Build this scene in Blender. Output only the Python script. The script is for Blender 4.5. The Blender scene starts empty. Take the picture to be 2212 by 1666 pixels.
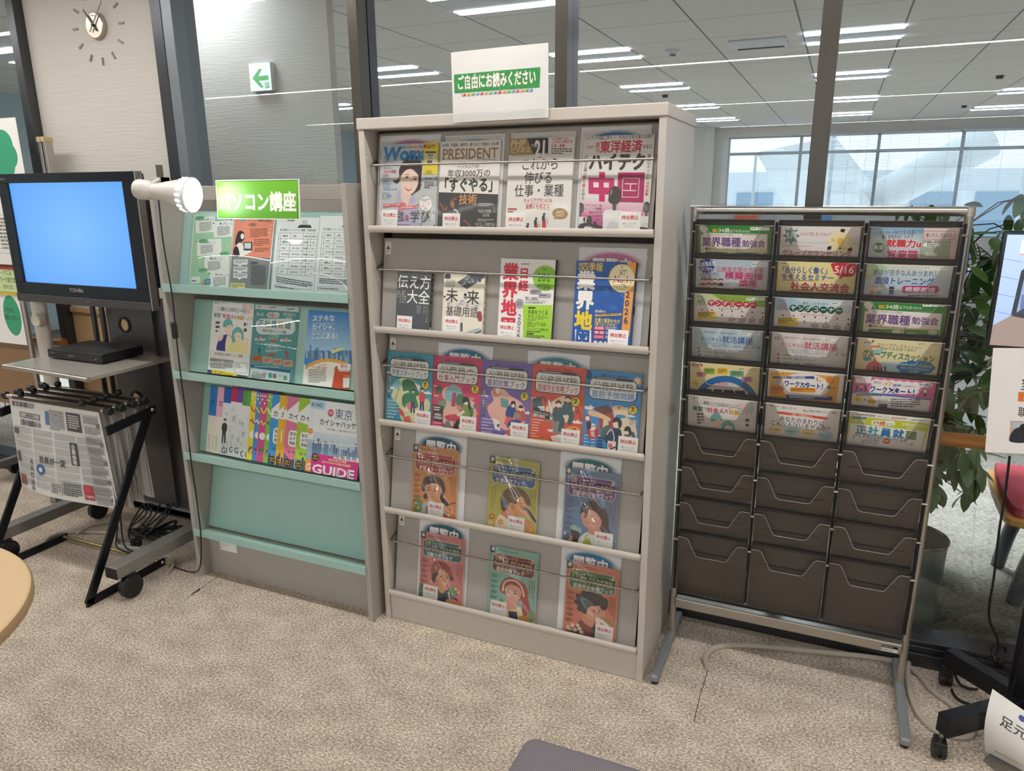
import bpy, bmesh, math, random
from mathutils import Vector, Matrix
S = bpy.context.scene
COL = S.collection
random.seed(7)
R = math.radians

# ---------------------------------------------------------------- camera
CAM = Vector((1.4446, -2.0813, 1.5757)); YAW, PITCH, ROLL, FPX = 0.4127, -0.2606, 0.0072, 1584.8
ROT = Matrix.Rotation(YAW, 3, 'Z') @ Matrix.Rotation(PITCH, 3, 'X') @ Matrix.Rotation(ROLL, 3, 'Y')
cam = bpy.data.cameras.new('camera'); co = bpy.data.objects.new('camera', cam); COL.objects.link(co)
co.matrix_world = Matrix.Translation(CAM) @ (ROT @ Matrix.Rotation(R(90), 3, 'X')).to_4x4()
cam.sensor_fit = 'HORIZONTAL'; cam.sensor_width = 36; cam.lens = FPX / 2212 * 36; cam.clip_start = .02; cam.clip_end = 200
S.camera = co
# ---------------------------------------------------------------- world, exposure
w = bpy.data.worlds.new('sky'); S.world = w; w.use_nodes = True
bgn = w.node_tree.nodes['Background']; bgn.inputs[0].default_value = (.80, .90, 1, 1); bgn.inputs[1].default_value = 1.5
vs = S.view_settings; vs.view_transform = 'Standard'; vs.look = 'None'; vs.exposure = 0.25; vs.gamma = 1; vs.use_curve_mapping = False
cy = S.cycles; cy.use_adaptive_sampling = True; cy.adaptive_threshold = .02; cy.max_bounces = 9; cy.diffuse_bounces = 4; cy.glossy_bounces = 4; cy.transmission_bounces = 8
cy.transparent_max_bounces = 40; cy.caustics_reflective = False; cy.caustics_refractive = False; cy.use_denoising = True
cy.sample_clamp_indirect = 6
STRIP = 31.0      # linear LED strips of this room
OFFICE = 9.0      # office louvre lights

# ---------------------------------------------------------------- helpers
def ray(u, v): return ROT @ Vector(((u - 1106) / FPX, 1, -(v - 833) / FPX))
def at(u, v, ax, val):
    r = ray(u, v); i = 'xyz'.index(ax); return CAM + r * ((val - CAM[i]) / r[i])
def lin(h):
    if isinstance(h, str):
        h = [int(h[i:i + 2], 16) / 255 for i in (0, 2, 4)] if len(h) == 6 else [int(c * 2, 16) / 255 for c in h]
    return tuple(c / 12.92 if c <= .04045 else ((c + .055) / 1.055) ** 2.4 for c in h)
def mat(name, col='808080', rough=.5, metal=0, bump=0, bscale=200, var=0, vscale=40, spec=.5, stretch=None, coat=0, emit=0):
    m = bpy.data.materials.new(name); m.use_nodes = True; nt = m.node_tree; b = nt.nodes['Principled BSDF']
    c = lin(col) if isinstance(col, str) else col
    b.inputs['Base Color'].default_value = (*c, 1); b.inputs['Roughness'].default_value = rough
    b.inputs['Metallic'].default_value = metal; b.inputs['Specular IOR Level'].default_value = spec; b.inputs['Coat Weight'].default_value = coat
    if emit: b.inputs['Emission Color'].default_value = (*c, 1); b.inputs['Emission Strength'].default_value = emit
    tc = nt.nodes.new('ShaderNodeTexCoord'); mp = nt.nodes.new('ShaderNodeMapping'); nt.links.new(tc.outputs['Object'], mp.inputs[0])
    if stretch: mp.inputs['Scale'].default_value = stretch
    n = nt.nodes.new('ShaderNodeTexNoise'); n.inputs['Scale'].default_value = vscale; n.inputs['Detail'].default_value = 4; nt.links.new(mp.outputs[0], n.inputs[0])
    mx = nt.nodes.new('ShaderNodeMix'); mx.data_type = 'RGBA'; v = var or .025
    mx.inputs[6].default_value = (*[x * (1 - v) for x in c], 1); mx.inputs[7].default_value = (*[min(1, x * (1 + v)) for x in c], 1)
    nt.links.new(n.outputs[0], mx.inputs[0]); nt.links.new(mx.outputs[2], b.inputs['Base Color'])
    if bump:
        n2 = nt.nodes.new('ShaderNodeTexNoise'); n2.inputs['Scale'].default_value = bscale; nt.links.new(mp.outputs[0], n2.inputs[0])
        bp = nt.nodes.new('ShaderNodeBump'); bp.inputs['Strength'].default_value = bump; bp.inputs['Distance'].default_value = .002
        nt.links.new(n2.outputs[0], bp.inputs['Height']); nt.links.new(bp.outputs[0], b.inputs['Normal'])
    return m
def emat(name, col, s):
    m = bpy.data.materials.new(name); m.use_nodes = True; nt = m.node_tree
    for n in list(nt.nodes): nt.nodes.remove(n)
    o = nt.nodes.new('ShaderNodeOutputMaterial'); e = nt.nodes.new('ShaderNodeEmission')
    e.inputs[0].default_value = (*lin(col), 1); e.inputs[1].default_value = s; nt.links.new(e.outputs[0], o.inputs[0]); return m
def glassmat(name, tint='ffffff', ior=1.5, rough=0.0, body=None, bodyfac=0, bump=0, bscale=20):
    """thin clear sheet: Fresnel mix of transparent and glossy, with an optional milky body"""
    m = bpy.data.materials.new(name); m.use_nodes = True; nt = m.node_tree; L = nt.links.new
    for n in list(nt.nodes): nt.nodes.remove(n)
    o = nt.nodes.new('ShaderNodeOutputMaterial'); t = nt.nodes.new('ShaderNodeBsdfTransparent'); g = nt.nodes.new('ShaderNodeBsdfGlossy')
    t.inputs[0].default_value = (*lin(tint), 1); g.inputs['Roughness'].default_value = rough
    mx = nt.nodes.new('ShaderNodeMixShader'); base = t.outputs[0]
    geo = nt.nodes.new('ShaderNodeNewGeometry'); fr = nt.nodes.new('ShaderNodeLayerWeight')
    # Schlick: R0 + (1-R0)*facing^5
    r0 = ((ior - 1) / (ior + 1)) ** 2; fr.inputs[0].default_value = .5
    pw = nt.nodes.new('ShaderNodeMath'); pw.operation = 'POWER'; pw.inputs[1].default_value = 5; L(fr.outputs['Facing'], pw.inputs[0])
    ma = nt.nodes.new('ShaderNodeMath'); ma.operation = 'MULTIPLY_ADD'; ma.inputs[1].default_value = 1 - r0; ma.inputs[2].default_value = r0; L(pw.outputs[0], ma.inputs[0])
    if body:
        d = nt.nodes.new('ShaderNodeBsdfDiffuse'); d.inputs[0].default_value = (*lin(body), 1); m2 = nt.nodes.new('ShaderNodeMixShader'); m2.inputs[0].default_value = bodyfac
        L(t.outputs[0], m2.inputs[1]); L(d.outputs[0], m2.inputs[2]); base = m2.outputs[0]
    if bump:
        tc = nt.nodes.new('ShaderNodeTexCoord'); n2 = nt.nodes.new('ShaderNodeTexNoise'); n2.inputs['Scale'].default_value = bscale; L(tc.outputs['Object'], n2.inputs[0])
        bp = nt.nodes.new('ShaderNodeBump'); bp.inputs['Strength'].default_value = bump; bp.inputs['Distance'].default_value = .01
        L(n2.outputs[0], bp.inputs['Height']); L(bp.outputs[0], g.inputs['Normal'])
    L(ma.outputs[0], mx.inputs[0]); L(base, mx.inputs[1]); L(g.outputs[0], mx.inputs[2]); L(mx.outputs[0], o.inputs[0]); return m

class MB:
    """collects boxes, tubes, prisms ... and links them as ONE mesh object"""
    def __init__(s): s.v = []; s.f = []
    def add(s, vs, fs, M=None):
        b = len(s.v); s.v += [tuple(M @ Vector(p)) if M else tuple(p) for p in vs]; s.f += [tuple(b + i for i in f) for f in fs]; return s
    def box(s, x0, x1, y0, y1, z0, z1, M=None):
        return s.add([(x, y, z) for x in (x0, x1) for y in (y0, y1) for z in (z0, z1)],
                     [(0, 1, 3, 2), (4, 6, 7, 5), (0, 4, 5, 1), (2, 3, 7, 6), (0, 2, 6, 4), (1, 5, 7, 3)], M)
    def bar(s, a, b, w, h, up=(0, 0, 1)):
        a = Vector(a); b = Vector(b); d = (b - a); l = d.length; d.normalize(); sx = d.cross(Vector(up)).normalized(); u = sx.cross(d)
        M = Matrix((sx, d, u)).transposed().to_4x4(); M.translation = a
        return s.box(-w / 2, w / 2, 0, l, -h / 2, h / 2, M)
    def tube(s, pts, r, seg=10, caps=True):
        pts = [Vector(p) for p in pts]; n = len(pts); rs = r if isinstance(r, (list, tuple)) else [r] * n; vs = []; prev = None
        for i, p in enumerate(pts):
            d = ((pts[min(i + 1, n - 1)] - p).normalized() + (p - pts[max(i - 1, 0)]).normalized()).normalized()
            if prev is None: a = d.orthogonal().normalized()
            else: a = (prev - d * prev.dot(d)).normalized()
            prev = a; b = d.cross(a)
            vs += [p + (a * math.cos(t) + b * math.sin(t)) * rs[i] for t in [k * math.tau / seg for k in range(seg)]]
        fs = [(i * seg + k, i * seg + (k + 1) % seg, (i + 1) * seg + (k + 1) % seg, (i + 1) * seg + k) for i in range(n - 1) for k in range(seg)]
        if caps: fs += [tuple(range(seg))[::-1], tuple((n - 1) * seg + k for k in range(seg))]
        return s.add(vs, fs)
    def cyl(s, a, b, r, r2=None, seg=24): return s.tube([a, b], [r, r if r2 is None else r2], seg)
    def prism(s, poly, ax, a, b, M=None):
        def P(p, t):
            if ax == 'x': return (t, p[0], p[1])
            if ax == 'y': return (p[0], t, p[1])
            return (p[0], p[1], t)
        n = len(poly)
        return s.add([P(p, a) for p in poly] + [P(p, b) for p in poly],
                     [tuple(range(n))[::-1], tuple(range(n, 2 * n))] + [(i, (i + 1) % n, n + (i + 1) % n, n + i) for i in range(n)], M)
    def lathe(s, prof, c=(0, 0, 0), seg=32, M=None):
        n = len(prof); vs = [(c[0] + r * math.cos(k * math.tau / seg), c[1] + r * math.sin(k * math.tau / seg), c[2] + z) for r, z in prof for k in range(seg)]
        fs = [(i * seg + k, i * seg + (k + 1) % seg, (i + 1) * seg + (k + 1) % seg, (i + 1) * seg + k) for i in range(n - 1) for k in range(seg)]
        return s.add(vs, fs, M)
    def grid(s, fn, nu, nv):
        vs = [fn(i / nu, j / nv) for j in range(nv + 1) for i in range(nu + 1)]
        return s.add(vs, [(j * (nu + 1) + i, j * (nu + 1) + i + 1, (j + 1) * (nu + 1) + i + 1, (j + 1) * (nu + 1) + i) for j in range(nv) for i in range(nu)])
    def build(s, name, m, parent=None, bev=0, smooth=False, seg=2):
        me = bpy.data.meshes.new(name); me.from_pydata(s.v, [], s.f)
        bm = bmesh.new(); bm.from_mesh(me); bmesh.ops.recalc_face_normals(bm, faces=bm.faces[:]); bm.to_mesh(me); bm.free()
        for mm in (m if isinstance(m, list) else [m]): me.materials.append(mm)
        if smooth:
            me.polygons.foreach_set('use_smooth', [True] * len(me.polygons))
            try: me.set_sharp_from_angle(angle=R(40))
            except Exception: pass
        o = bpy.data.objects.new(name, me); COL.objects.link(o)
        if parent: o.parent = parent
        if bev:
            b = o.modifiers.new('bevel', 'BEVEL'); b.width = bev; b.segments = seg; b.limit_method = 'ANGLE'; b.angle_limit = R(40)
        return o
def spline(pts, n=8, closed=False):
    """Catmull-Rom through pts"""
    P = [Vector(p) for p in pts]; out = []; m = len(P)
    for i in range(m if closed else m - 1):
        g = (lambda k: P[k % m]) if closed else (lambda k: P[max(0, min(m - 1, k))])
        a, b, c, d = g(i - 1), g(i), g(i + 1), g(i + 2)
        for k in range(n):
            t = k / n; out.append(.5 * ((2 * b) + (c - a) * t + (2 * a - 5 * b + 4 * c - d) * t * t + (3 * b - a - 3 * c + d) * t ** 3))
    if not closed: out.append(P[-1])
    return out
def tag(o, label, cat, group=None):
    o['label'] = label; o['category'] = cat
    if group: o['group'] = group
    return o
def thing(name, label, cat, loc=(0, 0, 0), rot=(0, 0, 0), group=None):
    o = bpy.data.objects.new(name, None); COL.objects.link(o); o.location = loc; o.rotation_euler = rot; o.empty_display_size = .05
    return tag(o, label, cat, group)
def struct(o): o['kind'] = 'structure'; return o
def dup(o, parent=None):
    c = o.copy(); COL.objects.link(c)
    if parent: c.parent = parent
    for ch in o.children: dup(ch, c)
    return c
# ================================================================ SETTING
def carpet(name, cols, sx, sc, bump):
    m = bpy.data.materials.new(name); m.use_nodes = True; nt = m.node_tree; L = nt.links.new; b = nt.nodes['Principled BSDF']
    tc = nt.nodes.new('ShaderNodeTexCoord'); mp = nt.nodes.new('ShaderNodeMapping'); mp.inputs['Scale'].default_value = sx; L(tc.outputs['Object'], mp.inputs[0])
    n = nt.nodes.new('ShaderNodeTexNoise'); n.inputs['Scale'].default_value = sc; n.inputs['Detail'].default_value = 3; n.inputs['Roughness'].default_value = .65; L(mp.outputs[0], n.inputs[0])
    n2 = nt.nodes.new('ShaderNodeTexNoise'); n2.inputs['Scale'].default_value = sc / 14; n2.inputs['Detail'].default_value = 2; L(mp.outputs[0], n2.inputs[0])
    ad = nt.nodes.new('ShaderNodeMath'); ad.operation = 'MULTIPLY_ADD'; ad.inputs[1].default_value = .2; L(n2.outputs[0], ad.inputs[0]); L(n.outputs[0], ad.inputs[2])
    r = nt.nodes.new('ShaderNodeValToRGB'); e = r.color_ramp.elements
    e[0].position = .45; e[0].color = (*lin(cols[0]), 1); e[1].position = .74; e[1].color = (*lin(cols[2]), 1)
    k = e.new(.595); k.color = (*lin(cols[1]), 1); L(ad.outputs[0], r.inputs[0]); L(r.outputs[0], b.inputs['Base Color'])
    b.inputs['Roughness'].default_value = 1; b.inputs['Specular IOR Level'].default_value = .1
    bp = nt.nodes.new('ShaderNodeBump'); bp.inputs['Strength'].default_value = bump; bp.inputs['Distance'].default_value = .006; L(n.outputs[0], bp.inputs['Height']); L(bp.outputs[0], b.inputs['Normal'])
    return m
M_carpet = carpet('carpet_beige', ('8e8276', 'beb09f', 'ece0d1'), (1, 1.6, 1), 110, .7)
M_carpet2 = carpet('carpet_grey', ('4f4c46', '716d65', '8f8a80'), (.32, 1.2, 1), 150, .4)
def gridmat(name, col, line, x0, px, y0, py, wx, wy):
    m = mat(name, col, .9, bump=.15, bscale=300); nt = m.node_tree; L = nt.links.new; b = nt.nodes['Principled BSDF']
    tc = nt.nodes.new('ShaderNodeTexCoord'); sp = nt.nodes.new('ShaderNodeSeparateXYZ'); L(tc.outputs['Object'], sp.inputs[0]); outs = []
    for o, a, p, wd in (('X', x0, px, wx), ('Y', y0, py, wy)):
        s = nt.nodes.new('ShaderNodeMath'); s.operation = 'SUBTRACT'; s.inputs[1].default_value = a - wd / 2; L(sp.outputs[o], s.inputs[0])
        d = nt.nodes.new('ShaderNodeMath'); d.operation = 'DIVIDE'; d.inputs[1].default_value = p; L(s.outputs[0], d.inputs[0])
        f = nt.nodes.new('ShaderNodeMath'); f.operation = 'FRACT'; L(d.outputs[0], f.inputs[0])
        l = nt.nodes.new('ShaderNodeMath'); l.operation = 'LESS_THAN'; l.inputs[1].default_value = wd / p; L(f.outputs[0], l.inputs[0]); outs.append(l)
    mxm = nt.nodes.new('ShaderNodeMath'); mxm.operation = 'MAXIMUM'; L(outs[0].outputs[0], mxm.inputs[0]); L(outs[1].outputs[0], mxm.inputs[1])
    mx = nt.nodes.new('ShaderNodeMix'); mx.data_type = 'RGBA'; mx.inputs[6].default_value = (*lin(col), 1); mx.inputs[7].default_value = (*lin(line), 1)
    L(mxm.outputs[0], mx.inputs[0]); L(mx.outputs[2], b.inputs['Base Color']); return m
M_ceil = gridmat('ceiling_tile', 'd6d3d0', '6a6f7c', .44, .64, 3.16, .64, .012, .007)
M_ceil_here = mat('ceiling_board', 'dcd8d2', .9, bump=.1, bscale=150)
M_plain = mat('painted_wall', 'd8d5d0', .9, bump=.1, bscale=200)
M_blue = mat('pale_blue_wall', 'a9bac3', .8)
M_steel = mat('brushed_steel', '5f5a54', .3, .85, bump=.25, bscale=60, stretch=(8, 8, .3))
M_steeld = mat('dark_steel', '55565a', .3, .85, bump=.15, bscale=60, stretch=(8, 8, .3))
M_seal = mat('black_seal', '1b1b1d', .6)
M_glass = glassmat('window_glass', 'eef5f6', 1.72)
def paper_wall():
    m = mat('ribbed_wallpaper', 'd3cdc5', .85); nt = m.node_tree; L = nt.links.new; b = nt.nodes['Principled BSDF']
    tc = nt.nodes.new('ShaderNodeTexCoord'); mp = nt.nodes.new('ShaderNodeMapping'); mp.inputs['Scale'].default_value = (9, 1, 130); L(tc.outputs['Object'], mp.inputs[0])
    n = nt.nodes.new('ShaderNodeTexNoise'); n.inputs['Scale'].default_value = 1.0; n.inputs['Detail'].default_value = 2; L(mp.outputs[0], n.inputs[0])
    bp = nt.nodes.new('ShaderNodeBump'); bp.inputs['Strength'].default_value = .5; bp.inputs['Distance'].default_value = .004; L(n.outputs[0], bp.inputs['Height']); L(bp.outputs[0], b.inputs['Normal'])
    return m
M_paper_wall = paper_wall()
M_lwood = mat('light_oak', 'c8a87c', .5, var=.12, vscale=6, stretch=(14, 14, .6))
M_wood = mat('handrail_wood', 'b5793c', .35, var=.22, vscale=10, stretch=(.6, 12, 12))
YG = .52
fl = MB().box(-7, 7, -11.6, .5, -.06, 0).build('floor', M_carpet); struct(fl)
sm = MB()
for q in ([(1530, 1447), (1513, 1500), (1499, 1560), (1512, 1563)], [(398, 1297), (432, 1273), (480, 1238)]):
    q = [at(u, v_, 'z', .0006) for u, v_ in q]
    for a_, b_ in zip(q, q[1:]): n_ = Vector((-(b_ - a_).y, (b_ - a_).x, 0)).normalized() * .0012; sm.add([a_ + n_, b_ + n_, b_ - n_, a_ - n_], [(0, 1, 2, 3)])
sm.add([at(410, 1287, 'z', .0008), at(432, 1270, 'z', .0008), at(431, 1276, 'z', .0008)], [(0, 1, 2)]).build('carpet_seam', mat('seam_shadow', '2e2a26', 1), fl)
fl2 = MB().box(-7, 7, .5, 12.6, -.06, 0).build('floor_far', M_carpet2); struct(fl2)
struct(MB().box(-7, 7, .5, 12.6, 2.63, 2.7).build('ceiling_far', M_ceil))
struct(MB().box(-7, 7, -11.6, .5, 2.62, 2.7).build('ceiling', M_ceil_here))
struct(MB().box(-7.1, -7, -11.6, 12.6, 0, 2.7).build('wall_left', M_blue))
struct(MB().box(7, 7.1, -11.6, 12.6, 0, 2.7).build('wall_right', M_plain))
# far office wall: solid left of x=-.55, windows to the right; back wall of this room with windows too
fw = MB().box(-7, -.55, 12.4, 12.6, 0, 2.7).box(-.55, 7, 12.4, 12.6, 0, .75).box(-.55, 7, 12.4, 12.6, 2.47, 2.7)
struct(fw.build('wall_far', M_plain))
struct(MB().box(-1.15, -.78, 11.9, 12.39, 0, 2.63).build('wall_pier', M_plain))
M_frame = mat('window_frame_grey', '9da3a8', .4, .3)
def window(n, x0, x1, z0, z1, y, cols, rows):
    e = bpy.data.objects.new('window_%d' % n, None); COL.objects.link(e); struct(e)
    f = MB(); t = .05
    for k in range(cols + 1):
        x = x0 + (x1 - x0) * k / cols; f.box(x - t / 2, x + t / 2, y - .04, y + .04, z0, z1)
    for zz in [z0, z1] + rows: f.box(x0, x1, y - .035, y + .035, zz - t / 2, zz + t / 2)
    f.build('frame', M_frame, e); MB().add([(x0, y, z0), (x1, y, z0), (x1, y, z1), (x0, y, z1)], [(0, 1, 2, 3)]).build('pane', M_glass, e)
window(1, -.55, 6.9, .75, 2.47, 12.5, 6, [2.18])
window(2, -6.5, 6.5, .5, 2.45, -11.5, 8, [1.9])
bw = MB().box(-7, 7, -11.6, -11.4, 0, .5).box(-7, 7, -11.6, -11.4, 2.45, 2.7).box(-7, -6.5, -11.6, -11.4, .5, 2.45).box(6.5, 7, -11.6, -11.4, .5, 2.45)
struct(bw.build('wall_back', M_plain))
# office partition with the exit sign, a step behind the glass
struct(MB().box(-2.7, -.83, 1.0, 1.05, 0, 2.63).build('wall_partition', M_paper_wall))
# glass front: mullions, rail, panes, papered panel
mx = [(-.31, .044, M_steel), (.525, .044, M_steel), (1.366, .052, M_steel), (2.215, .05, M_steel)]
for i, (x, wd, mm) in enumerate(mx):
    e = bpy.data.objects.new('trim_%d' % (i + 1), None); COL.objects.link(e); struct(e)
    MB().box(x - wd / 2, x + wd / 2, YG - .07, YG - .006, .085, 2.62).build('front_profile', mm, e, .002)
    MB().box(x - wd / 2 + .004, x + wd / 2 - .004, YG + .006, YG + .06, .085, 2.62).build('rear_profile', M_steeld, e)
    MB().box(x - .006, x + .006, YG - .006, YG + .006, .085, 2.62).build('seal', M_seal, e)
def post(n, x0, x1, mm):
    e = bpy.data.objects.new('trim_%d' % n, None); COL.objects.link(e); struct(e)
    MB().box(x0, x1, YG - .07, YG + .06, .085, 2.62).build('profile', mm, e, .002); return e
post(5, -1.335, -1.275, M_steeld); post(6, -1.272, -1.215, mat('grey_blue_steel', '858b93', .35, .55, bump=.3, bscale=9, stretch=(1, 1, 1))); post(7, -2.255, -2.205, M_steeld)
rail = bpy.data.objects.new('baseboard_glass', None); COL.objects.link(rail); struct(rail)
for a, b in ((-7, -2.205), (-1.275, 7)):
    MB().box(a, b, YG - .075, YG + .075, 0, .05).box(a, b, YG - .06, YG + .06, .05, .07).box(a, b, YG - .05, YG + .05, .07, .085).build('rail', M_steeld, rail, .002)
for i, (a, b) in enumerate(((-7, -2.255), (-1.215, -.332), (-.288, .503), (.547, 1.34), (1.392, 2.19), (2.24, 7))):
    struct(MB().add([(a, YG, .085), (b, YG, .085), (b, YG, 2.62), (a, YG, 2.62)], [(0, 1, 2, 3)]).build('window_%d' % (i + 3), M_glass))
struct(MB().box(-2.205, -1.335, .5, .56, 1.0, 2.62).build('wall_panel', M_paper_wall))
wp = MB().box(-2.205, -1.335, .5, .56, 0, .975).build('wall_panel_base', M_lwood); struct(wp)
struct(MB().box(-2.205, -1.335, .488, .56, .975, 1.0).build('trim_8', M_lwood, None, .002))
# handrails
for n, a, b in (('left', -7, -2.165), ('right', 1.02, 7)):
    h = thing('handrail', 'round wooden handrail ending before the pale wood panel, behind the television stand' if n == 'left' else 'round wooden handrail along the glass in front of the leafy plant', 'handrail', (a, .40, .83))
    MB().cyl((0, 0, 0), (b - a, 0, 0), .022, seg=20).build('rail', M_wood, h, smooth=True)
    for x in [b - .35 - k * 1.7 for k in range(3)] if n == 'left' else [1.366 + .85 * k * 2 for k in range(3)]:
        MB().tube([(x - a, 0, -.01), (x - a, 0, -.06), (x - a, .04, -.065)], .009, 8).build('bracket', M_steel, h, smooth=True)
# lights of this room: LED strips parallel to the glass, recessed flush
M_strip = emat('warm_led', 'fffcf8', STRIP)
for i, y in enumerate((-.42, -3.68, -7.05, -10.75)):
    s = thing('ceiling_light', ['warm linear LED strip directly above the magazine shelves', 'warm LED strip behind the viewer, second from the glass, mirrored in the panes',
              'third warm LED strip from the glass, mirrored in the panes', 'warm LED strip farthest from the glass, mirrored low in the panes'][i], 'light', (0, y, 2.62))
    MB().box(-6.6, 6.6, -.04, .04, -.012, -.004).build('diffuser', M_strip, s)
    MB().box(-6.62, 6.62, -.05, -.04, -.015, 0).box(-6.62, 6.62, .04, .05, -.015, 0).box(-6.62, -6.6, -.04, .04, -.015, 0).box(6.6, 6.62, -.04, .04, -.015, 0).build('trim', M_frame, s)
# office lights
M_fluo = emat('cool_fluorescent', 'e6eeff', OFFICE)
M_lamph = mat('lamp_housing', 'c9cbd0', .4)
cols_ = [(-4.96, 'far left'), (-2.73, 'left'), (-.82, 'middle'), (1.09, 'right'), (3.0, 'far right'), (4.92, 'outermost right')]
rows_ = [(2.12, 'nearest the glass'), (4.13, 'second from the glass'), (6.25, 'third from the glass'), (8.4, 'fourth from the glass'), (10.45, 'nearest the far windows')]
for cx, cn in cols_:
    for ry, rn in rows_:
        o = thing('office_ceiling_light', 'twin-tube ceiling light in the office, %s column, row %s' % (cn, rn), 'light', (cx, ry - .25, 2.63), group='twin office ceiling lights')
        MB().box(0, .635, 0, .1, -.012, -.002).build('diffuser', M_fluo, o)
        MB().box(0, .635, .38, .48, -.012, -.002).build('diffuser', M_fluo, o)
        MB().box(-.005, .64, .1, .38, -.008, -.001).build('housing', M_lamph, o)
        al = bpy.data.lights.new('louvre_beam', 'AREA'); al.shape = 'RECTANGLE'; al.size, al.size_y = .62, .46; al.energy = 40; al.spread = R(66); al.color = (.88, .94, 1)
        lo = bpy.data.objects.new('louvre_beam', al); COL.objects.link(lo); lo.parent = o; lo.location = (.317, .24, -.014)
o = thing('office_ceiling_light', 'twin-tube ceiling light between the glass front and the papered office partition', 'light', (-1.9, .52, 2.63), group='twin office ceiling lights')  # added fixture out of view, put here to brighten the papered partition
M_fill = emat('cool_fill_glow', 'e6eeff', OFFICE * .8); MB().box(0, .635, .13, .19, -.012, -.002).build('diffuser', M_fill, o); MB().box(0, .635, .29, .35, -.012, -.002).build('diffuser', M_fill, o); MB().box(-.005, .64, .19, .29, -.008, -.001).build('housing', M_lamph, o)
al = bpy.data.lights.new('louvre_beam', 'AREA'); al.shape = 'RECTANGLE'; al.size, al.size_y = .62, .2; al.energy = 3.6; al.color = (.9, .95, 1)  # wide fill light added to wash the partition, not a louvre beam
lo = bpy.data.objects.new('louvre_beam', al); COL.objects.link(lo); lo.parent = o; lo.location = (.317, .24, -.014)
# ceiling fittings in the office
def fit(x, y, label, r):
    t = thing('smoke_detector', label, 'detector', (x, y, 2.63)); MB().lathe([(0, -.035), (r * .5, -.035), (r * .55, -.02), (r, -.012), (r, 0)], seg=24).build('body', M_lamph, t, smooth=True)
    MB().lathe([(0, -.042), (r * .35, -.042), (r * .4, -.035)], seg=24).build('sensor', M_seal, t)
p = at(1454, 108, 'z', 2.63); fit(p.x, p.y, 'round smoke detector on the office ceiling beside the bright lamps', .06)
for (u, v, l) in ((1437, 205, 'tiny dark sprinkler on the office ceiling above the cabinet corner'), (2160, 163, 'tiny dark sprinkler on the office ceiling at upper right'), (2083, 228, 'tiny dark sprinkler on the office ceiling over the far blinds')):
    p = at(u, v, 'z', 2.63); t = tag(MB().lathe([(0, -.03), (.03, -.03), (.035, 0)], (p.x, p.y, 2.63), 12).build('sprinkler', M_seal), l, 'sprinkler')
p = at(1640, 93, 'z', 2.63); v = thing('ceiling_vent', 'square ceiling air vent with dark slot in the office', 'vent', (p.x, p.y, 2.63))
MB().box(-.2, .2, -.2, .2, -.012, -.002).build('plate', M_lamph, v); MB().box(-.17, .17, .12, .16, -.016, -.012).build('slot', M_seal, v)
# blinds at the far windows (office) : thin slats
M_slat = mat('blind_slat', 'd9dade', .5)
def blind(x0, x1, zb, zt, y, label, name='window_blind', n=None, tilt=.35):
    t = thing(name, label, 'blind', (x0, y, zt), group='venetian blinds'); b = MB(); z = -.03; wd = x1 - x0; h = zt - zb
    while z > -h:
        b.add([(0, -.012, z - .012 * tilt * 1.6), (wd, -.012, z - .012 * tilt * 1.6), (wd, .012, z + .012 * tilt * 1.6), (0, .012, z + .012 * tilt * 1.6)], [(0, 1, 2, 3)]); z -= .026
    b.build('slats', M_slat, t); MB().box(0, wd, -.02, .02, -.02, .01).build('headrail', M_lamph, t)
    c = MB()
    for x in (.15, wd / 2, wd - .15): c.box(x - .002, x + .002, -.014, -.012, -h, 0)
    c.build('ladder_cord', M_lamph, t)
for k, (a, b, zb) in enumerate(((1.05, 1.9, .8), (1.95, 3.1, .8), (3.15, 4.3, 1.5), (4.35, 5.5, 1.5), (5.55, 6.8, 1.5))):
    blind(a, b, zb, 2.46, 12.33, 'white venetian blind at the far office window, %s' % ['first from the left, lowered fully', 'second from the left, lowered fully', 'third from the left, half raised', 'fourth from the left, half raised', 'fifth from the left, half raised'][k], tilt=.12)
# exterior seen through the far windows
M_white = mat('outdoor_white_panel', 'e9eaec', .4)
M_conc = mat('pale_building', 'c9cdd2', .8, var=.06, vscale=2)
eb = thing('outside_building', 'pale building beyond the far office windows', 'building', (0, 30, -6))
MB().box(-14, 16, 0, 1, 0, 8.2).build('facade', M_conc, eb)
g = MB()
for k in range(14):
    for j in range(3): g.box(-13 + k * 2.1, -11.6 + k * 2.1, -.05, .0, 1 + j * 2.4, 2.6 + j * 2.4)
g.build('window_band', mat('far_glazing', '7f97ac', .2), eb)
cp = thing('outside_canopy', 'white sloping canopy sheet outside the far office window', 'canopy', (.0, 14.3, 0))
MB().add([(-.25, 0, 2.28), (1.2, 0, 2.55), (2.4, 1.6, 1.2), (.6, 1.6, .7)], [(0, 1, 2, 3)]).build('sheet', M_white, cp)
for q in ((-.25, 0, 2.28), (1.2, 0, 2.55), (2.4, 1.6, 1.2), (.6, 1.6, .7)): MB().cyl((q[0], q[1], -6), q, .03, seg=8).build('mast', M_conc, cp)
dc = MB().cyl((1.9, 14.4, 1.25), (3.9, 14.9, 2.42), .33, seg=28); tag(dc.build('outside_duct', M_white, smooth=True), 'large white round duct slanting outside the far window', 'duct')
pl = MB().box(4.55, 4.8, 14.8, 15.1, -6, 2.5); tag(pl.build('outside_column', M_conc), 'grey upright column outside the far window at right', 'column')
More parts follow.
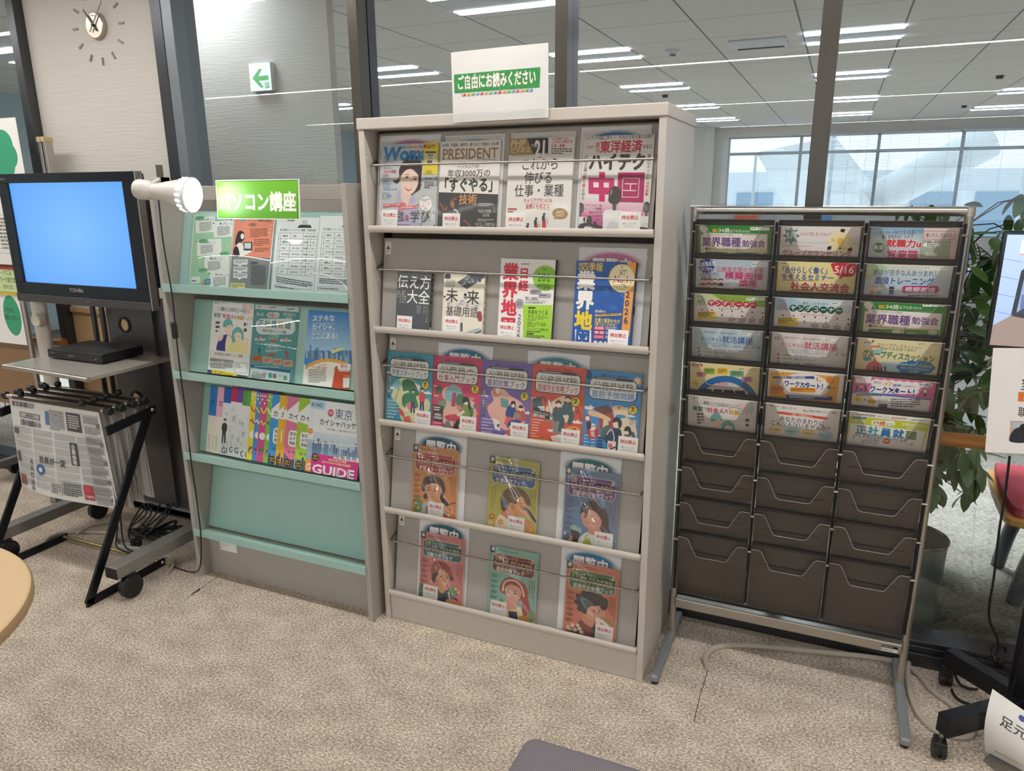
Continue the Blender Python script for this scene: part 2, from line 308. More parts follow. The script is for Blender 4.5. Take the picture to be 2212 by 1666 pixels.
# ================================================================ FURNITURE
M_shelf = mat('putty_enamel', 'c6beb5', .38, bump=.04, bscale=500)
M_panel = mat('grey_display_panel', 'a6a29d', .42, bump=.04, bscale=500)
M_brk = mat('bracket_silver', 'c4c3c0', .4, 0)
M_black = mat('black_plastic', '17171a', .45)
M_blackm = mat('black_metal', '141419', .35, .3)
M_chrome = mat('satin_chrome', 'a5a19b', .22, 1)
M_white_l = mat('white_label', 'ecebe8', .5)
M_mint = mat('mint_enamel', 'a0c4bc', .4, bump=.04, bscale=400)
M_grey_s = mat('warm_grey_enamel', 'a8a29b', .42)
M_alu = mat('satin_aluminium', 'b3aea6', .3, .85)
M_greyp = mat('grey_enamel', '85827e', .35, .2)
# ---- magazine rack in the middle
ZT = [1.45, 1.115, .784, .449, .112]; LEAN = R(9); PW_ = .994
rack = thing('magazine_rack', 'tall putty grey steel magazine rack with five sloping tiers', 'shelf', (0, 0, 0))
MB().box(-.003, .997, -.004, .417, 1.765, 1.80).build('top_board', M_shelf, rack, .003)
for x in (0, .972): MB().box(x, x + .022, 0, .415, 0, 1.765).build('side_panel', M_shelf, rack, .002)
MB().box(.022, .972, .40, .412, .1, 1.765).build('back_panel', M_panel, rack)
MB().box(.0225, .9715, .006, .03, 0, .094).box(.0225, .9715, .03, .4, .08, .094).build('base_board', M_shelf, rack, .002)
for x in (.023, .961): MB().box(x, x + .010, .085, .12, .1, 1.76).build('slotted_upright', M_blackm, rack)
for x in (.0222, .9718):
    for z in (1.68, 1.40, 1.06, .73, .40): MB().lathe([(0, .0), (.004, 0)], seg=8, M=Matrix.Translation((x, .014, z)) @ Matrix.Rotation(R(90), 4, 'Y')).build('plug', M_white_l, rack)
for i, z in enumerate(ZT):
    u = Vector((0, math.sin(LEAN), math.cos(LEAN))); L = .311 if i < 4 else .311
    b = MB(); M = Matrix.Translation((.034, .022, z)) @ Matrix.Rotation(-LEAN, 4, 'X'); b.box(0, .926, 0, .0025, 0, L, M).box(0, .926, 0, .012, L - .003, L, M)
    dp = b.build('display_panel', M_panel, rack)
    prof = [(.03, z - .004), (-.002, z - .004), (-.009, z - .006), (-.013, z + .001), (-.013, z + .011), (-.009, z + .0165), (-.005, z + .016), (-.003, z + .009), (-.003, z - .001), (.03, z - .001)]
    MB().prism(prof, 'x', .026, .971).build('ledge', M_shelf, rack, smooth=True)
    zr = z + .206; y = .018
    MB().tube(spline([(.0265, .06, zr + .012), (.0275, .03, zr + .004), (.034, y, zr), (.05, y, zr)], 4) + spline([(.94, y, zr), (.955, y, zr), (.964, .03, zr + .004), (.966, .06, zr + .012)], 4), .0037, 10).build('retaining_rod', M_chrome, rack, smooth=True)
def on_tier(i, x, s, off):  # point on a rack panel: x in m, s up the slope, off in front of the panel
    return Vector((x, .022, ZT[i])) + Vector((0, math.sin(LEAN), math.cos(LEAN))) * s + Vector((0, -math.cos(LEAN), math.sin(LEAN))) * off
# ---- mint pamphlet stand
ZM = [1.225, .885, .548, .21]; LM = R(14.3)
mint = thing('pamphlet_stand', 'grey pamphlet stand with four mint green sloping tiers', 'shelf', (-.905, -.05, 0))
for x in (0, .86): MB().box(x, x + .020, 0, .33, 0, 1.60).build('side_panel', M_grey_s, mint, .002)
MB().box(.02, .86, .15, .165, 1.546, 1.598).build('top_rail', M_grey_s, mint, .002)
MB().box(.02, .86, .30, .31, .1, 1.598).build('back_panel', M_grey_s, mint)
kb = MB().box(.02, .86, .06, .075, .0, .205).build('kick_board', M_grey_s, mint)
for i, z in enumerate(ZM):
    M = Matrix.Translation((.022, .066, z)) @ Matrix.Rotation(-LM, 4, 'X')
    MB().box(0, .836, 0, .003, 0, .29, M).box(0, .836, 0, .02, .287, .29, M).build('display_panel', M_mint, mint)
    MB().box(.021, .859, -.004, .072, z - .012, z - .009).box(.016, .864, -.008, -.004, z - .014, z + .017).build('ledge', M_mint, mint, .001)
MB().box(.085, .175, .0565, .0598, .115, .165).build('inventory_label', M_white_l, mint)
def on_mint(i, x, s, off): return Vector((x, .016, ZM[i])) + Vector((0, math.sin(LM), math.cos(LM))) * s + Vector((0, -math.cos(LM), math.sin(LM))) * off
# ---- television on its trolley
tvs = thing('television_trolley', 'grey metal television trolley on casters with middle tray', 'trolley', (-1.42, 0, 0))
MX = [-.395, .37]
for sx in MX:
    MB().box(sx - .032, sx + .032, -.33, .24, .102, .152).build('foot_bar', M_greyp, tvs, .003)
    MB().box(sx - .0315, sx + .0315, -.334, -.33, .104, .150).build('end_cap', M_black, tvs, .002)
    for yy, dx in ((-.275, .024), (.19, .0)):
        c = MB().cyl((sx + dx - .014, yy, .049), (sx + dx + .018, yy, .049), .0485, seg=32).build('caster', M_black, tvs, .006)
        MB().box(sx + dx - .024, sx + dx + .02, yy - .016, yy + .022, .0985, .1018).box(sx + dx - .024, sx + dx - .0155, yy - .02, yy + .02, .04, .0985).build('bracket', M_black, c)
MB().box(MX[0], MX[1], .20, .26, .102, .142).build('cross_bar', M_greyp, tvs, .003)
for sx, mm in ((MX[0] - .005, mat('pale_grey_post', 'b9b2a8', .4)), (MX[1] - .02, M_greyp)):
    q = [(sx + .045 * math.cos(t), (.075 if sx < 0 else .15) + .022 * math.sin(t)) for t in [k * math.tau / 20 for k in range(20)]]
    MB().prism(q, 'z', .1525, 1.5).build('post', mm, tvs, smooth=True)
MB().lathe([(0, .03), (.026, .03), (.030, .026), (.031, 0), (0, 0)], seg=28, M=Matrix.Translation((MX[0] + .03, .053, 1.03)) @ Matrix.Rotation(R(90), 4, 'X')).build('knob', mat('cream_knob', 'c9c3b6', .4), tvs, smooth=True)
for x in (-.26, -.20): MB().cyl((x, .23, .12), (x, .23, 1.12), .012).build('cable_tube', M_steeld, tvs, smooth=True)
M_dpanel = mat('dark_grey_sheet', '615f60', .3, .5)
def holed(x0, x1, z0, z1, holes, y0, y1):
    bm = bmesh.new(); b = MB(); n = 24
    # sheet as horizontal strips around round holes (each hole in its own square cell)
    zs = [z0]; cur = z0
    for hx, hz, r in sorted(holes, key=lambda h: h[1]):
        s = r * 1.3; b.box(x0, x1, y0, y1, cur, hz - s); b.box(x0, hx - s, y0, y1, hz - s, hz + s); b.box(hx + s, x1, y0, y1, hz - s, hz + s)
        sq = []
        for k in range(n):
            t = k * math.tau / n; c, d = math.cos(t), math.sin(t); m = max(abs(c), abs(d)); sq.append((hx + s * c / m, hz + s * d / m))
        for k in range(n):
            k2 = (k + 1) % n; t, t2 = k * math.tau / n, k2 * math.tau / n
            P = [(hx + r * math.cos(t), hz + r * math.sin(t)), (hx + r * math.cos(t2), hz + r * math.sin(t2)), sq[k2], sq[k]]
            b.add([(p[0], y, p[1]) for y in (y0, y1) for p in P], [(0, 1, 2, 3), (4, 5, 6, 7), (0, 1, 5, 4), (2, 3, 7, 6)])
        cur = hz + s
    b.box(x0, x1, y0, y1, cur, z1); return b
pb = holed(-.155, .13, .135, 1.13, [(-.045, 1.0, .027), (-.036, .655, .027)], .215, .219)
pnl = pb.box(.13, .142, .205, .225, .135, 1.13).box(.142, .40, .225, .229, .135, 1.13).build('back_cover', M_dpanel, tvs)
for hx, hz in ((-.045, 1.0), (-.036, .655)):
    MB().lathe([(.027, 0), (.037, 0), (.037, .005), (.027, .005), (.027, 0)], seg=28, M=Matrix.Translation((hx, .2148, hz)) @ Matrix.Rotation(R(90), 4, 'X')).build('grommet', M_black, pnl, smooth=True)
MB().box(-.22, .40, .20, .24, .095, .132).build('bottom_beam', M_dpanel, tvs)
M_tray = mat('grey_laminate', '9c968e', .16, bump=.02)
p0 = [(-.275, -.205), (.285, -.24), (.36, .16), (-.30, .16)]
MB().prism([(-.27, -.195), (.27, -.225), (.275, .16), (-.275, .16)], 'z', .872, .888).build('tray', M_tray, tvs, .002)
MB().tube([(-.275, -.198, .88), (.275, -.228, .88)], .0095, 14).build('tray_edge', M_alu, tvs, smooth=True)
M_tvb = mat('gloss_black_bezel', '0d0c12', .12, coat=.3); M_tvg = mat('grey_speaker_strip', '4c4a4a', .35, .3)
tv = thing('television', 'black flat television with plain blue screen on the trolley', 'television', (-1.43, 0, 1.12))
bz = MB(); W2 = .405
for a, c, d, e in ((-W2, W2, .497, .535), (-W2, W2, .034, .085), (-W2, -.350, .085, .497), (.332, W2, .085, .497)): bz.box(a, c, 0, .03, d, e)
bz.build('bezel', M_tvb, tv, .002)
def scr():
    m = bpy.data.materials.new('blue_screen'); m.use_nodes = True; nt = m.node_tree; L = nt.links.new
    b = nt.nodes['Principled BSDF']; b.inputs['Base Color'].default_value = (.01, .01, .012, 1); b.inputs['Roughness'].default_value = .25
    tc = nt.nodes.new('ShaderNodeTexCoord'); gr = nt.nodes.new('ShaderNodeTexGradient'); gr.gradient_type = 'SPHERICAL'; mp = nt.nodes.new('ShaderNodeMapping')
    mp.inputs['Location'].default_value = (0, 0, -.7); mp.inputs['Scale'].default_value = (1.7, 1, 2.4); L(tc.outputs['Object'], mp.inputs[0]); L(mp.outputs[0], gr.inputs[0])
    rp = nt.nodes.new('ShaderNodeValToRGB'); rp.color_ramp.elements[0].color = (*lin('4d93e2'), 1); rp.color_ramp.elements[1].color = (*lin('78b2f2'), 1); L(gr.outputs[0], rp.inputs[0])
    L(rp.outputs[0], b.inputs['Emission Color']); b.inputs['Emission Strength'].default_value = 1.0; return m
MB().add([(-.351, .012, .084), (.333, .012, .084), (.333, .012, .498), (-.351, .012, .498)], [(0, 1, 2, 3)]).build('screen', scr(), tv)
MB().box(-W2 - .0, W2, -.004, .034, .0, .033).build('speaker_strip', M_tvg, tv, .002)
MB().box(W2, W2 + .006, -.002, .03, .0, .535).build('silver_trim', M_alu, tv, .001)
bk = MB().box(-W2 + .01, W2 - .004, .03, .05, .01, .53).box(-.33, .37, .05, .10, .08, .46).build('rear_shell', M_black, tv, .008)
MB().box(.372, .378, .06, .085, .09, .40).build('terminal_panel', M_blackm, bk)
bd = thing('disc_player', 'thin black disc player lying on the trolley tray', 'disc player', (-1.455, .05, .889))
MB().box(-.165, .165, -.10, .10, .004, .042).build('case', mat('black_player', '1e1f23', .4), bd, .003)
MB().box(-.165, .165, -.103, -.1, .006, .040).build('front_panel', M_tvb, bd)
MB().box(-.05, .10, -.075, -.072, .042, .0425).build('top_slot', M_black, bd)
MB().box(-.14, -.11, -.08, .08, 0, .004).box(.11, .14, -.08, .08, 0, .004).build('foot', M_black, bd)
# angle bracket with hinge above the television
br = thing('angle_bracket', 'small silver angle bracket with hinge clamped behind the television top', 'bracket', tuple(at(352, 377, 'y', .07)), (0, 0, R(-12)))
MB().box(-.027, .0, -.001, .001, -.035, .035).box(0, .002, -.026, .001, -.035, .035).build('plate', M_chrome, br)
for s in ((-.014, -.0035, .017), (-.014, -.0035, -.012)): MB().lathe([(0, .002), (.008, .0), (.009, -.002)], seg=16, M=Matrix.Translation(s) @ Matrix.Rotation(R(90), 4, 'X')).build('bolt', M_brk, br, smooth=True)
MB().cyl((-.003, -.02, -.04), (.04, -.03, -.033), .007).build('hinge', M_brk, br, smooth=True)
# clip lamp
pc = at(417, 422, 'y', -.16); rd = ray(417, 422).normalized(); rt = ROT @ Vector((1, 0, 0))
rt = (rt - rd * rt.dot(rd)).normalized(); dn = rd.cross(rt); ax = (rt * .83 - rd * .54 + dn * .10).normalized()
M = ax.to_track_quat('Z', 'Y').to_matrix().to_4x4(); M.translation = pc
lamp = thing('spot_lamp', 'white cone shaped spot lamp switched on beside the green sign', 'lamp', tuple(pc)); lamp.rotation_euler = M.to_euler()
M_lampb = mat('white_lamp_body', 'd0ccc6', .35)
MB().lathe([(.0, -.21), (.03, -.21), (.034, -.2), (.033, -.165), (.024, -.15), (.03, -.12), (.05, -.04), (.055, -.02)], seg=36).build('shade', M_lampb, lamp, smooth=True)
MB().lathe([(.056, -.02), (.06, -.002), (.056, 0)], seg=36).build('rim', mat('lamp_fin_white', 'e8e8ea', .4), lamp, smooth=True)
cA = M.inverted() @ Vector((-.893, .0, 1.622))
MB().tube([(0, 0, -.19), tuple(cA)], .008, 10).build('arm', M_lampb, lamp, smooth=True)
MB().box(-.0255, -.0195, -.02, .02, -.06, .01, M.inverted() @ Matrix.Translation((-.893, 0, 1.62))).box(.0195, .0255, -.02, .02, -.06, .01, M.inverted() @ Matrix.Translation((-.893, 0, 1.62))).box(-.0255, .0255, -.02, .02, -.0185, .01, M.inverted() @ Matrix.Translation((-.893, 0, 1.62))).build('clamp', M_lampb, lamp)
f = MB()
for k in range(18):
    t = k * math.tau / 18; f.box(.0525, .0574, -.0035, .0035, -.032, -.006, Matrix.Rotation(t, 4, 'Z'))
f.build('vent_window', emat('lamp_glow', 'e4e8ff', 4), lamp)
MB().lathe([(0, .014), (.03, .012), (.05, .004), (.056, 0)], seg=36).build('lens', emat('lamp_light', 'f4f6ff', 15), lamp, smooth=True)
# lamp cord with inline switch, hanging at the left side of the mint stand
pts = [at(333, 415, 'y', -.075), at(342, 430, 'y', -.075), at(352, 520, 'y', -.07), at(372, 640, 'y', -.07), at(381, 730, 'y', -.07), at(389, 800, 'y', -.07), at(402, 900, 'y', -.07), at(412, 990, 'y', -.07), at(425, 1080, 'y', -.07), at(434, 1160, 'y', -.07), at(432, 1225, 'y', -.08)]
pts += [at(415, 1236, 'z', .006), at(390, 1230, 'z', .006), at(368, 1221, 'z', .006)]
cd = thing('lamp_cord', 'thin black lamp cord with inline switch down the left side of the mint stand', 'cord', (0, 0, 0))
MB().tube(spline(pts, 6), .0028, 8).build('cord', M_black, cd, smooth=True)
MB().box(-.011, .011, -.009, .009, -.033, .033, Matrix.Translation(at(377, 714, 'y', -.072))).build('inline_switch', M_black, cd, .007)
# ---- newspaper rack, Z-shaped black frame
nr = thing('newspaper_rack', 'black Z-shaped newspaper rack standing in front of the television trolley', 'rack', (-1.43, 0, 0))
for x in (.31, -.315):
    MB().bar((x, -.405, .015), (x, -.03, .015), .012, .034).build('foot', M_blackm, nr, .001)
    MB().bar((x, -.395, .012), (x, .0, .70), .012, .034, (0, 1, 0)).build('leg', M_blackm, nr, .001)
    MB().bar((x + (.0065 if x > 0 else -.0065) * 2, .018, .70), (x + (.0065 if x > 0 else -.0065) * 2, -.215, .672), .012, .036).build('arm', M_blackm, nr, .001)
    for yy in (-.185, -.13, -.075, -.02):
        MB().cyl((x + (.013 if x > 0 else -.013), yy, .69), (x + (.013 if x > 0 else -.013), yy, .725), .003, seg=8).build('peg', M_chrome, nr)
MB().cyl((-.31, -.05, .022), (.305, -.05, .022), .008).build('cross_rod', mat('brass_rod', 'a39468', .3, .9), nr, smooth=True)
MB().lathe([(0, .008), (.006, .006), (.009, 0)], seg=16, M=Matrix.Translation((.33, .0, .702)) @ Matrix.Rotation(R(90), 4, 'Y')).build('bolt', M_chrome, nr, smooth=True)
MB().lathe([(0, .008), (.006, .006), (.009, 0)], seg=16, M=Matrix.Translation((.317, -.045, .018)) @ Matrix.Rotation(R(90), 4, 'Y')).build('bolt', M_chrome, nr, smooth=True)
# ---- grey pamphlet rack on the right
PR = [1.485, 1.385, 1.28, 1.175, 1.063, .955, .833, .712, .587, .462]; PX0 = [1.049, 1.285, 1.520]; PWD = .224
M_pkt = mat('smoked_pocket_plastic', '4a4541', .4, bump=.2, bscale=40); M_pktf = glassmat('clear_pocket_front', 'f1efed', 1.45, .04, '8a847e', .06)
M_rim = mat('pocket_rim', '2a2829', .4)
prk = thing('brochure_rack', 'silver framed brochure rack with thirty dark pockets in three columns', 'rack', (0, 0, 0))
YP = .285
for x in (1.032, 1.766):
    MB().tube([(x, YP, .02), (x, YP, 1.51)], .0115, 16).build('post', M_alu, prk, smooth=True)
    MB().box(x - .014, x + .014, .0, .42, .012, .036).build('foot', mat('grey_foot', '8d9196', .4, .4), prk, .006)
    [MB().cyl((x, yy, 0), (x, yy, .012), .012).build('glide', M_black, prk) for yy in (.02, .40)]
MB().tube([(1.025, YP, 1.51), (1.773, YP, 1.51)], .0125, 16).build('top_bar', M_alu, prk, smooth=True)
for x in (1.032, 1.766): MB().lathe([(0, .014), (.013, .012), (.014, -.012), (0, -.014)], (x, YP, 1.51), 16).build('corner', M_alu, prk, smooth=True)
MB().box(1.04, 1.758, YP - .02, YP + .012, .14, .178).build('bottom_bar', M_alu, prk, .005)
MB().box(1.70, 1.745, YP - .0212, YP - .02, .158, .166).build('maker_label', M_black, prk)
MB().box(1.70, 1.745, YP - .0212, YP - .02, .146, .157).build('model_label', M_white_l, prk)
for x in (1.042, 1.279, 1.515, 1.752):
    MB().box(x - .004, x + .004, .222, .236, .24, 1.48).build('hanger_rail', M_blackm, prk)
    for z in PR: MB().cyl((x - .009, .222, z - .035), (x + .009, .222, z - .035), .004, seg=8).build('peg', M_chrome, prk)
PL = R(-10.5); YR = .215; PT = .016
def pocket_M(r, c):   # frame of a pocket: origin at the top rim, z up the slope
    return Matrix.Translation((PX0[c], YR, PR[r])) @ Matrix.Rotation(-PL, 4, 'X')
Hh = .245
pk = MB().box(0, PWD, 0, .002, -Hh, -.001).box(0, PWD, -PT, 0, -Hh, -Hh + .002).box(0, .0015, -PT, 0, -Hh, -.012).box(PWD - .0015, PWD, -PT, 0, -Hh, -.012)
rim = MB().box(0, PWD, -.003, .003, -.004, .002).box(0, .003, -PT, 0, -.014, -.006).box(PWD - .003, PWD, -PT, 0, -.014, -.006)
fr = [(0, -Hh), (PWD, -Hh), (PWD, -.012), (PWD - .026, -.012), (PWD - .034, -.018), (PWD - .062, -.078), (PWD - .070, -.083), (.068, -.083), (.060, -.078), (.034, -.018), (.026, -.012), (0, -.012)]
fm = MB().prism([(x, z) for x, z in fr], 'y', -PT - .0018, -PT - .0002)
fe = MB().tube([(x, -PT - .001, z) for x, z in fr[2:]], .0009, 6)
bx = MB().box(.02, PWD - .02, -.0008, 0, -.075, -.072)
P0 = R0 = F0 = None
for r in range(10):
    for c in range(3):
        if P0 is None:
            P0 = pk.build('pocket', M_pkt, prk); R0 = rim.build('rim', M_rim, P0); F0 = fm.build('front_panel', M_pktf, P0); fe.build('edge', mat('clear_edge', 'a7a5a2', .25), P0); bx.build('slot', M_black, P0); q = P0
        else: q = dup(P0, prk)
        q.matrix_local = pocket_M(r, c)
# ---- plywood table, grey stool
tb = thing('round_table', 'round pale wood table with plywood edge at the lower left corner', 'table', (-.44, -1.5, 0))
MB().lathe([(0, .712), (.441, .712), (.446, .710)], seg=96).build('tabletop', mat('pale_beech_laminate', 'd9b98d', .4, var=.05, vscale=8, stretch=(1, 12, 1)), tb)
MB().lathe([(.446, .710), (.45, .704), (.45, .688), (.44, .682), (0, .682)], seg=96).build('plywood_edge', mat('plywood_edge', 'a98a66', .6, var=.3, vscale=30, stretch=(1, 1, 30)), tb, smooth=True)
MB().lathe([(.03, .682), (.03, .04), (.22, .025), (.24, 0), (0, 0)], seg=32).build('pedestal', M_alu, tb, smooth=True)
st = thing('fabric_stool', 'grey fabric stool with rounded corners at the bottom edge', 'stool', (1.17, -1.08, 0))
def fab():
    m = mat('grey_woven_fabric', '77727a', .95); nt = m.node_tree; L = nt.links.new; b = nt.nodes['Principled BSDF']
    tc = nt.nodes.new('ShaderNodeTexCoord'); wv = nt.nodes.new('ShaderNodeTexWave'); wv.inputs['Scale'].default_value = 110; wv.bands_direction = 'DIAGONAL'; L(tc.outputs['Object'], wv.inputs[0])
    mx = nt.nodes.new('ShaderNodeMix'); mx.data_type = 'RGBA'; mx.inputs[6].default_value = (*lin('57535a'), 1); mx.inputs[7].default_value = (*lin('918b92'), 1); L(wv.outputs[0], mx.inputs[0]); L(mx.outputs[2], b.inputs['Base Color']); return m
c = MB().box(-.24, .24, -.24, .24, .36, .45).build('seat', fab(), st, .035, seg=5)
for sx in (-.2, .2):
    for sy in (-.2, .2): MB().cyl((sx, sy, 0), (sx * .9, sy * .9, .365), .014, .016).build('leg', M_alu, st, smooth=True)
# ================================================================ PRINTED MATTER
def printmat(name, rough, coat=0):
    m = bpy.data.materials.new(name); m.use_nodes = True; nt = m.node_tree; b = nt.nodes['Principled BSDF']
    a = nt.nodes.new('ShaderNodeVertexColor'); a.layer_name = 'ink'; nt.links.new(a.outputs[0], b.inputs['Base Color'])
    b.inputs['Roughness'].default_value = rough; b.inputs['Specular IOR Level'].default_value = .4; b.inputs['Coat Weight'].default_value = coat; b.inputs['Coat Roughness'].default_value = .1; return m
M_ink = printmat('printed_paper', .55); M_inkg = printmat('glossy_print', .3)
_fc = bpy.data.curves.new('type', 'FONT'); _fc.resolution_u = 2; _fo = bpy.data.objects.new('type', _fc)
_gc = {}
def glyph(ch, bold):
    k = (ch, bold)
    if k in _gc: return _gc[k]
    _fc.offset = bold; _fc.body = ch; m = _fo.to_mesh(); vs = [(v.co.x, v.co.y) for v in m.vertices]; fs = [tuple(p.vertices) for p in m.polygons]; _fo.to_mesh_clear()
    if ord(ch) > 0x2000: adv = 1.0 if ch not in '“”‘’' else .5
    else:
        _fc.offset = 0; _fc.body = ch + '|'; m = _fo.to_mesh(); adv = max([v.co.x for v in m.vertices]) - .168 if m.vertices else .3; _fo.to_mesh_clear()
        if ch == ' ': adv = .3
    _gc[k] = (vs, fs, adv); return _gc[k]
class Print:
    """artwork on a sheet w x h mm, laid out in the pixel frame given by its TL, TR, BL corners; x right, z up, printed face towards -y"""
    def __init__(s, w, h, bg='ffffff', TL=None, TR=None, BL=None):
        s.w, s.h = w / 1000, h / 1000; s.v = []; s.f = []; s.c = []; s.n = 0
        TL = TL or (0, 0); TR = TR or (w, 0); BL = BL or (0, h)
        a, b, c, d = TR[0] - TL[0], BL[0] - TL[0], TR[1] - TL[1], BL[1] - TL[1]; D = a * d - b * c
        s.m = lambda x, y: (s.w * (d * (x - TL[0]) - b * (y - TL[1])) / D, s.h * (1 - (-c * (x - TL[0]) + a * (y - TL[1])) / D))
        s.ang = math.degrees(math.atan2(c, a)); s.kx = s.w / math.hypot(a, c); s.ky = s.h / math.hypot(b, d)
        s.raw([(0, 0), (s.w, 0), (s.w, s.h), (0, s.h)], [(0, 1, 2, 3)], bg)
    def raw(s, pts, fs, col, cols=None, clip=True):
        b = len(s.v); y = -s.n * 2.2e-5; s.n += 1
        if clip: pts = [(min(max(x, 0), s.w), min(max(z, 0), s.h)) for x, z in pts]
        s.v += [(x, y, z) for x, z in pts]; s.f += [tuple(b + i for i in f) for f in fs]
        s.c += [lin(c) for c in cols] if cols else [lin(col)] * len(pts); return s
    def poly(s, pts, col): p = [s.m(*q) for q in pts]; return s.raw(p, [tuple(range(len(p)))], col)
    def rect(s, x0, y0, x1, y1, col): return s.poly([(x0, y0), (x1, y0), (x1, y1), (x0, y1)], col)
    def blob(s, pts, col, n=5): return s.poly([(p.x, p.y) for p in spline([(a, b, 0) for a, b in pts], n, True)], col)
    def ell(s, x, y, rx, ry, col, n=28): return s.poly([(x + rx * math.cos(t), y + ry * math.sin(t)) for t in [k * math.tau / n for k in range(n)]], col)
    def star(s, x, y, r1, r2, n, col): return s.poly([(x + (r1, r2)[k % 2] * math.cos(k * math.pi / n - 1.57), y + (r1, r2)[k % 2] * math.sin(k * math.pi / n - 1.57)) for k in range(2 * n)], col)
    def rr(s, x0, y0, x1, y1, r, col):
        pts = []
        for cx, cy_, a in ((x1 - r, y1 - r, 0), (x0 + r, y1 - r, 1), (x0 + r, y0 + r, 2), (x1 - r, y0 + r, 3)):
            pts += [(cx + r * math.cos((a + k / 5) * math.pi / 2), cy_ + r * math.sin((a + k / 5) * math.pi / 2)) for k in range(6)]
        return s.poly(pts, col)
    def line(s, pts, wd, col):
        for (x0, y0), (x1, y1) in zip(pts, pts[1:]):
            l = math.hypot(x1 - x0, y1 - y0) or 1; a, b = -(y1 - y0) / l * wd / 2, (x1 - x0) / l * wd / 2
            s.poly([(x0 + a, y0 + b), (x1 + a, y1 + b), (x1 - a, y1 - b), (x0 - a, y0 - b)], col); s.n -= .85
        s.n += 1; return s
    def curve(s, pts, wd, col, n=5): return s.line([(p.x, p.y) for p in spline([(a, b, 0) for a, b in pts], n)], wd, col)
    def grad(s, x0, y0, x1, y1, c0, c1):
        p = [s.m(*q) for q in ((x0, y0), (x1, y0), (x1, y1), (x0, y1))]; return s.raw(p, [(0, 1, 2, 3)], None, [c0, c0, c1, c1])
    def glow(s, x, y, rx, ry, col, edge, inner=.72, n=40):
        p = [s.m(x, y)]; cs = [col]
        for q, c in ((inner, col), (1, edge)):
            p += [s.m(x + rx * q * math.cos(k * math.tau / n), y + ry * q * math.sin(k * math.tau / n)) for k in range(n)]; cs += [c] * n
        f = [(0, 1 + k, 1 + (k + 1) % n) for k in range(n)] + [(1 + k, 1 + n + k, 1 + n + (k + 1) % n, 1 + (k + 1) % n) for k in range(n)]
        return s.raw(p, f, None, cs)
    def t(s, txt, x, y, h, col, b=0, w=None, out=None, ow=.045, rot=0, vert=False, sh=0, al='l', sp=0):
        """text: top-left at x,y; h = em height in frame px; w fits the line to that width; out = outline colour"""
        H = h * s.ky; items = []; cx = 0
        for ch in txt:
            if vert:
                items.append((ch, 0, cx)); cx += 1.02 if ch != ' ' else .4
            else:
                a = glyph(ch, b)[2]; items.append((ch, cx, 0)); cx += a + sp
        kx = H
        if w and not vert: kx = w * s.kx / max(cx, .01)
        elif not vert: kx = H * .96
        if vert and w: H2 = w * s.ky / cx
        else: H2 = H
        ox, oz = s.m(x, y); tot = cx * kx if not vert else 0
        if al == 'c': ox -= tot / 2
        elif al == 'r': ox -= tot
        rot = rot - s.ang if rot else 0; cr, sr = math.cos(R(rot)), math.sin(R(rot))
        for bb, cc in ([(b + ow, out)] if out else []) + [(b, col)]:
            offs = [(0, 0)] if bb <= .006 else [(bb * q * math.cos(R(a0 + 360 * k / n)), bb * q * math.sin(R(a0 + 360 * k / n))) for n, q, a0 in (((4, 1, 45),) if bb < .03 else ((8, 1, 0), (4, .5, 45))) for k in range(n)]
            V = []; F = []; lay = []
            for ch, px, py in items:
                if ch == ' ': continue
                g = glyph(ch, 0)
                for oi, (ax_, ay_) in enumerate(offs):
                    q = len(V)
                    for vx, vy in g[0]:
                        if vert and ch in 'ー―-～（）()': vx, vy = vy + .12, .88 - vx - .12
                        lx = (px + vx + ax_ + sh * vy) * kx; lz = (vy + ay_ - .86 - (py * H2 / H if vert else 0)) * H
                        V.append((ox + lx * cr + lz * sr, oz - lx * sr + lz * cr))
                    F += [tuple(q + i for i in f) for f in g[1]]; lay += [oi] * len(g[0])
            if V:
                b0 = len(s.v); s.raw(V, F, cc, clip=True)
                for i, oi in enumerate(lay): x_, y_, z_ = s.v[b0 + i]; s.v[b0 + i] = (x_, y_ - oi * 1.2e-6, z_)
        return s
    def small(s, x, y, w, h, n, col, seed=0, fill=.55):
        """tiny illegible copy as broken lines"""
        rn = random.Random(seed + int(x * 7 + y)); st = h / n; P = []; F = []
        for k in range(n):
            cx = x; end = x + w * (1 if k < n - 1 else rn.uniform(.5, .9))
            while cx < end:
                l = min(rn.uniform(.25, 1.4) * st, end - cx); y0 = y + k * st; q = len(P)
                P += [s.m(*c) for c in ((cx, y0), (cx + l, y0), (cx + l, y0 + st * fill), (cx, y0 + st * fill))]; F.append((q, q + 1, q + 2, q + 3)); cx += l + st * .22
        return s.raw(P, F, col)
    def person(s, x, y, h, top, leg, hair='2b2624', skin='e8c4a8'):
        """small standing figure of a printed illustration"""
        s.poly([(x - .09 * h, y), (x - .02 * h, y), (x, y - .42 * h), (x + .05 * h, y), (x + .12 * h, y), (x + .09 * h, y - .5 * h), (x - .09 * h, y - .5 * h)], leg)
        s.blob([(x - .11 * h, y - .48 * h), (x - .13 * h, y - .74 * h), (x, y - .82 * h), (x + .13 * h, y - .74 * h), (x + .11 * h, y - .48 * h)], top)
        s.ell(x, y - .9 * h, .065 * h, .08 * h, skin, 14); s.blob([(x - .07 * h, y - .9 * h), (x - .06 * h, y - .99 * h), (x + .06 * h, y - .99 * h), (x + .07 * h, y - .9 * h), (x, y - .94 * h)], hair); return s
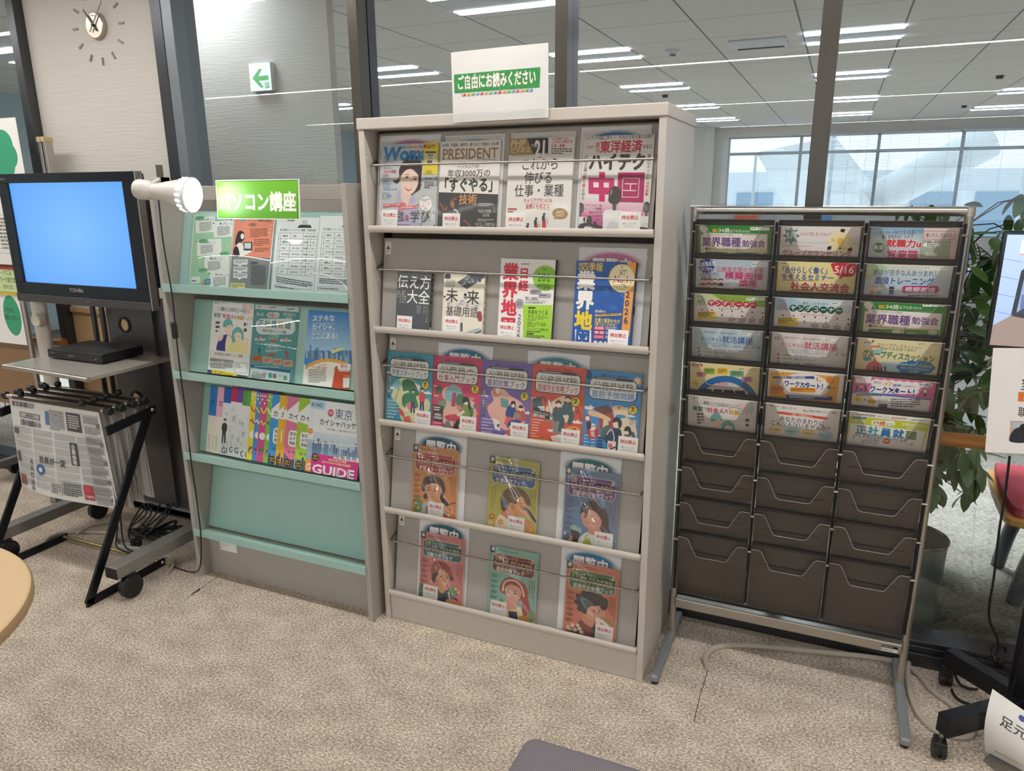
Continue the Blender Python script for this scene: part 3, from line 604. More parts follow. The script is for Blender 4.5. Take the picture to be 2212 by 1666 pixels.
    def mesh(s, name, parent, y=0, m=None, M=None):
        me = bpy.data.meshes.new(name); me.from_pydata(s.v, [], s.f); me.materials.append(m or M_ink)
        ca = me.color_attributes.new('ink', 'FLOAT_COLOR', 'POINT'); fl = []
        for c in s.c: fl += [*c, 1]
        ca.data.foreach_set('color', fl); o = bpy.data.objects.new(name, me); COL.objects.link(o); o.parent = parent; o.location = (0, y, 0)
        if M: o.matrix_local = M
        return o
M_pages = mat('page_block', 'e6e1d6', .8, bump=.3, bscale=30, stretch=(1, 60, 1))
M_sleeve = glassmat('clear_vinyl_sleeve', 'f8f8f6', 1.2, .05, 'b9b6b0', .05)
M_sleevew = glassmat('crinkled_vinyl_sleeve', 'f4f4f2', 1.85, .03, 'b9b6b0', .05)
# "not for loan" sticker, one print shared by all
sp = Print(62, 52, 'f3f1f0'); sp.t('持出禁止', 6, 10, 13, 'cc2a3c', .03, w=50).t('東京しごとセンター', 10, 31, 5.2, '55555c', .01, w=43).t('ヤングコーナー', 15, 39, 5.2, '55555c', .01, w=32)
STK = sp.mesh('loan_sticker', None, 0, M_inkg); STK_ME = STK.data; bpy.data.objects.remove(STK)
def book(name, label, pr, M, th=.004, sticker=None, spine=None, sleeve=0, top=.012, group=None, cat='magazine', stk_s=1.0):
    """a magazine or book in its own frame: x right, z up the slope, cover at y=-th"""
    t = thing(name, label, cat, M.to_translation(), M.to_euler(), group)
    MB().box(.0006, pr.w - .0006, -th + .0003, -.0002, .0004, pr.h - .0008).build('pages', M_pages, t)
    pr.mesh('cover', t, -th, M_inkg)
    if spine: MB().box(pr.w - .0006, pr.w, -th, -.0002, 0, pr.h).build('spine', mat('book_spine', spine, .4), t)
    if sticker:
        o = bpy.data.objects.new('loan_sticker', STK_ME); COL.objects.link(o); o.parent = t; x, z = pr.m(*sticker)
        o.location = (x, -th - pr.n * 2.2e-5 - .0002, max(.001, z - .052 * stk_s)); o.scale = (stk_s,) * 3
    if sleeve:
        w0, h0, rn = pr.w, pr.h, random.Random(len(label)); ph = [rn.uniform(0, 6) for _ in range(4)]; amp = .0035 if sleeve == 2 else .0006
        yb = -th - pr.n * 2.2e-5 - .0009
        def fn(u, v):
            if sleeve == 2:
                m_ = math.exp(-((u - .5 + (v - .45) * .55) / .2) ** 2); q_ = .0058 * m_ * (1 + math.sin(13 * u + 17 * v + ph[0] + 1.5 * math.sin(4 * u + ph[2]))) + .0012 * (1 + math.sin(7 * u - 9 * v + ph[1]))
            else: q_ = .0006 * (1 + math.sin(5 * u - 4.2 * v + ph[0]) * .6)
            return (-.004 + u * (w0 + .008), yb - q_ * min(1, 8 * u, 8 * (1 - u), 8 * v, 5 * (1 - v) + .1), v * (h0 + top))
        MB().grid(fn, 40, 56).build('vinyl_sleeve', M_sleevew if sleeve == 2 else M_sleeve, t, smooth=True)
    return t
def slope(i, x, s, off, tilt=0):
    return Matrix.Translation(on_tier(i, x, s + .0015, off)) @ Matrix.Rotation(-LEAN, 4, 'X') @ Matrix.Rotation(R(tilt), 4, 'Y')
def mslope(i, x, s, off, tilt=0):
    return Matrix.Translation(on_mint(i, x, s + .001, off)) @ Matrix.Rotation(-LM, 4, 'X') @ Matrix.Rotation(R(tilt), 4, 'Y')
# caution labels on the five display panels
cl = Print(21, 42, 'eeedea'); cl.rr(0, 0, 21, 42, 1, 'eeedea').poly([(5.2, 1.8), (2.6, 6.6), (7.8, 6.6)], '2a2415').poly([(5.2, 3), (3.6, 6.1), (6.8, 6.1)], 'e0a820').t('注意', 8.6, 1.6, 5.6, '333333', .015, w=10.5)
cl.poly([(10.5, 9), (2, 26), (19, 26)], '1d1a12').poly([(10.5, 11.6), (4.2, 24.6), (16.8, 24.6)], 'e8bd22').blob([(7, 24), (8, 19.5), (11, 16.5), (12.5, 18), (11.5, 20), (14, 20.5), (14.5, 24)], '1d1a12').small(2.5, 29, 16, 11, 3, '77756f')
c0 = None
for i in range(5):
    M = slope(i, .040, .255 if i != 0 else .255, .0003)
    if c0 is None: c0 = cl.mesh('caution_label', rack, m=M_inkg)
    else: c0 = dup(c0, rack)
    c0.matrix_local = M
# laminated "being read" sheets behind the magazines
M_lam = glassmat('laminate_film', 'fbfbfb', 1.45, .02, bump=.25, bscale=60)
def backsheet(i, x, s, w, h, col, label, txt=True, off=.0012, tilt=0):
    p = Print(w, h, 'e3e3e6'); p.glow(w * .5, h * .155, w * .46, h * .125, col, 'e3e3e6', .74)
    if txt: p.t('閲覧中', w * .2, h * .10, w * .2, 'f4f2f2', .035, w=w * .6, out='7c2a35', ow=.03)
    t = thing('laminated_notice', label, 'notice', slope(i, x, s, off, tilt).to_translation(), slope(i, x, s, off, tilt).to_euler(), 'laminated notices behind the magazines')
    MB().box(0, w / 1000, -.0005, .0, 0, h / 1000).build('sheet', M_white_l, t); p.mesh('print', t, -.0006)
    MB().add([(-.004, -.0014, 0), (w / 1000 + .004, -.0014, 0), (w / 1000 + .004, -.0014, h / 1000 + .004), (-.004, -.0014, h / 1000 + .004)], [(0, 1, 2, 3)]).build('laminate', M_lam, t)
backsheet(0, .044, 0, 222, 300, 'b878a8', 'laminated notice with pink glow behind the portrait magazine on the top tier')
backsheet(0, .282, 0, 206, 293, '5d9cb8', 'laminated notice with pale blue glow behind the black and white magazine on the top tier')
backsheet(0, .508, 0, 208, 293, '5a86b0', 'laminated notice with blue glow behind the magazine with red pedestals')
backsheet(0, .731, 0, 206, 302, '2f74c0', 'laminated notice with strong blue glow behind the robot magazine')
backsheet(1, .731, 0, 208, 294, 'c26a94', 'laminated notice with pink glow behind the blue industry map book')
backsheet(2, .233, 0, 205, 293, '1c6c8c', 'laminated notice with teal glow above the crimson exam magazine')
backsheet(2, .563, 0, 209, 292, '2d7c8c', 'laminated notice with teal glow above the orange exam magazine')
backsheet(3, .129, 0, 205, 303, '1b5f72', 'laminated notice with dark teal glow behind the orange portrait magazine, fourth tier')
backsheet(3, .678, 0, 206, 299, '1a6c70', 'laminated notice with green teal glow behind the purple bannered magazine')
backsheet(4, .129, 0, 205, 303, '16606e', 'laminated notice with teal glow behind the magazine with a red cap portrait')
backsheet(4, .686, 0, 208, 302, '1878a4', 'laminated notice with bright blue glow behind the green bannered magazine')
def hh(*a): return a
SERIF = {'P': [(.13, 'bt')], 'R': [(.13, 'bt'), (.56, 'b')], 'E': [(.13, 'bt')], 'I': [(.13, 'bt')], 'D': [(.13, 'bt')], 'N': [(.13, 'bt'), (.62, 'bt')], 'T': [(.31, 'b')], 'H': [(.13, 'bt'), (.6, 'bt')], 'W': [(.1, 't'), (.5, 't'), (.93, 't')], 'm': [(.13, 'b'), (.45, 'b'), (.77, 'b')], 'n': [(.13, 'b'), (.47, 'b')], 'a': [], 'o': [], 'S': []}
def serif(p, txt, x, y, h, w, col, b=0, sh=0):
    tot = sum(glyph(c, b)[2] for c in txt); k = w / tot; p.t(txt, x, y, h, col, b, w=w, sh=sh); cx = 0
    for c in txt:
        g = glyph(c, b)
        for sx, e in SERIF.get(c, []):
            for q, yy in (('b', .86), ('t', .86 - .686)):
                if q in e: X = x + (cx + sx + sh * (.0 if q == 'b' else .65)) * k; Y = y + yy * h; p.rect(X - .12 * k, Y - (.025 if q == 'b' else 0) * h, X + .12 * k, Y + (0 if q == 'b' else .025) * h, col); p.n -= .85
        cx += g[2]
    p.n += 1; return p
# ---- tier 1
p = Print(212, 272, 'c9cdd4', (272, 308), (1068, 290), (248, 1475))
p.grad(250, 280, 1080, 700, 'bcc6d3', 'cfd0d4').blob([(300, 1090), (440, 980), (540, 950), (700, 1010), (860, 900), (1000, 850), (1060, 1000), (1050, 1500), (240, 1500)], 'c3c9cc')
for k in range(26): q = random.Random(k); a, b = q.uniform(700, 1040), q.uniform(760, 1440); p.blob([(a, b), (a + 18, b - 34), (a + 44, b - 10), (a + 16, b + 12)], q.choice(['8ba0a3', 'a9b4b8', '7d9396', 'dfe2e2']))
p.blob([(520, 960), (560, 930), (720, 960), (770, 1100), (800, 1480), (430, 1480), (470, 1150)], 'b9b3d2').poly([(560, 900), (690, 920), (700, 1010), (640, 1180), (560, 1040)], 'ebcdbd')
p.blob([(600, 520), (690, 450), (790, 480), (845, 580), (838, 760), (830, 900), (760, 960), (700, 985), (690, 800), (560, 800), (500, 840), (440, 800), (520, 770), (530, 640)], '3a3030')
p.blob([(560, 640), (640, 600), (760, 640), (800, 740), (790, 860), (740, 950), (680, 985), (610, 960), (555, 860), (535, 750)], 'f0d3c4')
p.blob([(545, 660), (600, 590), (700, 580), (800, 640), (815, 740), (770, 690), (700, 640), (620, 660), (560, 730), (545, 800)], '3a3030')
for ex, ey in ((640, 750), (755, 775)): p.ell(ex, ey, 26, 11, '43302b').ell(ex, ey - 34, 34, 5, '7a5a4c')
p.blob([(605, 880), (650, 905), (705, 900), (680, 935), (640, 928)], 'c4505a').blob([(618, 888), (655, 905), (695, 903), (665, 920)], 'fbf4f0').line([(700, 800), (715, 845), (695, 850)], 4, 'd9ac98')
p.blob([(690, 330), (760, 300), (850, 400), (800, 440), (700, 420)], 'e9cbbb')
serif(p, 'Woman', 300, 308, 250, 735, '2c88cc', .045, .12); p.rect(866, 285, 1075, 400, 'e9d53c').rect(866, 400, 1075, 710, 'e9d53c')
p.t('日経', 535, 330, 46, '2c88cc').t('今、豊か人生を切り開く', 640, 336, 28, '6b5548', w=210).ell(885, 336, 22, 24, 'd23a2e').t('お金を増やす', 915, 315, 28, '3d3410', .02, w=125).t('最強ルール', 915, 342, 26, '3d3410', .02, w=100)
p.rect(893, 405, 1038, 575, 'e6e2c2').rect(888, 405, 1036, 430, '5a584c').t('ANA', 920, 432, 40, '3b372c', .03, w=80).rect(915, 525, 985, 560, '6b4a3a').rr(925, 470, 990, 515, 6, 'c8c49c').t('一生困らない', 880, 655, 26, '3d3410', w=120).t('お金の教科書', 890, 680, 24, '3d3410', w=100)
p.t('5', 308, 455, 60, '4a4a50').t('[日経ウーマン]', 296, 528, 36, '55555a', w=150).small(315, 625, 150, 18, 1, '88888c').t('大人の教養', 305, 655, 44, 'c4405a', .015, w=185).t('2026', 303, 705, 46, 'c4405a', .01)
p.small(300, 770, 140, 16, 1, '77777c').t('逆境の', 300, 790, 40, '2f86c4', .01).t('乗り越え方', 299, 830, 38, '2f86c4', .01, w=130).small(298, 882, 200, 16, 1, '77777c').t('人生を変えた一冊', 296, 902, 38, '2f86c4', .01, w=205).small(300, 965, 130, 16, 1, '77777c').t('◎「手帳部」', 294, 990, 42, '2f86c4', .01, w=150).t('始まります！', 293, 1030, 30, '55555a', w=115)
p.small(890, 755, 125, 30, 1, '6a6668').small(885, 812, 130, 95, 3, '6a6668')
p.poly([(308, 1128), (624, 1097), (630, 1134), (312, 1166)], 'd8343e').t('AIを味方につけて効率アップ', 316, 1131, 28, 'ffffff', .01, w=300, rot=-5).poly([(518, 1155), (800, 1124), (806, 1162), (522, 1194)], 'd8343e').t('キャリアも人生も豊かになる', 525, 1160, 28, 'ffffff', .01, w=272, rot=-5)
p.ell(915, 1105, 82, 100, 'f2f1ee').small(855, 1040, 120, 40, 2, '77727a').t('「キャリアと', 845, 1085, 36, 'c8384a', .01, w=135).t('学び」の', 860, 1120, 36, 'c8384a', .01, w=100).t('実践', 885, 1157, 28, '66606a')
p.t('強', 515, 1200, 165, '4a4a4e', w=98).t('&', 622, 1240, 120, 'c4485e', w=62).t('学び', 694, 1200, 170, '4a4a4e', w=280).small(510, 1395, 280, 22, 1, '8a6a70').rr(300, 1432, 970, 1466, 14, 'eceae6').small(312, 1438, 640, 20, 1, 'a04a58')
book('magazine', 'pastel magazine with a smiling woman portrait and blue title, top tier far left', p, slope(0, .0505, 0, .003), sticker=(288, 1203), sleeve=1, th=.005, top=.010, group='magazines on the top tier')
p = Print(208, 274, 'eeeae6', (1105, 285), (1930, 255), (1050, 1480))
p.t('AI活用、性弱説、脳科学…稼ぐ人の「仕組み」全公開', 1122, 308, 48, '3a3a3c', .02, w=780); serif(p, 'PRESIDENT', 1130, 350, 195, 765, 'a8825e', .02)
p.t('プレジデント', 1110, 500, 34, '3a3a3c', .015, w=168).small(1635, 505, 250, 16, 1, '99948f').t('＼やる気は不要！／', 1290, 590, 52, '6a6664', w=440).t('年収3000万の', 1198, 655, 108, '3b3b3d', .012, w=600).t('「すぐやる」', 1080, 770, 200, '3b3b3d', .035, w=830)
p.rect(1040, 962, 1930, 1490, '3f4145').t('技術', 1360, 975, 150, 'd49a5e', .02, w=255)
p.curve([(1330, 1035), (1270, 1060), (1250, 1120), (1290, 1150), (1260, 1165)], 34, '8a5a48').curve([(1090, 1105), (1130, 1160), (1170, 1200), (1190, 1150)], 30, '8a5a48').ell(1270, 1120, 34, 40, 'a8705a').curve([(1290, 1190), (1330, 1200), (1345, 1235)], 26, 'aebfce').curve([(1430, 1320), (1480, 1360), (1550, 1430)], 22, '8a5a50')
p.small(1640, 1090, 190, 45, 2, 'b9b4ae').t('「先送り症候群」の', 1610, 1170, 52, 'd8d2ca', w=250).t('処方箋', 1690, 1222, 46, 'd8d2ca', w=90).small(1620, 1295, 220, 45, 2, 'b9b4ae').t('おそろしく成果が出る', 1590, 1345, 50, 'd8d2ca', w=275).t('「性弱説」の使い方', 1600, 1392, 48, 'd8d2ca', w=245)
book('magazine', 'white business magazine with gold serif title and dark lower half, second on the top tier', p, slope(0, .270, 0, .003), sticker=(1135, 1243), sleeve=1, th=.005, top=.014, group='magazines on the top tier')
p = Print(208, 276, 'ebe8e4', (125, 300), (990, 262), (55, 1505))
p.poly([(125, 300), (640, 283), (636, 492), (116, 512)], 'b3905f').poly([(355, 290), (645, 283), (640, 492), (455, 500)], '4a4644').poly([(445, 300), (645, 283), (640, 492), (500, 498)], '3c3446')
serif(p, 'PHP', 140, 300, 118, 200, 'e8dcc8', .02, .1); p.t('ビジネス', 138, 405, 88, 'e8dcc8', .02, w=270); serif(p, 'THE', 418, 358, 58, 84, 'eeeae6'); serif(p, '21', 468, 275, 290, 165, 'f4f2f0', .035); p.rect(470, 478, 632, 488, 'f4f2f0')
p.t('9人の識者が予測！', 690, 280, 36, 'c03a44', .01, w=240).t('これから伸びる', 686, 315, 46, 'c03a44', .015, w=280).t('仕事・業種', 684, 365, 44, 'c03a44', .015, w=175).small(683, 412, 270, 84, 3, '66625f').small(145, 514, 310, 10, 1, '8a8683').small(505, 525, 60, 18, 1, 'b8504a')
p.t('これから', 285, 545, 170, '47484c', .008, w=510).t('伸びる', 330, 715, 170, '47484c', .008, w=385).t('仕事・業種', 195, 885, 170, '47484c', .008, w=660).t('キャリアプランにも', 315, 1058, 62, 'c8323c', .012, w=390).rect(318, 1118, 705, 1121, 'c8323c').t('投資にも役立つ', 345, 1132, 62, 'c8323c', .012, w=320).rect(345, 1190, 665, 1193, 'c8323c')
p.ell(802, 1235, 102, 70, 'b08a5c').poly([(740, 1280), (712, 1310), (775, 1295)], 'b08a5c').t('AIだけ', 752, 1195, 44, 'f6f0e6', .02, w=105).t('じゃない！', 738, 1238, 42, 'f6f0e6', .02, w=135)
p.rr(98, 1195, 222, 1218, 8, 'c8545a').small(98, 1232, 150, 34, 1, '55524f')
for px_, py_, ph_ in ((375, 1480, 40), (485, 1400, 120), (592, 1340, 180)):
    p.rect(px_ - 26, py_, px_ + 24, 1520, 'd03a38').blob([(px_ - 22, py_), (px_ - 26, py_ - 60), (px_ + 5, py_ - 75), (px_ + 14, py_ - 20), (px_ + 12, py_)], '3a3c42').ell(px_ + 2, py_ - 88, 15, 17, '3a3234').line([(px_ + 8, py_ - 6), (px_ + 45, py_ - 20), (px_ + 52, py_ + 40)], 8, '8a8a8c').poly([(px_ + 30, py_ - 50), (px_ + 50, py_ - 60), (px_ + 44, py_ - 25)], 'c9c9cb')
p.t('05', 706, 1450, 72, 'a8825e', .02, w=75).t('2026', 795, 1455, 34, 'a8825e', .01, w=68)
book('magazine', 'white business magazine with three red pedestals drawn at its foot, third on the top tier', p, slope(0, .5065, 0, .003), sticker=(88, 1295), sleeve=1, th=.005, top=.014, group='magazines on the top tier')
p = Print(207, 275, 'e9e6e6', (1130, 265), (2065, 225), (1045, 1515))
p.grad(1040, 1060, 2010, 1290, 'eadfe4', 'dd6ba6').grad(1040, 1290, 2010, 1530, 'dd6ba6', '7d4a72')
p.t('ハイテク中国に学べ──それが日本企業の活路だ', 1142, 262, 60, '38383a', .012, w=915, rot=-2.6).t('週', 1285, 335, 72, 'd23a52', .02, w=60).t('刊', 1288, 402, 70, 'd23a52', .02, w=55).t('東洋経済', 1350, 318, 165, 'd23a52', .03, w=562, rot=-2.4).small(1170, 385, 100, 40, 2, 'c86474').t('4/18-25', 1915, 348, 70, '4a4848', .01, w=118)
p.t('ハイテク', 1205, 480, 230, '403c3c', .055, w=765, rot=-1.5).t('日本企業の', 1135, 505, 54, '38383a', .008, vert=True).t('勝ち筋', 1110, 770, 52, 'cc3044', .015, vert=True).t('を探せ', 1098, 935, 50, '38383a', .008, vert=True).t('産業ロボットも', 1975, 475, 46, '38383a', .008, vert=True).t('日中逆転', 1955, 815, 46, 'cc3044', .015, vert=True)
k = 'cc2f74'; p.rect(1190, 790, 1540, 1000, k).rect(1335, 715, 1415, 1095, k).rect(1258, 850, 1330, 915, 'ece6e8').rect(1398, 848, 1468, 912, 'ece6e8')
p.poly([(1590, 715), (1940, 705), (1925, 1085), (1580, 1090)], 'b52e66').line([(1655, 785), (1870, 780), (1855, 1020), (1645, 1025), (1655, 785)], 8, 'ece6e8').line([(1680, 855), (1840, 852)], 12, 'ece6e8').line([(1660, 940), (1830, 938)], 12, 'ece6e8').line([(1758, 855), (1750, 938)], 12, 'ece6e8')
def robot(x, y, q):
    p.blob([(x - 150 * q, y + 520 * q), (x - 140 * q, y + 240 * q), (x - 60 * q, y + 190 * q), (x + 90 * q, y + 200 * q), (x + 180 * q, y + 230 * q), (x + 170 * q, y + 420 * q), (x + 120 * q, y + 640 * q), (x - 150 * q, y + 640 * q)], 'e6e4e8').blob([(x + 60 * q, y + 240 * q), (x + 110 * q, y + 210 * q), (x + 90 * q, y + 330 * q)], '3a363c')
    p.blob([(x - 110 * q, y + 470 * q), (x - 70 * q, y + 350 * q), (x + 20 * q, y + 340 * q), (x + 60 * q, y + 430 * q), (x - 40 * q, y + 540 * q)], 'd2d0d8').blob([(x - 75 * q, y + 30 * q), (x - 50 * q, y - 60 * q), (x + 20 * q, y - 95 * q), (x + 75 * q, y - 40 * q), (x + 75 * q, y + 60 * q), (x + 20 * q, y + 130 * q), (x - 70 * q, y + 100 * q)], '474240').blob([(x - 60 * q, y + 0 * q), (x - 40 * q, y - 50 * q), (x - 25 * q, y - 45 * q), (x - 45 * q, y + 20 * q)], '8a8684').rect(x - 25 * q, y + 120 * q, x + 20 * q, y + 200 * q, '5a5660')
robot(1080, 1180, .62); robot(1965, 1130, .62); p.blob([(1050, 1530), (1080, 1400), (1250, 1380), (1400, 1420), (1500, 1400), (1980, 1400), (1990, 1530)], '4a3a4c'); robot(1200, 1330, .5); robot(1545, 990, 1.05); robot(1275, 1390, .38)
for k, tx in enumerate(('ヒューマノイド・AI', 'ロボット・半導体', '電気自動車', '工作機械', 'FA…')): p.t(tx, 1378, 1125 + 45 * k, 38, '5a3a4e', .01, al='r')
p.t('「脱中国論」のまやかしを斬る', 1150, 1470, 80, 'f2eef0', .03, w=740, out='4a3a4c')
book('magazine', 'weekly magazine with large pink characters and white robots, rightmost on the top tier', p, slope(0, .742, 0, .003), sticker=(1618, 1212), sleeve=1, th=.004, top=.014, group='magazines on the top tier')
# ---- tier 2
p = Print(131, 195, '565a5e', (368, 560), (850, 580), (385, 1330))
p.t('伝え方', 372, 590, 185, 'f0efec', .012, w=475).t('大全', 518, 785, 190, 'f0efec', .012, w=325)
for k, tx in enumerate(('AI時代に', '必要なのは', 'IQよりも', '説得力')): p.t(tx, 480 - 34 * k, 795, 34, 'c9c9c6', 0, vert=True)
p.t('カーマイン・ガロ', 802, 995, 27, 'd8d8d4', 0, vert=True); p.small(672, 990, 60, 110, 12, '9a9c9c').small(768, 995, 22, 110, 8, '9a9c9c')
t = book('book', 'dark grey paperback with white title, leftmost on the second tier', p, slope(1, .100, 0, .003, .6), sticker=(402, 1130), th=.014, spine='3c3f3a', stk_s=.95, group='books on the second tier')
sp_ = Print(14, 195, '3f423c'); sp_.t('伝え方大全', 3, 6, 10, 'c4c28a', 0, vert=True, w=88).small(3, 100, 8, 60, 9, '9a9a70').rr(3, 176, 11, 190, 1, 'd6d4bc')
sp_.mesh('spine_print', t, M=Matrix.Translation((.1312, -.014, 0)) @ Matrix.Rotation(R(90), 4, 'Z'))
p = Print(148, 199, 'e9e3d2', (1030, 570), (1600, 590), (990, 1380))
for k in range(14): q = random.Random(90 + k); p.small(q.uniform(1010, 1480), q.uniform(580, 1340), 90, 90, 9, 'b9c3cc', k, .3)
p.poly([(1210, 690), (1350, 610), (1350, 580), (1600, 590), (1600, 620), (1350, 780)], '5e5f66').poly([(1345, 585), (1385, 590), (1400, 640), (1340, 660)], '8e9096')
for k in range(26): q = random.Random(k); a = q.uniform(1240, 1540); b = 690 - (a - 1240) * .3 + q.uniform(-35, 60); p.rect(a, b, a + 18, b + 22, q.choice(['3c3d44', '8d8e96', 'b9bac0'])); p.n -= .85
p.n += 1
p.blob([(1040, 640), (1050, 590), (1110, 585), (1118, 640)], '4e5468').t('2019', 1055, 660, 44, '55524c', 0, w=130).rect(1035, 706, 1200, 709, '8a867c').t('2020', 1050, 716, 44, '55524c', 0, w=135)
p.t('未', 1055, 765, 195, '45433f', .012, w=180).t('来', 1345, 785, 200, '45433f', .012, w=185).t('の', 1245, 905, 100, '4a82b4', 0, w=85).blob([(1310, 850), (1330, 830), (1350, 850), (1345, 905), (1312, 905)], '8a8c94').ell(1328, 850, 18, 18, '35353c')
p.t('ビ　ジ　ネ　ス', 1070, 950, 55, '55534f', 0, w=440, rot=4).t('基礎用語', 1055, 1000, 140, '45433f', .005, w=460, rot=2).blob([(1500, 1080), (1550, 1070), (1560, 1180), (1510, 1185)], '9a4a5c').ell(1036, 885, 14, 16, '7a3a44')
p.poly([(1235, 1385), (1490, 1285), (1555, 1290), (1555, 1320), (1290, 1410), (1250, 1405)], 'b6bec6').poly([(1370, 1405), (1555, 1305), (1555, 1330), (1400, 1415)], '5c6472').rect(1265, 1222, 1292, 1330, '4c5058')
t = book('book', 'cream paperback with black brush title and gadget drawings, second tier beside the dark book', p, slope(1, .277, 0, .003, .3), sticker=(1030, 1140), th=.012, spine='ddd9bf', stk_s=.95, group='books on the second tier')
sp_ = Print(12, 199, 'd8d5b8'); sp_.t('未来の基礎用語', 2, 20, 9, '4a4a3c', .01, vert=True, w=150); sp_.mesh('spine_print', t, M=Matrix.Translation((.1482, -.012, 0)) @ Matrix.Rotation(R(90), 4, 'Z'))
p = Print(183, 252, 'ece9e8', (160, 290), (885, 320), (100, 1320))
for k in range(22): a = R(180 + 12 * k); p.line([(450 + 240 * math.cos(a), 620 + 240 * math.sin(a)), (450 + 600 * math.cos(a), 620 + 700 * math.sin(a))], 3, 'd3d1d4'); p.n -= .85
p.n += 1
p.t('業界地図', 190, 350, 220, 'd33c4c', .045, vert=True, w=920).t('日経', 405, 410, 140, 'd33c4c', .04, vert=True, w=320).small(430, 360, 175, 22, 1, '55525a').star(745, 545, 165, 155, 30, '8cc63a').small(710, 425, 115, 24, 1, '3f5a1c').t('201', 650, 455, 150, '3f5a24', 0, w=170).t('業界', 768, 568, 26, '3f5a24', .01).t('4900', 650, 595, 80, '3f5a24', 0, w=160).t('企業・団体', 716, 665, 26, '3f5a24', .01, w=95)
p.rr(545, 685, 698, 750, 22, '9c9ba0').small(575, 700, 90, 36, 2, '4c4a50').rr(660, 735, 825, 795, 22, 'a9a8ae').small(680, 752, 125, 24, 1, '4c4a50').t('投資、企業研究、', 485, 775, 42, '4a484c', .01, w=190).t('マーケティングリサーチに！', 485, 808, 38, '4a484c', .01, w=290).small(485, 848, 330, 22, 1, '77747a').ell(408, 868, 58, 64, 'a3a4a8').t('21', 376, 835, 62, '45444a', .015, w=64)
p.grad(455, 880, 840, 1345, 'a6d63c', '9ad03a').rr(522, 908, 622, 930, 10, '3c4a1c').t('未来をつくる', 520, 935, 68, '3a5a18', .02, w=270).t('テクノロジー', 518, 1000, 66, '3a5a18', .02, w=270).small(515, 1068, 180, 18, 1, '4c6a22').t('世界シェア71品目', 513, 1092, 50, '3a4a22', .015, w=250).small(512, 1145, 180, 18, 1, '4c6a22').t('フレームワークで業界分析', 508, 1166, 36, '3a4a22', .01, w=285).small(506, 1212, 285, 26, 1, '3a4a22').rr(505, 1238, 602, 1258, 9, '3c4a1c').small(500, 1268, 240, 44, 2, '3a4a22')
p.t('2026', 388, 985, 95, '4a484c', 0, vert=True, w=320).t('年版', 370, 1300, 26, '4a484c', .01).small(645, 1358, 130, 16, 1, '66646a')
p.rect(120, 1188, 352, 1345, 'eecfd8')
t = book('book', 'white and lime green industry guide book with red vertical title, second tier', p, slope(1, .481, 0, .003), sticker=(118, 1195), th=.016, spine='3a3c34', group='books on the second tier')
p = Print(183, 252, '2c5ba8', (1165, 325), (1955, 348), (1085, 1400))
for k in range(18): q = random.Random(40 + k); a, b = q.uniform(1380, 1760), q.uniform(480, 960); p.poly([(a, b), (a + 50, b - 28), (a + 95, b + 10), (a + 40, b + 44)], q.choice(['2a66b8', '3f78c2', '2454a0'])).poly([(a + 25, b), (a + 48, b - 12), (a + 70, b + 8), (a + 42, b + 24)], '2c5ba8')
p.poly([(1838, 345), (1955, 348), (1865, 1270), (1760, 1262)], 'e9a24a').t('会社', 1193, 345, 56, 'e6c84a', .015, vert=True).t('四季報', 1240, 340, 120, 'e6c84a', .02, w=285, rot=2).t('業界', 1180, 455, 245, 'f2f0ea', .05, vert=True, w=500).t('地', 1140, 960, 250, 'e9cf3e', .045, w=245).rect(1140, 1205, 1360, 1420, 'f2f0ea').t('図', 1150, 1200, 210, '2c5ba8', .05, w=200)
p.t('2026', 1820, 690, 110, '2c3f78', .03, vert=True, w=425, ).t('年版', 1800, 1100, 26, '2c3f78'); p.star(1768, 545, 176, 170, 36, 'c9a445').ell(1768, 545, 165, 176, 'f0e3ae').ell(1768, 545, 152, 162, 'e9d794').ell(1768, 545, 148, 158, 'f2e8bd').t('♛', 1750, 375, 50, 'a98a34').t('15年連続', 1730, 432, 30, '5a4a28', .01, w=105).t('売上', 1742, 462, 44, '4a3a22', .02, w=75).t('No.1', 1670, 490, 125, 'c03a5c', .02, w=195).t('シェア76%', 1692, 605, 60, '4a3a22', .02, w=140).small(1715, 670, 95, 14, 1, '8a7a4c')
for sgn in (-1, 1):
    for k in range(9): a = R(200 + 18 * k) if sgn < 0 else R(-20 - 18 * k); p.ell(1768 + 122 * math.cos(a) * 1.0, 560 - 128 * math.sin(a), 14, 9, 'cdb469', 8); p.n -= .85
p.n += 1
p.t('過去最多の', 1412, 945, 36, 'f2f0ea', .01, w=145).poly([(1412, 1000), (1768, 978), (1768, 1010), (1412, 1034)], 'c9a86a').t('194業界を掲載 4176社', 1420, 990, 36, '4a3a2c', .01, w=320, rot=-3.5).t('企業と経済の今が', 1410, 1045, 56, 'f0d84a', .02, w=340, rot=3).t('1冊でよくわかる！', 1405, 1098, 54, 'f0d84a', .02, w=320, rot=2)
for k, tx in enumerate(('株式投資', '就職・転職', 'ビジネス')): p.rect(1400 - 3 * k, 1155 + 56 * k, 1545 - 6 * k, 1200 + 56 * k, 'd0486c').t(tx, 1415 - 3 * k, 1156 + 56 * k, 40, 'f8e6ec', .01, w=115).small(1555 - 4 * k, 1162 + 56 * k, 150, 40, 2, 'c9d4ea')
p.t('280', 1395, 1315, 165, 'f2f0ea', .03, w=190).poly([(1545, 1350), (1580, 1420), (1550, 1425)], 'c03a4c')
t = book('book', 'thick blue industry map book with gold seal, rightmost on the second tier', p, slope(1, .731, 0, .003), sticker=(1588, 1250), th=.018, spine='24365e', group='books on the second tier')
MB().box(.1835, .186, -.012, -.008, .10, .125).build('index_tab', M_black, t)
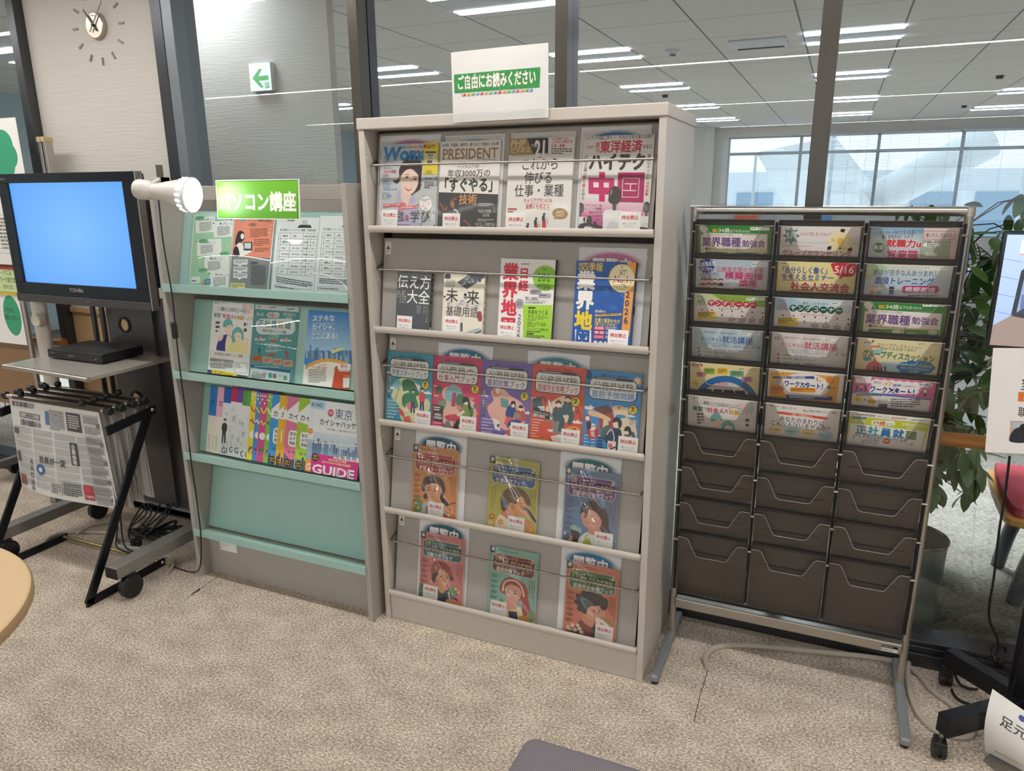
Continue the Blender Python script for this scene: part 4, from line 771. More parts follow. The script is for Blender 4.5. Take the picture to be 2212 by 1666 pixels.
# ---- tier 3 : five exam magazines of one series
def seven(bg, sub, subc, TL, TR, BL, band, w, first='公務員試験'):
    """common layout in a 100 x 136 frame"""
    p = Print(w, 250, bg, (0, 0), (100, 0), (0, 136))
    return p
def series7(p, first, sub, subc, y7=52, x7=86):
    p.t('｜受験ジャーナル｜特別企画｜', 22, 5, 5.2, '4a3f46', .006, w=56).rr(6, 12.5, 93, 49, 9, '3a3a3e').rr(7.5, 14, 91.5, 47.5, 8, 'ebe8e4').rr(15, 10.5, 84, 15, 1, '3a3a3e').small(18, 12, 63, 2.4, 1, 'd8d4d0')
    p.t(first, 14, 18, 15.5, '4a4a4c', .0, w=72).t(sub, 11, 34, 12.5, subc, .018, w=78)
    p.ell(x7, y7 + 6, 8.6, 8.2, '33302c').ell(x7, y7 + 6, 7.6, 7.3, 'ecd03c').t('7', x7 - 4, y7 - .5, 12, '33302c', .04).t('年度', x7 + 1.5, y7 + 5, 3, '33302c', .01, vert=True); return p
def cloud(p, x, y, s, c='f0ece6'): return p.blob([(x - s, y), (x - .6 * s, y - .3 * s), (x - .2 * s, y - .2 * s), (x + .1 * s, y - .5 * s), (x + .5 * s, y - .2 * s), (x + s, y - .1 * s), (x + .6 * s, y + .15 * s), (x - .5 * s, y + .2 * s)], c)
p = Print(182, 250, '3c9ab4', (0, 0), (100, 0), (0, 136)); cloud(p, 92, 73, 9); cloud(p, 14, 71, 10); cloud(p, 5, 42, 6)
p.blob([(28, 52), (50, 48), (70, 60), (78, 80), (96, 88), (92, 112), (60, 136), (36, 130), (30, 104), (12, 88), (18, 70)], 'd9dcae').blob([(35, 56), (50, 50), (66, 58), (74, 76), (60, 82), (48, 72), (38, 74)], '3a7a54').blob([(40, 80), (60, 76), (72, 100), (58, 104), (48, 96), (42, 106), (36, 92)], '3f8560').blob([(14, 66), (22, 54), (34, 60), (26, 72)], '8ac0c4').poly([(62, 56), (76, 60), (72, 72)], 'eceae4').line([(20, 96), (26, 76), (30, 70)], 1, '4a4a3a').line([(36, 104), (38, 84)], 1, '4a4a3a')
p.poly([(45, 100), (60, 88), (66, 98), (54, 112)], 'e88a84').person(60, 114, 46, '3a7a54', '2c3a66').person(80, 112, 48, 'd84a3c', '2c3a66').blob([(28, 106), (40, 114), (42, 124), (32, 118)], 'd8524c').poly([(40, 124), (54, 120), (60, 134), (44, 136)], 'e0625c').line([(94, 82), (90, 100)], 2, 'e8a49a'); cloud(p, 45, 110, 7)
p.t('合格者たちの', 4, 45, 5.4, 'f2eee8', .01, vert=True).rect(3, 44, 8.4, 90, '2c4a54').t('合格者たちに聞く', 3.8, 46, 4.8, 'f2eee8', 0, vert=True)
for k in range(6): p.small(4, 94 + 6.4 * k, 26, 3.8, 2 if k < 4 else 1, 'cfe4ea')
series7(p, '公務員試験', '学習スタートブック', '2f8aa8')
book('magazine', 'teal exam magazine with walking figures under leaves, leftmost on the third tier', p, slope(2, .036, 0, .003), sticker=(66, 113), sleeve=1, th=.006, top=.009, group='exam magazines on the third tier')
p = Print(182, 250, 'cf3a6c', (0, 0), (100, 0), (0, 136))
p.blob([(22, 62), (40, 54), (58, 56), (66, 74), (88, 80), (92, 110), (70, 128), (36, 128), (16, 118), (20, 90)], 'e7b9a8').blob([(26, 66), (40, 52), (56, 56), (62, 70), (52, 84), (30, 82)], '8ab4bc').poly([(42, 66), (50, 66), (49, 92), (40, 92)], 'b04468').blob([(14, 84), (22, 78), (30, 86), (24, 102), (14, 104)], '6f9a74').blob([(50, 84), (54, 68), (66, 70), (70, 82), (86, 92), (84, 108), (64, 106)], '4f7a50').poly([(4, 58), (18, 56), (20, 68), (8, 74)], '4c5a50').poly([(10, 72), (22, 74), (22, 84), (8, 84)], 'c0506a')
p.blob([(28, 112), (50, 106), (70, 110), (66, 118), (36, 119)], 'c83f5e').line([(48, 118), (48, 132)], 2, '5a5048').blob([(64, 104), (66, 84), (76, 86), (82, 96), (78, 112), (66, 112)], '7a9a4c').ell(70, 80, 5, 6.4, 'f2dccb').blob([(64, 84), (65, 73), (74, 72), (80, 84), (80, 98), (76, 90), (74, 80)], '24262a').poly([(52, 106), (66, 96), (70, 100), (56, 110)], 'f2d8c8').blob([(54, 116), (76, 112), (80, 120), (60, 122), (56, 134), (48, 134)], '2c2c30').blob([(56, 98), (52, 92), (58, 88), (64, 94)], 'e07a84').line([(82, 92), (88, 124)], 1.2, '6a3a40').line([(78, 96), (84, 126)], 1.2, '6a3a40').blob([(30, 122), (38, 120), (42, 136), (28, 136)], '6f8a86')
for x, y in ((5, 58), (8, 76), (82, 74), (92, 100)): cloud(p, x, y, 6, 'e8b070')
p.poly([(2, 92), (24, 94), (24, 124), (2, 122)], '43333a').t('公務員の', 5, 108, 5.4, 'f4efe8', .02, w=16).t('仕事場訪問', 4, 114, 5.4, 'f4efe8', .02, w=18).small(4, 96, 14, 9, 2, 'e8dcd4').small(3, 126, 24, 3, 1, 'f4d8de').small(3, 131, 24, 3, 1, 'f4d8de').poly([(86, 84), (92, 82), (94, 90), (88, 92)], '4a8a84')
series7(p, '公務員の', '仕事入門ブック', 'b0325c', 50, 88)
book('magazine', 'crimson exam magazine with a long haired woman at a cafe table, third tier', p, slope(2, .2225, 0, .003), sticker=(60, 113), sleeve=1, th=.006, top=.012, group='exam magazines on the third tier')
p = Print(177, 250, '7b62ae', (0, 0), (100, 0), (0, 136))
for x, y in ((8, 66), (90, 60), (96, 88), (60, 132), (88, 130)): cloud(p, x, y, 8)
p.blob([(20, 56), (44, 50), (60, 60), (84, 72), (92, 92), (86, 118), (56, 124), (30, 112), (14, 88), (26, 72)], 'e9b3a4').poly([(40, 66), (56, 68), (58, 84), (42, 82)], '5f9aa0').blob([(24, 50), (36, 46), (40, 58), (28, 66)], 'dc8a78').ell(34, 54, 5, 6, 'f0dccb').poly([(4, 78), (12, 74), (16, 84), (6, 90)], '8a7a78').blob([(52, 96), (58, 78), (70, 80), (74, 90), (66, 100)], '2c4a8a').ell(66, 76, 4, 5, 'f2dccb').blob([(61, 78), (63, 70), (70, 70), (72, 82), (68, 74)], '2a2a30').blob([(72, 92), (78, 84), (90, 86), (92, 102), (74, 104)], 'c8504c').ell(82, 81, 4, 5, 'f2dccb').blob([(78, 80), (80, 75), (86, 76), (86, 80)], '2a2a30').poly([(54, 98), (72, 100), (60, 116), (50, 112)], 'e0626e').blob([(64, 104), (84, 104), (76, 118), (66, 122), (56, 116)], '2f4f92').poly([(26, 104), (40, 108), (44, 126), (32, 124)], 'ece8e4').rect(36, 114, 41, 119, '3a4a7a').blob([(60, 116), (68, 112), (72, 118), (62, 124)], 'ecc060').blob([(56, 124), (76, 118), (80, 130), (62, 134)], 'd4606c').poly([(70, 88), (84, 92), (82, 100), (68, 98)], '9a8a82')
p.rect(3, 52, 9, 104, '4a4468').t('直前期の戦略ポイント', 3.6, 54, 4.6, 'f2eee8', 0, vert=True)
for k in range(5): p.small(4, 106 + 6 * k, 28, 3.4, 2 if k < 2 else 1, 'dcd4ec')
p.rr(2, 134, 48, 136, .8, 'e8c84a'); series7(p, '公務員試験', '直前対策ブック', '7458a6', 53, 88)
book('magazine', 'violet exam magazine with seated readers, middle of the third tier', p, slope(2, .406, 0, .003), sticker=(64, 112), sleeve=1, th=.006, top=.010, group='exam magazines on the third tier')
p = Print(177, 252, 'd8553c', (0, 0), (100, 0), (0, 136)); cloud(p, 6, 62, 8); cloud(p, 90, 94, 10); cloud(p, 44, 114, 9)
p.blob([(30, 74), (50, 56), (70, 52), (84, 70), (80, 92), (60, 96), (34, 84)], 'ead3b0').poly([(28, 84), (52, 80), (62, 118), (46, 118), (42, 96), (30, 100)], '8f8a88').poly([(2, 62), (18, 56), (26, 84), (6, 88)], '3f5a68').curve([(16, 62), (24, 56), (28, 66), (22, 72)], 2, '3f5a68').poly([(14, 74), (26, 72), (28, 84), (16, 86)], 'e8e4dc').small(16, 76, 9, 6, 4, '9a9590').poly([(34, 56), (44, 80), (40, 86), (32, 64)], 'eeeae4').line([(34, 56), (44, 80), (40, 86), (32, 64), (34, 56)], 1, 'b8443c')
for x, y, q in ((53, 112, 52), (70, 98, 48)):
    p.blob([(x - 9, y - .45 * q), (x - 8, y - .74 * q), (x, y - .80 * q), (x + 8, y - .74 * q), (x + 9, y - .45 * q)], '3c5a62').ell(x, y - .87 * q, 4.4, 5.4, 'f0d6c4').blob([(x - 5, y - .87 * q), (x - 4, y - .98 * q), (x + 4, y - .98 * q), (x + 5, y - .88 * q), (x, y - .93 * q)], '24262a').blob([(x - 8, y - .48 * q), (x + 10, y - .48 * q), (x + 14, y - .3 * q), (x + 10, y), (x + 2, y), (x + 4, y - .3 * q), (x - 6, y - .3 * q)], '3c5a62').poly([(x - 1, y - .78 * q), (x + 1.5, y - .78 * q), (x + .8, y - .6 * q)], 'c84a44')
for x, y in ((50, 58), (58, 62), (46, 72), (66, 108), (38, 90)): p.poly([(x, y), (x + 6, y + 1), (x + 2, y + 6)], random.Random(x).choice(['3f5a68', 'c8443c', 'e8e0d0']))
p.curve([(78, 70), (84, 66), (92, 72), (88, 78), (80, 76), (92, 74), (98, 90)], 1, '4a2a2c', 4).blob([(62, 118), (74, 104), (92, 102), (97, 112), (80, 122)], 'e8a23c').blob([(74, 112), (86, 104), (94, 110), (82, 118)], 'c84438').ell(92, 108, 2.6, 2.6, 'f0b0a0').poly([(42, 124), (60, 118), (74, 136), (50, 136)], 'efe9dc').small(46, 124, 18, 12, 6, '9a948c')
p.poly([(4, 76), (18, 77), (18, 80), (38, 82), (38, 95), (4, 92)], '343236').t('プレゼンテーション', 5, 82, 5.6, 'f4efe8', .02, w=31, rot=3).t('試験の攻略法', 5, 87, 5.6, 'f4efe8', .02, w=24, rot=3)
for k in range(7): p.small(4, 97 + 4.9 * k, 26 - (k % 3) * 4, 2.6, 1, 'f6dcd0')
p.rr(3, 131, 40, 135, 1.8, 'f0c848').small(6, 132, 30, 2, 1, '6a4a2c'); series7(p, '公務員試験', '面接完全攻略ブック', 'c23a34', 53, 86)
book('magazine', 'orange red exam magazine with two seated interviewees in dark suits, third tier', p, slope(2, .586, 0, .003), sticker=(62, 112), sleeve=1, th=.006, top=.012, group='exam magazines on the third tier')
p = Print(176, 249, '3f8fd2', (0, 0), (100, 0), (0, 136)); cloud(p, 10, 66, 12); cloud(p, 84, 72, 9); cloud(p, 20, 112, 12)
p.poly([(20, 66), (46, 62), (56, 78), (50, 100), (30, 100), (28, 84)], 'a8453c').poly([(14, 66), (40, 58), (58, 66), (36, 74)], '6a3f44').poly([(36, 80), (46, 82), (46, 100), (36, 100)], 'e4cfb4').blob([(8, 70), (28, 72), (50, 80), (48, 84), (24, 80), (10, 78)], 'e4c49a').line([(50, 70), (54, 104)], 4, 'a8453c').blob([(60, 84), (80, 76), (96, 92), (94, 112), (66, 112)], 'ead6b8').blob([(34, 100), (48, 92), (50, 116), (36, 116)], '4a6a62').blob([(76, 104), (92, 98), (96, 116), (84, 122)], '4a6a62')
p.blob([(50, 60), (62, 56), (76, 60), (80, 68), (78, 78), (74, 72), (60, 72), (56, 78), (53, 68)], 'ecd2b4').ell(77, 62, 4.5, 4.6, 'ecd2b4').curve([(51, 62), (46, 54), (48, 50)], 1.6, 'd89a70').poly([(58, 58), (66, 57), (64, 64)], 'cf8a60').ell(18, 106, 12, 13, 'c03a40').ell(16, 98, 7.5, 6.5, 'f0e8dc').t('福', 14, 105, 8, 'f0e8dc', .02).line([(10, 96), (15, 97)], 1.4, '2a2a2c').line([(17, 97), (22, 96)], 1.4, '2a2a2c').ell(7, 84, 5.5, 6.5, 'c03a40').ell(7, 84, 4, 4, 'f0e8dc').blob([(6, 92), (14, 90), (14, 102), (8, 102)], '3a3440')
p.blob([(52, 128), (52, 102), (60, 94), (70, 100), (72, 128)], '23395c').ell(60, 88, 6, 7, 'f2dccb').blob([(54, 86), (56, 78), (64, 77), (70, 84), (68, 94), (64, 92), (62, 84)], '24262c').blob([(70, 132), (72, 112), (80, 106), (86, 114), (86, 134)], 'd9794a').ell(80, 98, 4.6, 5.6, 'f2dccb').blob([(75, 98), (77, 91), (84, 90), (88, 98), (86, 106), (82, 98)], '1f2126').blob([(40, 116), (44, 104), (54, 104), (56, 114), (48, 124)], '2c3f66').curve([(44, 108), (52, 98), (58, 112), (56, 122)], 1.6, 'ece4d8').rect(47, 118, 62, 136, 'f0e2d4').ell(52, 126, 4, 4, 'd86a84').curve([(46, 138), (56, 130), (70, 124), (86, 114), (96, 108)], 2.4, '4a3434')
for k in range(9): q = random.Random(k); p.star(66 + 3.2 * k + q.uniform(-2, 2), 126 - 2.4 * k + q.uniform(-4, 4), 3, 1.4, 5, 'ec9aac')
for k in range(4): p.small(3, 113 + 5.6 * k, 11, 2.6, 1, 'e8f0f8').small(16, 113 + 5.6 * k, 10, 2.6, 1, 'e8f0f8').rr(27, 113 + 5.6 * k, 38, 116.4 + 5.6 * k, 1.5, '2f4f7a')
p.blob([(0, 0), (8, 4), (10, 12), (4, 16), (0, 14)], '2c4a72').ell(92, 12, 6, 6, 'ecc9b0').star(92, 12, 9, 6, 9, 'd89a78').ell(92, 12, 5, 5, 'f0d6c0').rect(82, 78, 95, 88, 'ead9c4').small(83, 79, 11, 8, 4, 'a07a60')
series7(p, '公務員試験', '直前予想問題', '3f8fd2', 55, 88)
book('magazine', 'sky blue exam magazine with a red daruma doll and cat, rightmost on the third tier', p, slope(2, .767, 0, .003), sticker=(66, 112), sleeve=1, th=.006, top=.009, group='exam magazines on the third tier')
# ---- tiers 4 and 5 : six portrait issues of one series in crinkled vinyl
def series8(bg, ban, sub, no, w=182, h=250):
    p = Print(w, h, bg, (0, 0), (100, 0), (0, 142)); return p
def head8(p, ban, sub, no):
    p.rect(0, 0, 11, 14, '1d1c20').t('8', 2.4, 1.2, 10, 'e8dcc0', .05, w=6).small(16, 5.5, 72, 3, 1, '6a5a52')
    p.poly([(12, 13), (88, 13), (94, 19), (94, 46), (88, 52), (12, 52), (6, 46), (6, 19)], 'e9dcc4').poly([(12, 14), (87.5, 14), (93, 19.5), (93, 45.5), (87.5, 51), (12.5, 51), (7, 45.5), (7, 19.5)], ban)
    p.t('受験ジャーナル', 9, 15, 11, 'e3cf9a', .0, w=50).line([(61, 20.5), (78, 20.5)], .4, 'e3cf9a').t('No.', 80, 18, 4.4, 'e3cf9a', .01).t(no, 85.5, 13.2, 11, 'ecd49a', .04).t('公務員試験', 9, 24.5, 14.5, 'e3cf9a', .004, w=80).line([(8, 39.5), (92, 39.5)], .3, 'c9b890').t(sub, 14, 40.5, 10, 'f2ece2', .02, w=min(76, 8.6 * len(sub))); return p
def sidetext(p, side, c, red=None):
    if side == 'l':
        for k in range(6): p.small(4, 57 + 11 * k, 15, 2, 1, red or c).small(4, 60 + 11 * k, 15, 5.5, 2, c)
    else:
        for k in range(3): p.small(94 - 4.6 * k, 56, 1.6, 44 - 8 * k, 14, red if red and k < 2 else c, k, .7)
    return p
def face(p, x, y, s, skin, hair, brow='4a3a34'):
    """cartoon face: s = half height"""
    p.blob([(x - .34 * s, y + .7 * s), (x + .34 * s, y + .7 * s), (x + .42 * s, y + 1.5 * s), (x - .42 * s, y + 1.5 * s)], skin)
    p.blob([(x - .72 * s, y - .35 * s), (x, y - .85 * s), (x + .72 * s, y - .35 * s), (x + .68 * s, y + .35 * s), (x + .1 * s, y + 1.02 * s), (x - .1 * s, y + 1.02 * s), (x - .62 * s, y + .4 * s)], skin); return p
def feat(p, x, y, s, dx=0, c='3a2e2e', lips='b05a54'):
    for q in (-.34, .32): p.ell(x + (q + dx) * s, y + .05 * s, .13 * s, .07 * s, c, 12).line([(x + (q + dx - .18) * s, y - .14 * s), (x + (q + dx + .16) * s, y - .18 * s)], .05 * s, c)
    p.line([(x + dx * s, y + .36 * s), (x + (dx + .06) * s, y + .38 * s)], .04 * s, 'a05a4c').curve([(x + (dx - .16) * s, y + .62 * s), (x + dx * s, y + .68 * s), (x + (dx + .18) * s, y + .6 * s)], .05 * s, lips); return p
def flowers(p, pts, cols, r=4):
    for k, (x, y) in enumerate(pts): p.star(x, y, r, r * .55, 6, cols[k % len(cols)]).ell(x, y, r * .3, r * .3, 'f0c84a', 8)
    return p
# 1 orange
p = series8('dc9050', 'b4283a', '', '1'); face(p, 48, 88, 22, 'dda27a', '4a2e30')
p.blob([(22, 92), (24, 70), (36, 60), (50, 58), (66, 64), (74, 78), (72, 94), (64, 100), (66, 84), (56, 74), (40, 76), (30, 82), (30, 92)], '46302f').blob([(32, 96), (26, 104), (30, 110), (36, 106)], '3a2a2c').blob([(64, 98), (74, 102), (84, 112), (78, 116), (66, 108)], '2f2a33').curve([(84, 112), (92, 108), (98, 106)], 3.4, 'a83a36'); feat(p, 46, 88, 22, -.05, lips='a8604c')
p.blob([(18, 142), (24, 122), (38, 114), (58, 114), (72, 124), (82, 142)], '9cc4cc').blob([(36, 142), (38, 120), (48, 126), (58, 120), (60, 142)], 'e8e0c8').blob([(38, 142), (32, 128), (40, 122)], 'd05040'); p.blob([(66, 142), (70, 132), (84, 136), (90, 142)], 'e0522c')
p.blob([(4, 116), (14, 108), (24, 118), (22, 136), (6, 140)], '6f8a5c'); flowers(p, [(20, 104), (10, 120), (16, 130), (88, 122), (84, 134), (94, 136), (5, 128)], ['e0604c', 'f0dca0', 'e8b84a', 'd8402c', 'eadcb0', 'c8503a'])
sidetext(p, 'l', '5a3a2a', 'b0402c'); sidetext(p, 'r', '6a3a2a', 'b0402c'); head8(p, 'b4283a', '学習スタートブック', '1')
book('magazine', 'orange magazine with red banner and a dark haired braided portrait, left of the fourth tier', p, slope(3, .126, 0, .004), sticker=(38, 118), sleeve=2, th=.006, top=.004, group='portrait magazines in crinkled vinyl')
# 2 olive yellow
p = series8('b9b347', '1f5c9a', '', '2')
p.blob([(20, 142), (24, 116), (40, 104), (62, 116), (70, 142)], 'efe3c8').poly([(30, 102), (56, 118), (56, 126), (28, 112)], '343a4c').blob([(30, 112), (34, 88), (50, 84), (64, 100), (56, 118)], 'd98a5c').blob([(40, 90), (50, 70), (72, 66), (82, 82), (84, 94), (78, 98), (78, 106), (66, 112), (50, 106)], 'dd9a68').blob([(28, 98), (26, 78), (38, 60), (56, 54), (74, 60), (86, 76), (86, 86), (78, 84), (70, 72), (62, 74), (58, 88), (46, 86), (40, 100), (34, 104)], '6b5434').blob([(27, 92), (30, 82), (42, 90), (38, 104), (30, 104)], '443a38').line([(66, 84), (76, 82)], .9, '4a3428').line([(68, 90), (75, 89)], 1, '4a3428').ell(52, 94, 3.6, 5.4, 'cf845a')
p.blob([(74, 96), (80, 92), (90, 102), (99, 116), (92, 112), (80, 108)], 'e09a34').blob([(76, 92), (84, 94), (96, 108), (100, 118), (86, 106)], '33343c').ell(77, 93, 3.2, 3, '33343c').blob([(74, 128), (80, 114), (92, 120), (94, 136), (84, 140)], 'dd9468'); flowers(p, [(28, 128), (10, 120), (8, 134), (90, 134), (64, 122)], ['ee9a3c', 'c8503a', 'e8d08a'], 8)
sidetext(p, 'r', '5a5a34', 'a04a2c'); p.small(8, 62, 1.6, 44, 14, '5a5a34').small(13, 60, 1.6, 34, 12, '5a5a34'); head8(p, '1f5c9a', '仕事研究ブック', '2')
book('magazine', 'olive yellow magazine with blue banner and profile portrait, middle of the fourth tier', p, slope(3, .428, 0, .004), sticker=(43, 119), sleeve=2, th=.006, top=.006, group='portrait magazines in crinkled vinyl')
# 3 blue
p = series8('6283ac', '6d2f84', '', '3')
p.blob([(34, 142), (40, 122), (58, 114), (78, 116), (88, 130), (88, 142)], 'e6e6e0').blob([(50, 118), (50, 96), (66, 94), (72, 118)], 'd98f78').blob([(34, 84), (42, 72), (60, 72), (72, 86), (70, 102), (56, 110), (42, 106), (36, 96)], 'e0a088').blob([(32, 84), (36, 64), (54, 56), (74, 64), (84, 82), (86, 102), (90, 110), (80, 112), (70, 106), (72, 92), (62, 78), (48, 74), (44, 88), (38, 80)], '4a3738').ell(68, 94, 3.4, 5, 'd98f78'); feat(p, 47, 88, 18, 0)
p.poly([(16, 116), (34, 120), (30, 142), (18, 142)], '3a2a3a').blob([(14, 116), (20, 108), (34, 112), (36, 121), (26, 118)], '9abec8').line([(28, 112), (32, 102)], 2, '4f8a86').blob([(10, 130), (18, 128), (20, 138), (12, 138)], 'd98f78').blob([(40, 142), (44, 132), (52, 128), (56, 142)], 'a9b44c').curve([(46, 142), (44, 128), (50, 120)], 2, 'b4bc50').blob([(4, 132), (10, 124), (16, 132), (8, 140)], '3f5f7c'); flowers(p, [(88, 126), (94, 132), (6, 126)], ['dfe4e8'], 3)
sidetext(p, 'l', '2f3f5c'); sidetext(p, 'r', '3a4a6c', 'b04a6a'); head8(p, '6d2f84', '主要5科目強化ブック', '3')
book('magazine', 'slate blue magazine with purple banner and drink cup portrait, right of the fourth tier', p, slope(3, .703, 0, .004), sticker=(61, 118), sleeve=2, th=.006, top=.006, group='portrait magazines in crinkled vinyl')
# 4 pink with cap
p = series8('d97f80', '1c6478', '', '4'); face(p, 54, 88, 20, 'd99a72', '3a3038')
p.blob([(28, 94), (30, 76), (40, 74), (44, 84), (38, 92), (36, 104), (30, 102)], '3a3440').blob([(66, 80), (74, 78), (78, 90), (72, 92)], '3a3440').blob([(26, 84), (28, 66), (40, 57), (56, 57), (68, 64), (74, 78), (78, 88), (66, 80), (52, 72), (38, 80), (32, 86)], 'a4423c').curve([(48, 58), (44, 68), (44, 76)], .7, '7a3030'); feat(p, 56, 88, 20, .0); p.blob([(52, 99), (58, 101), (64, 98), (60, 104)], 'fbe8e0')
p.blob([(20, 142), (26, 124), (42, 114), (52, 124), (64, 114), (80, 124), (96, 142)], '2c3444').poly([(42, 112), (64, 112), (56, 124), (48, 122)], 'd99a72').blob([(0, 122), (8, 112), (22, 120), (24, 142), (0, 142)], '4a7a50').poly([(68, 124), (84, 126), (78, 142), (70, 142)], '5a5a7c').line([(68, 118), (74, 142)], 2, 'e8d0c8').blob([(64, 136), (74, 132), (96, 134), (98, 142), (64, 142)], 'd9865e').blob([(66, 112), (76, 104), (88, 112), (86, 124), (72, 122)], '6f8a50'); flowers(p, [(84, 108), (28, 104), (90, 114)], ['e8dcb0', 'c8c070'], 4)
sidetext(p, 'l', '5a2f34'); sidetext(p, 'r', '6a3438', '8a2f3a'); head8(p, '1c6478', '出題予想ブック', '4')
book('magazine', 'pink magazine with teal banner and a portrait in red cap, left of the bottom tier', p, slope(4, .142, 0, .004), sticker=(10, 114), sleeve=2, th=.006, top=.006, group='portrait magazines in crinkled vinyl')
# 5 aqua with red hair
p = series8('86bfb4', '782a34', '', '5')
p.blob([(24, 142), (28, 120), (44, 112), (70, 116), (90, 122), (96, 142)], 'eadcb4').blob([(26, 92), (28, 70), (42, 58), (60, 58), (76, 66), (84, 84), (84, 100), (90, 116), (84, 134), (74, 128), (80, 116), (70, 104)], 'a8503c').blob([(72, 90), (82, 92), (88, 112), (80, 130), (72, 120)], 'b03f36'); face(p, 52, 88, 22, 'e6a896', ''); p.blob([(30, 86), (34, 72), (50, 64), (66, 70), (74, 86), (64, 76), (48, 72), (38, 78)], 'a8503c').curve([(30, 90), (34, 70), (52, 63), (68, 72), (75, 92)], 3.4, 'f0d8cc'); feat(p, 50, 88, 22, -.04)
p.blob([(36, 116), (38, 102), (48, 98), (56, 106), (54, 120), (44, 126)], 'e0a08e').poly([(44, 128), (62, 126), (66, 142), (46, 142)], '3a3f54').poly([(66, 134), (84, 128), (92, 142), (68, 142)], 'd08a44').blob([(84, 124), (96, 116), (100, 134), (90, 142)], '7a9a5c').blob([(24, 112), (30, 106), (34, 116), (28, 122)], '5f8a60')
sidetext(p, 'l', '2f4f4a'); sidetext(p, 'r', '3a5a50', '8a3a3a'); head8(p, '782a34', '直前対策ブック', '5')
book('magazine', 'aqua magazine with maroon banner and red haired portrait, middle of the bottom tier', p, slope(4, .425, 0, .004), sticker=(6, 113), sleeve=2, th=.006, top=.006, group='portrait magazines in crinkled vinyl')
# 6 salmon with curly hair
p = series8('db7f66', '2f6b44', '', '6', 184)
p.blob([(22, 142), (28, 118), (44, 108), (62, 114), (72, 126), (70, 142)], '8a3a3e').blob([(54, 142), (56, 122), (64, 120), (72, 130), (72, 142)], '4a3a50').blob([(36, 112), (38, 96), (56, 96), (58, 116), (52, 122)], 'dc9478').blob([(36, 92), (40, 78), (60, 74), (76, 82), (78, 96), (70, 106), (54, 108), (42, 102)], 'e2a088')
p.blob([(24, 80), (24, 66), (34, 58), (46, 52), (60, 54), (74, 58), (82, 68), (80, 80), (72, 84), (66, 76), (56, 80), (46, 84), (42, 98), (34, 96), (28, 90)], '2e2632', 8)
for a, b in ((26, 66), (36, 58), (50, 53), (64, 56), (76, 64), (24, 78), (30, 90)): p.ell(a, b, 6, 5.5, '2e2632', 12); p.n -= .85
p.n += 1; feat(p, 62, 88, 16, 0)
for q in (56, 70): p.curve([(q + 6 * math.cos(a), 88 + 6 * math.sin(a)) for a in [k * .7 for k in range(10)]], .7, 'b8a08c', 2)
p.blob([(58, 108), (62, 100), (80, 96), (92, 104), (94, 114), (82, 116), (66, 112)], 'b08a4c').blob([(60, 104), (70, 100), (88, 112), (84, 118), (68, 116)], 'eee8e0').blob([(66, 120), (72, 108), (78, 112), (82, 124), (72, 128)], 'dc9478'); flowers(p, [(10, 132), (18, 126), (24, 134), (32, 130), (14, 138), (36, 136), (28, 124), (22, 140)], ['efe6da', 'f4efe8'], 5); p.blob([(6, 142), (14, 137), (44, 140), (44, 142)], '3f5a3a')
sidetext(p, 'l', '5a2f28'); sidetext(p, 'r', '6a3428', '8a3a2a'); head8(p, '2f6b44', '面接完全攻略ブック', '6')
book('magazine', 'salmon magazine with green banner and a curly haired portrait eating, right of the bottom tier', p, slope(4, .711, 0, .004), sticker=(62, 114), sleeve=2, th=.006, top=.012, group='portrait magazines in crinkled vinyl')
# ---- white sign standing on the magazine rack
def sign_read():
    p = Print(303, 195, 'f2ede6', (842, 190), (1578, 140), (795, 735))
    p.poly([(832, 355), (1518, 308), (1497, 465), (818, 508)], '2f9a48').t('ご自由にお読みください', 852, 365, 122, 'f7f5f0', .035, w=632, out='8c3a30', ow=.022)
    cs = ['c0303a', 'e8962c', '5aaa3c', '4a90d4']
    for k in range(16):
        x = 876 + 35.8 * k; y = 511 - 2.45 * k; c = cs[k % 4]; p.poly([(x, y), (x + 15, y + 6), (x + 30, y), (x + 30, y + 18), (x + 15, y + 25), (x, y + 18)], c).poly([(x + 3, y + 4), (x + 14, y + 9), (x + 14, y + 20), (x + 3, y + 15)], 'f0e6dc')
    return p
sg = thing('paper_sign', 'white laminated sign with green lettering band standing on the magazine rack', 'sign', (.357, -.010, 1.778), (R(-3), R(-.4), 0)); sg.scale = (.97, 1, .94)
pr = sign_read(); nb = len(pr.f)
pr.f = pr.f[2:]     # paper and band are rebuilt below as narrow strips so that they can curl
for k in range(24):
    q = lambda t, a, b: (a[0] + (b[0] - a[0]) * t, a[1] + (b[1] - a[1]) * t)
    pts_ = [pr.m(*q(k / 24, (832, 355), (1518, 308))), pr.m(*q((k + 1) / 24, (832, 355), (1518, 308))), pr.m(*q((k + 1) / 24, (818, 508), (1497, 465))), pr.m(*q(k / 24, (818, 508), (1497, 465)))]
    b_ = len(pr.v); pr.v += [(max(0, x), -2.2e-5, z) for x, z in pts_]; pr.f.append((b_, b_ + 1, b_ + 2, b_ + 3)); pr.c += [lin('2f9a48')] * 4
pm = pr.mesh('print', sg, 0)
for v in pm.data.vertices: t_ = (v.co.x + .006) / .315; q_ = (v.co.z + .006) / .207; v.co.y += -.012 * (1 - math.cos(3 * (t_ - .5))) * q_; v.co.z += .004 * math.sin(3 * t_) * q_
MB().grid(lambda u, v: (-.006 + .315 * u, .0006 - .012 * (1 - math.cos(3 * (u - .5))) * v, -.006 + .207 * v + .004 * math.sin(3 * u) * v), 24, 8).build('backing', M_white_l, sg, smooth=True)
MB().grid(lambda u, v: (-.006 + .315 * u, -.0016 - .012 * (1 - math.cos(3 * (u - .5))) * v, -.006 + .207 * v + .004 * math.sin(3 * u) * v), 24, 8).build('laminate', M_lam, sg, smooth=True)
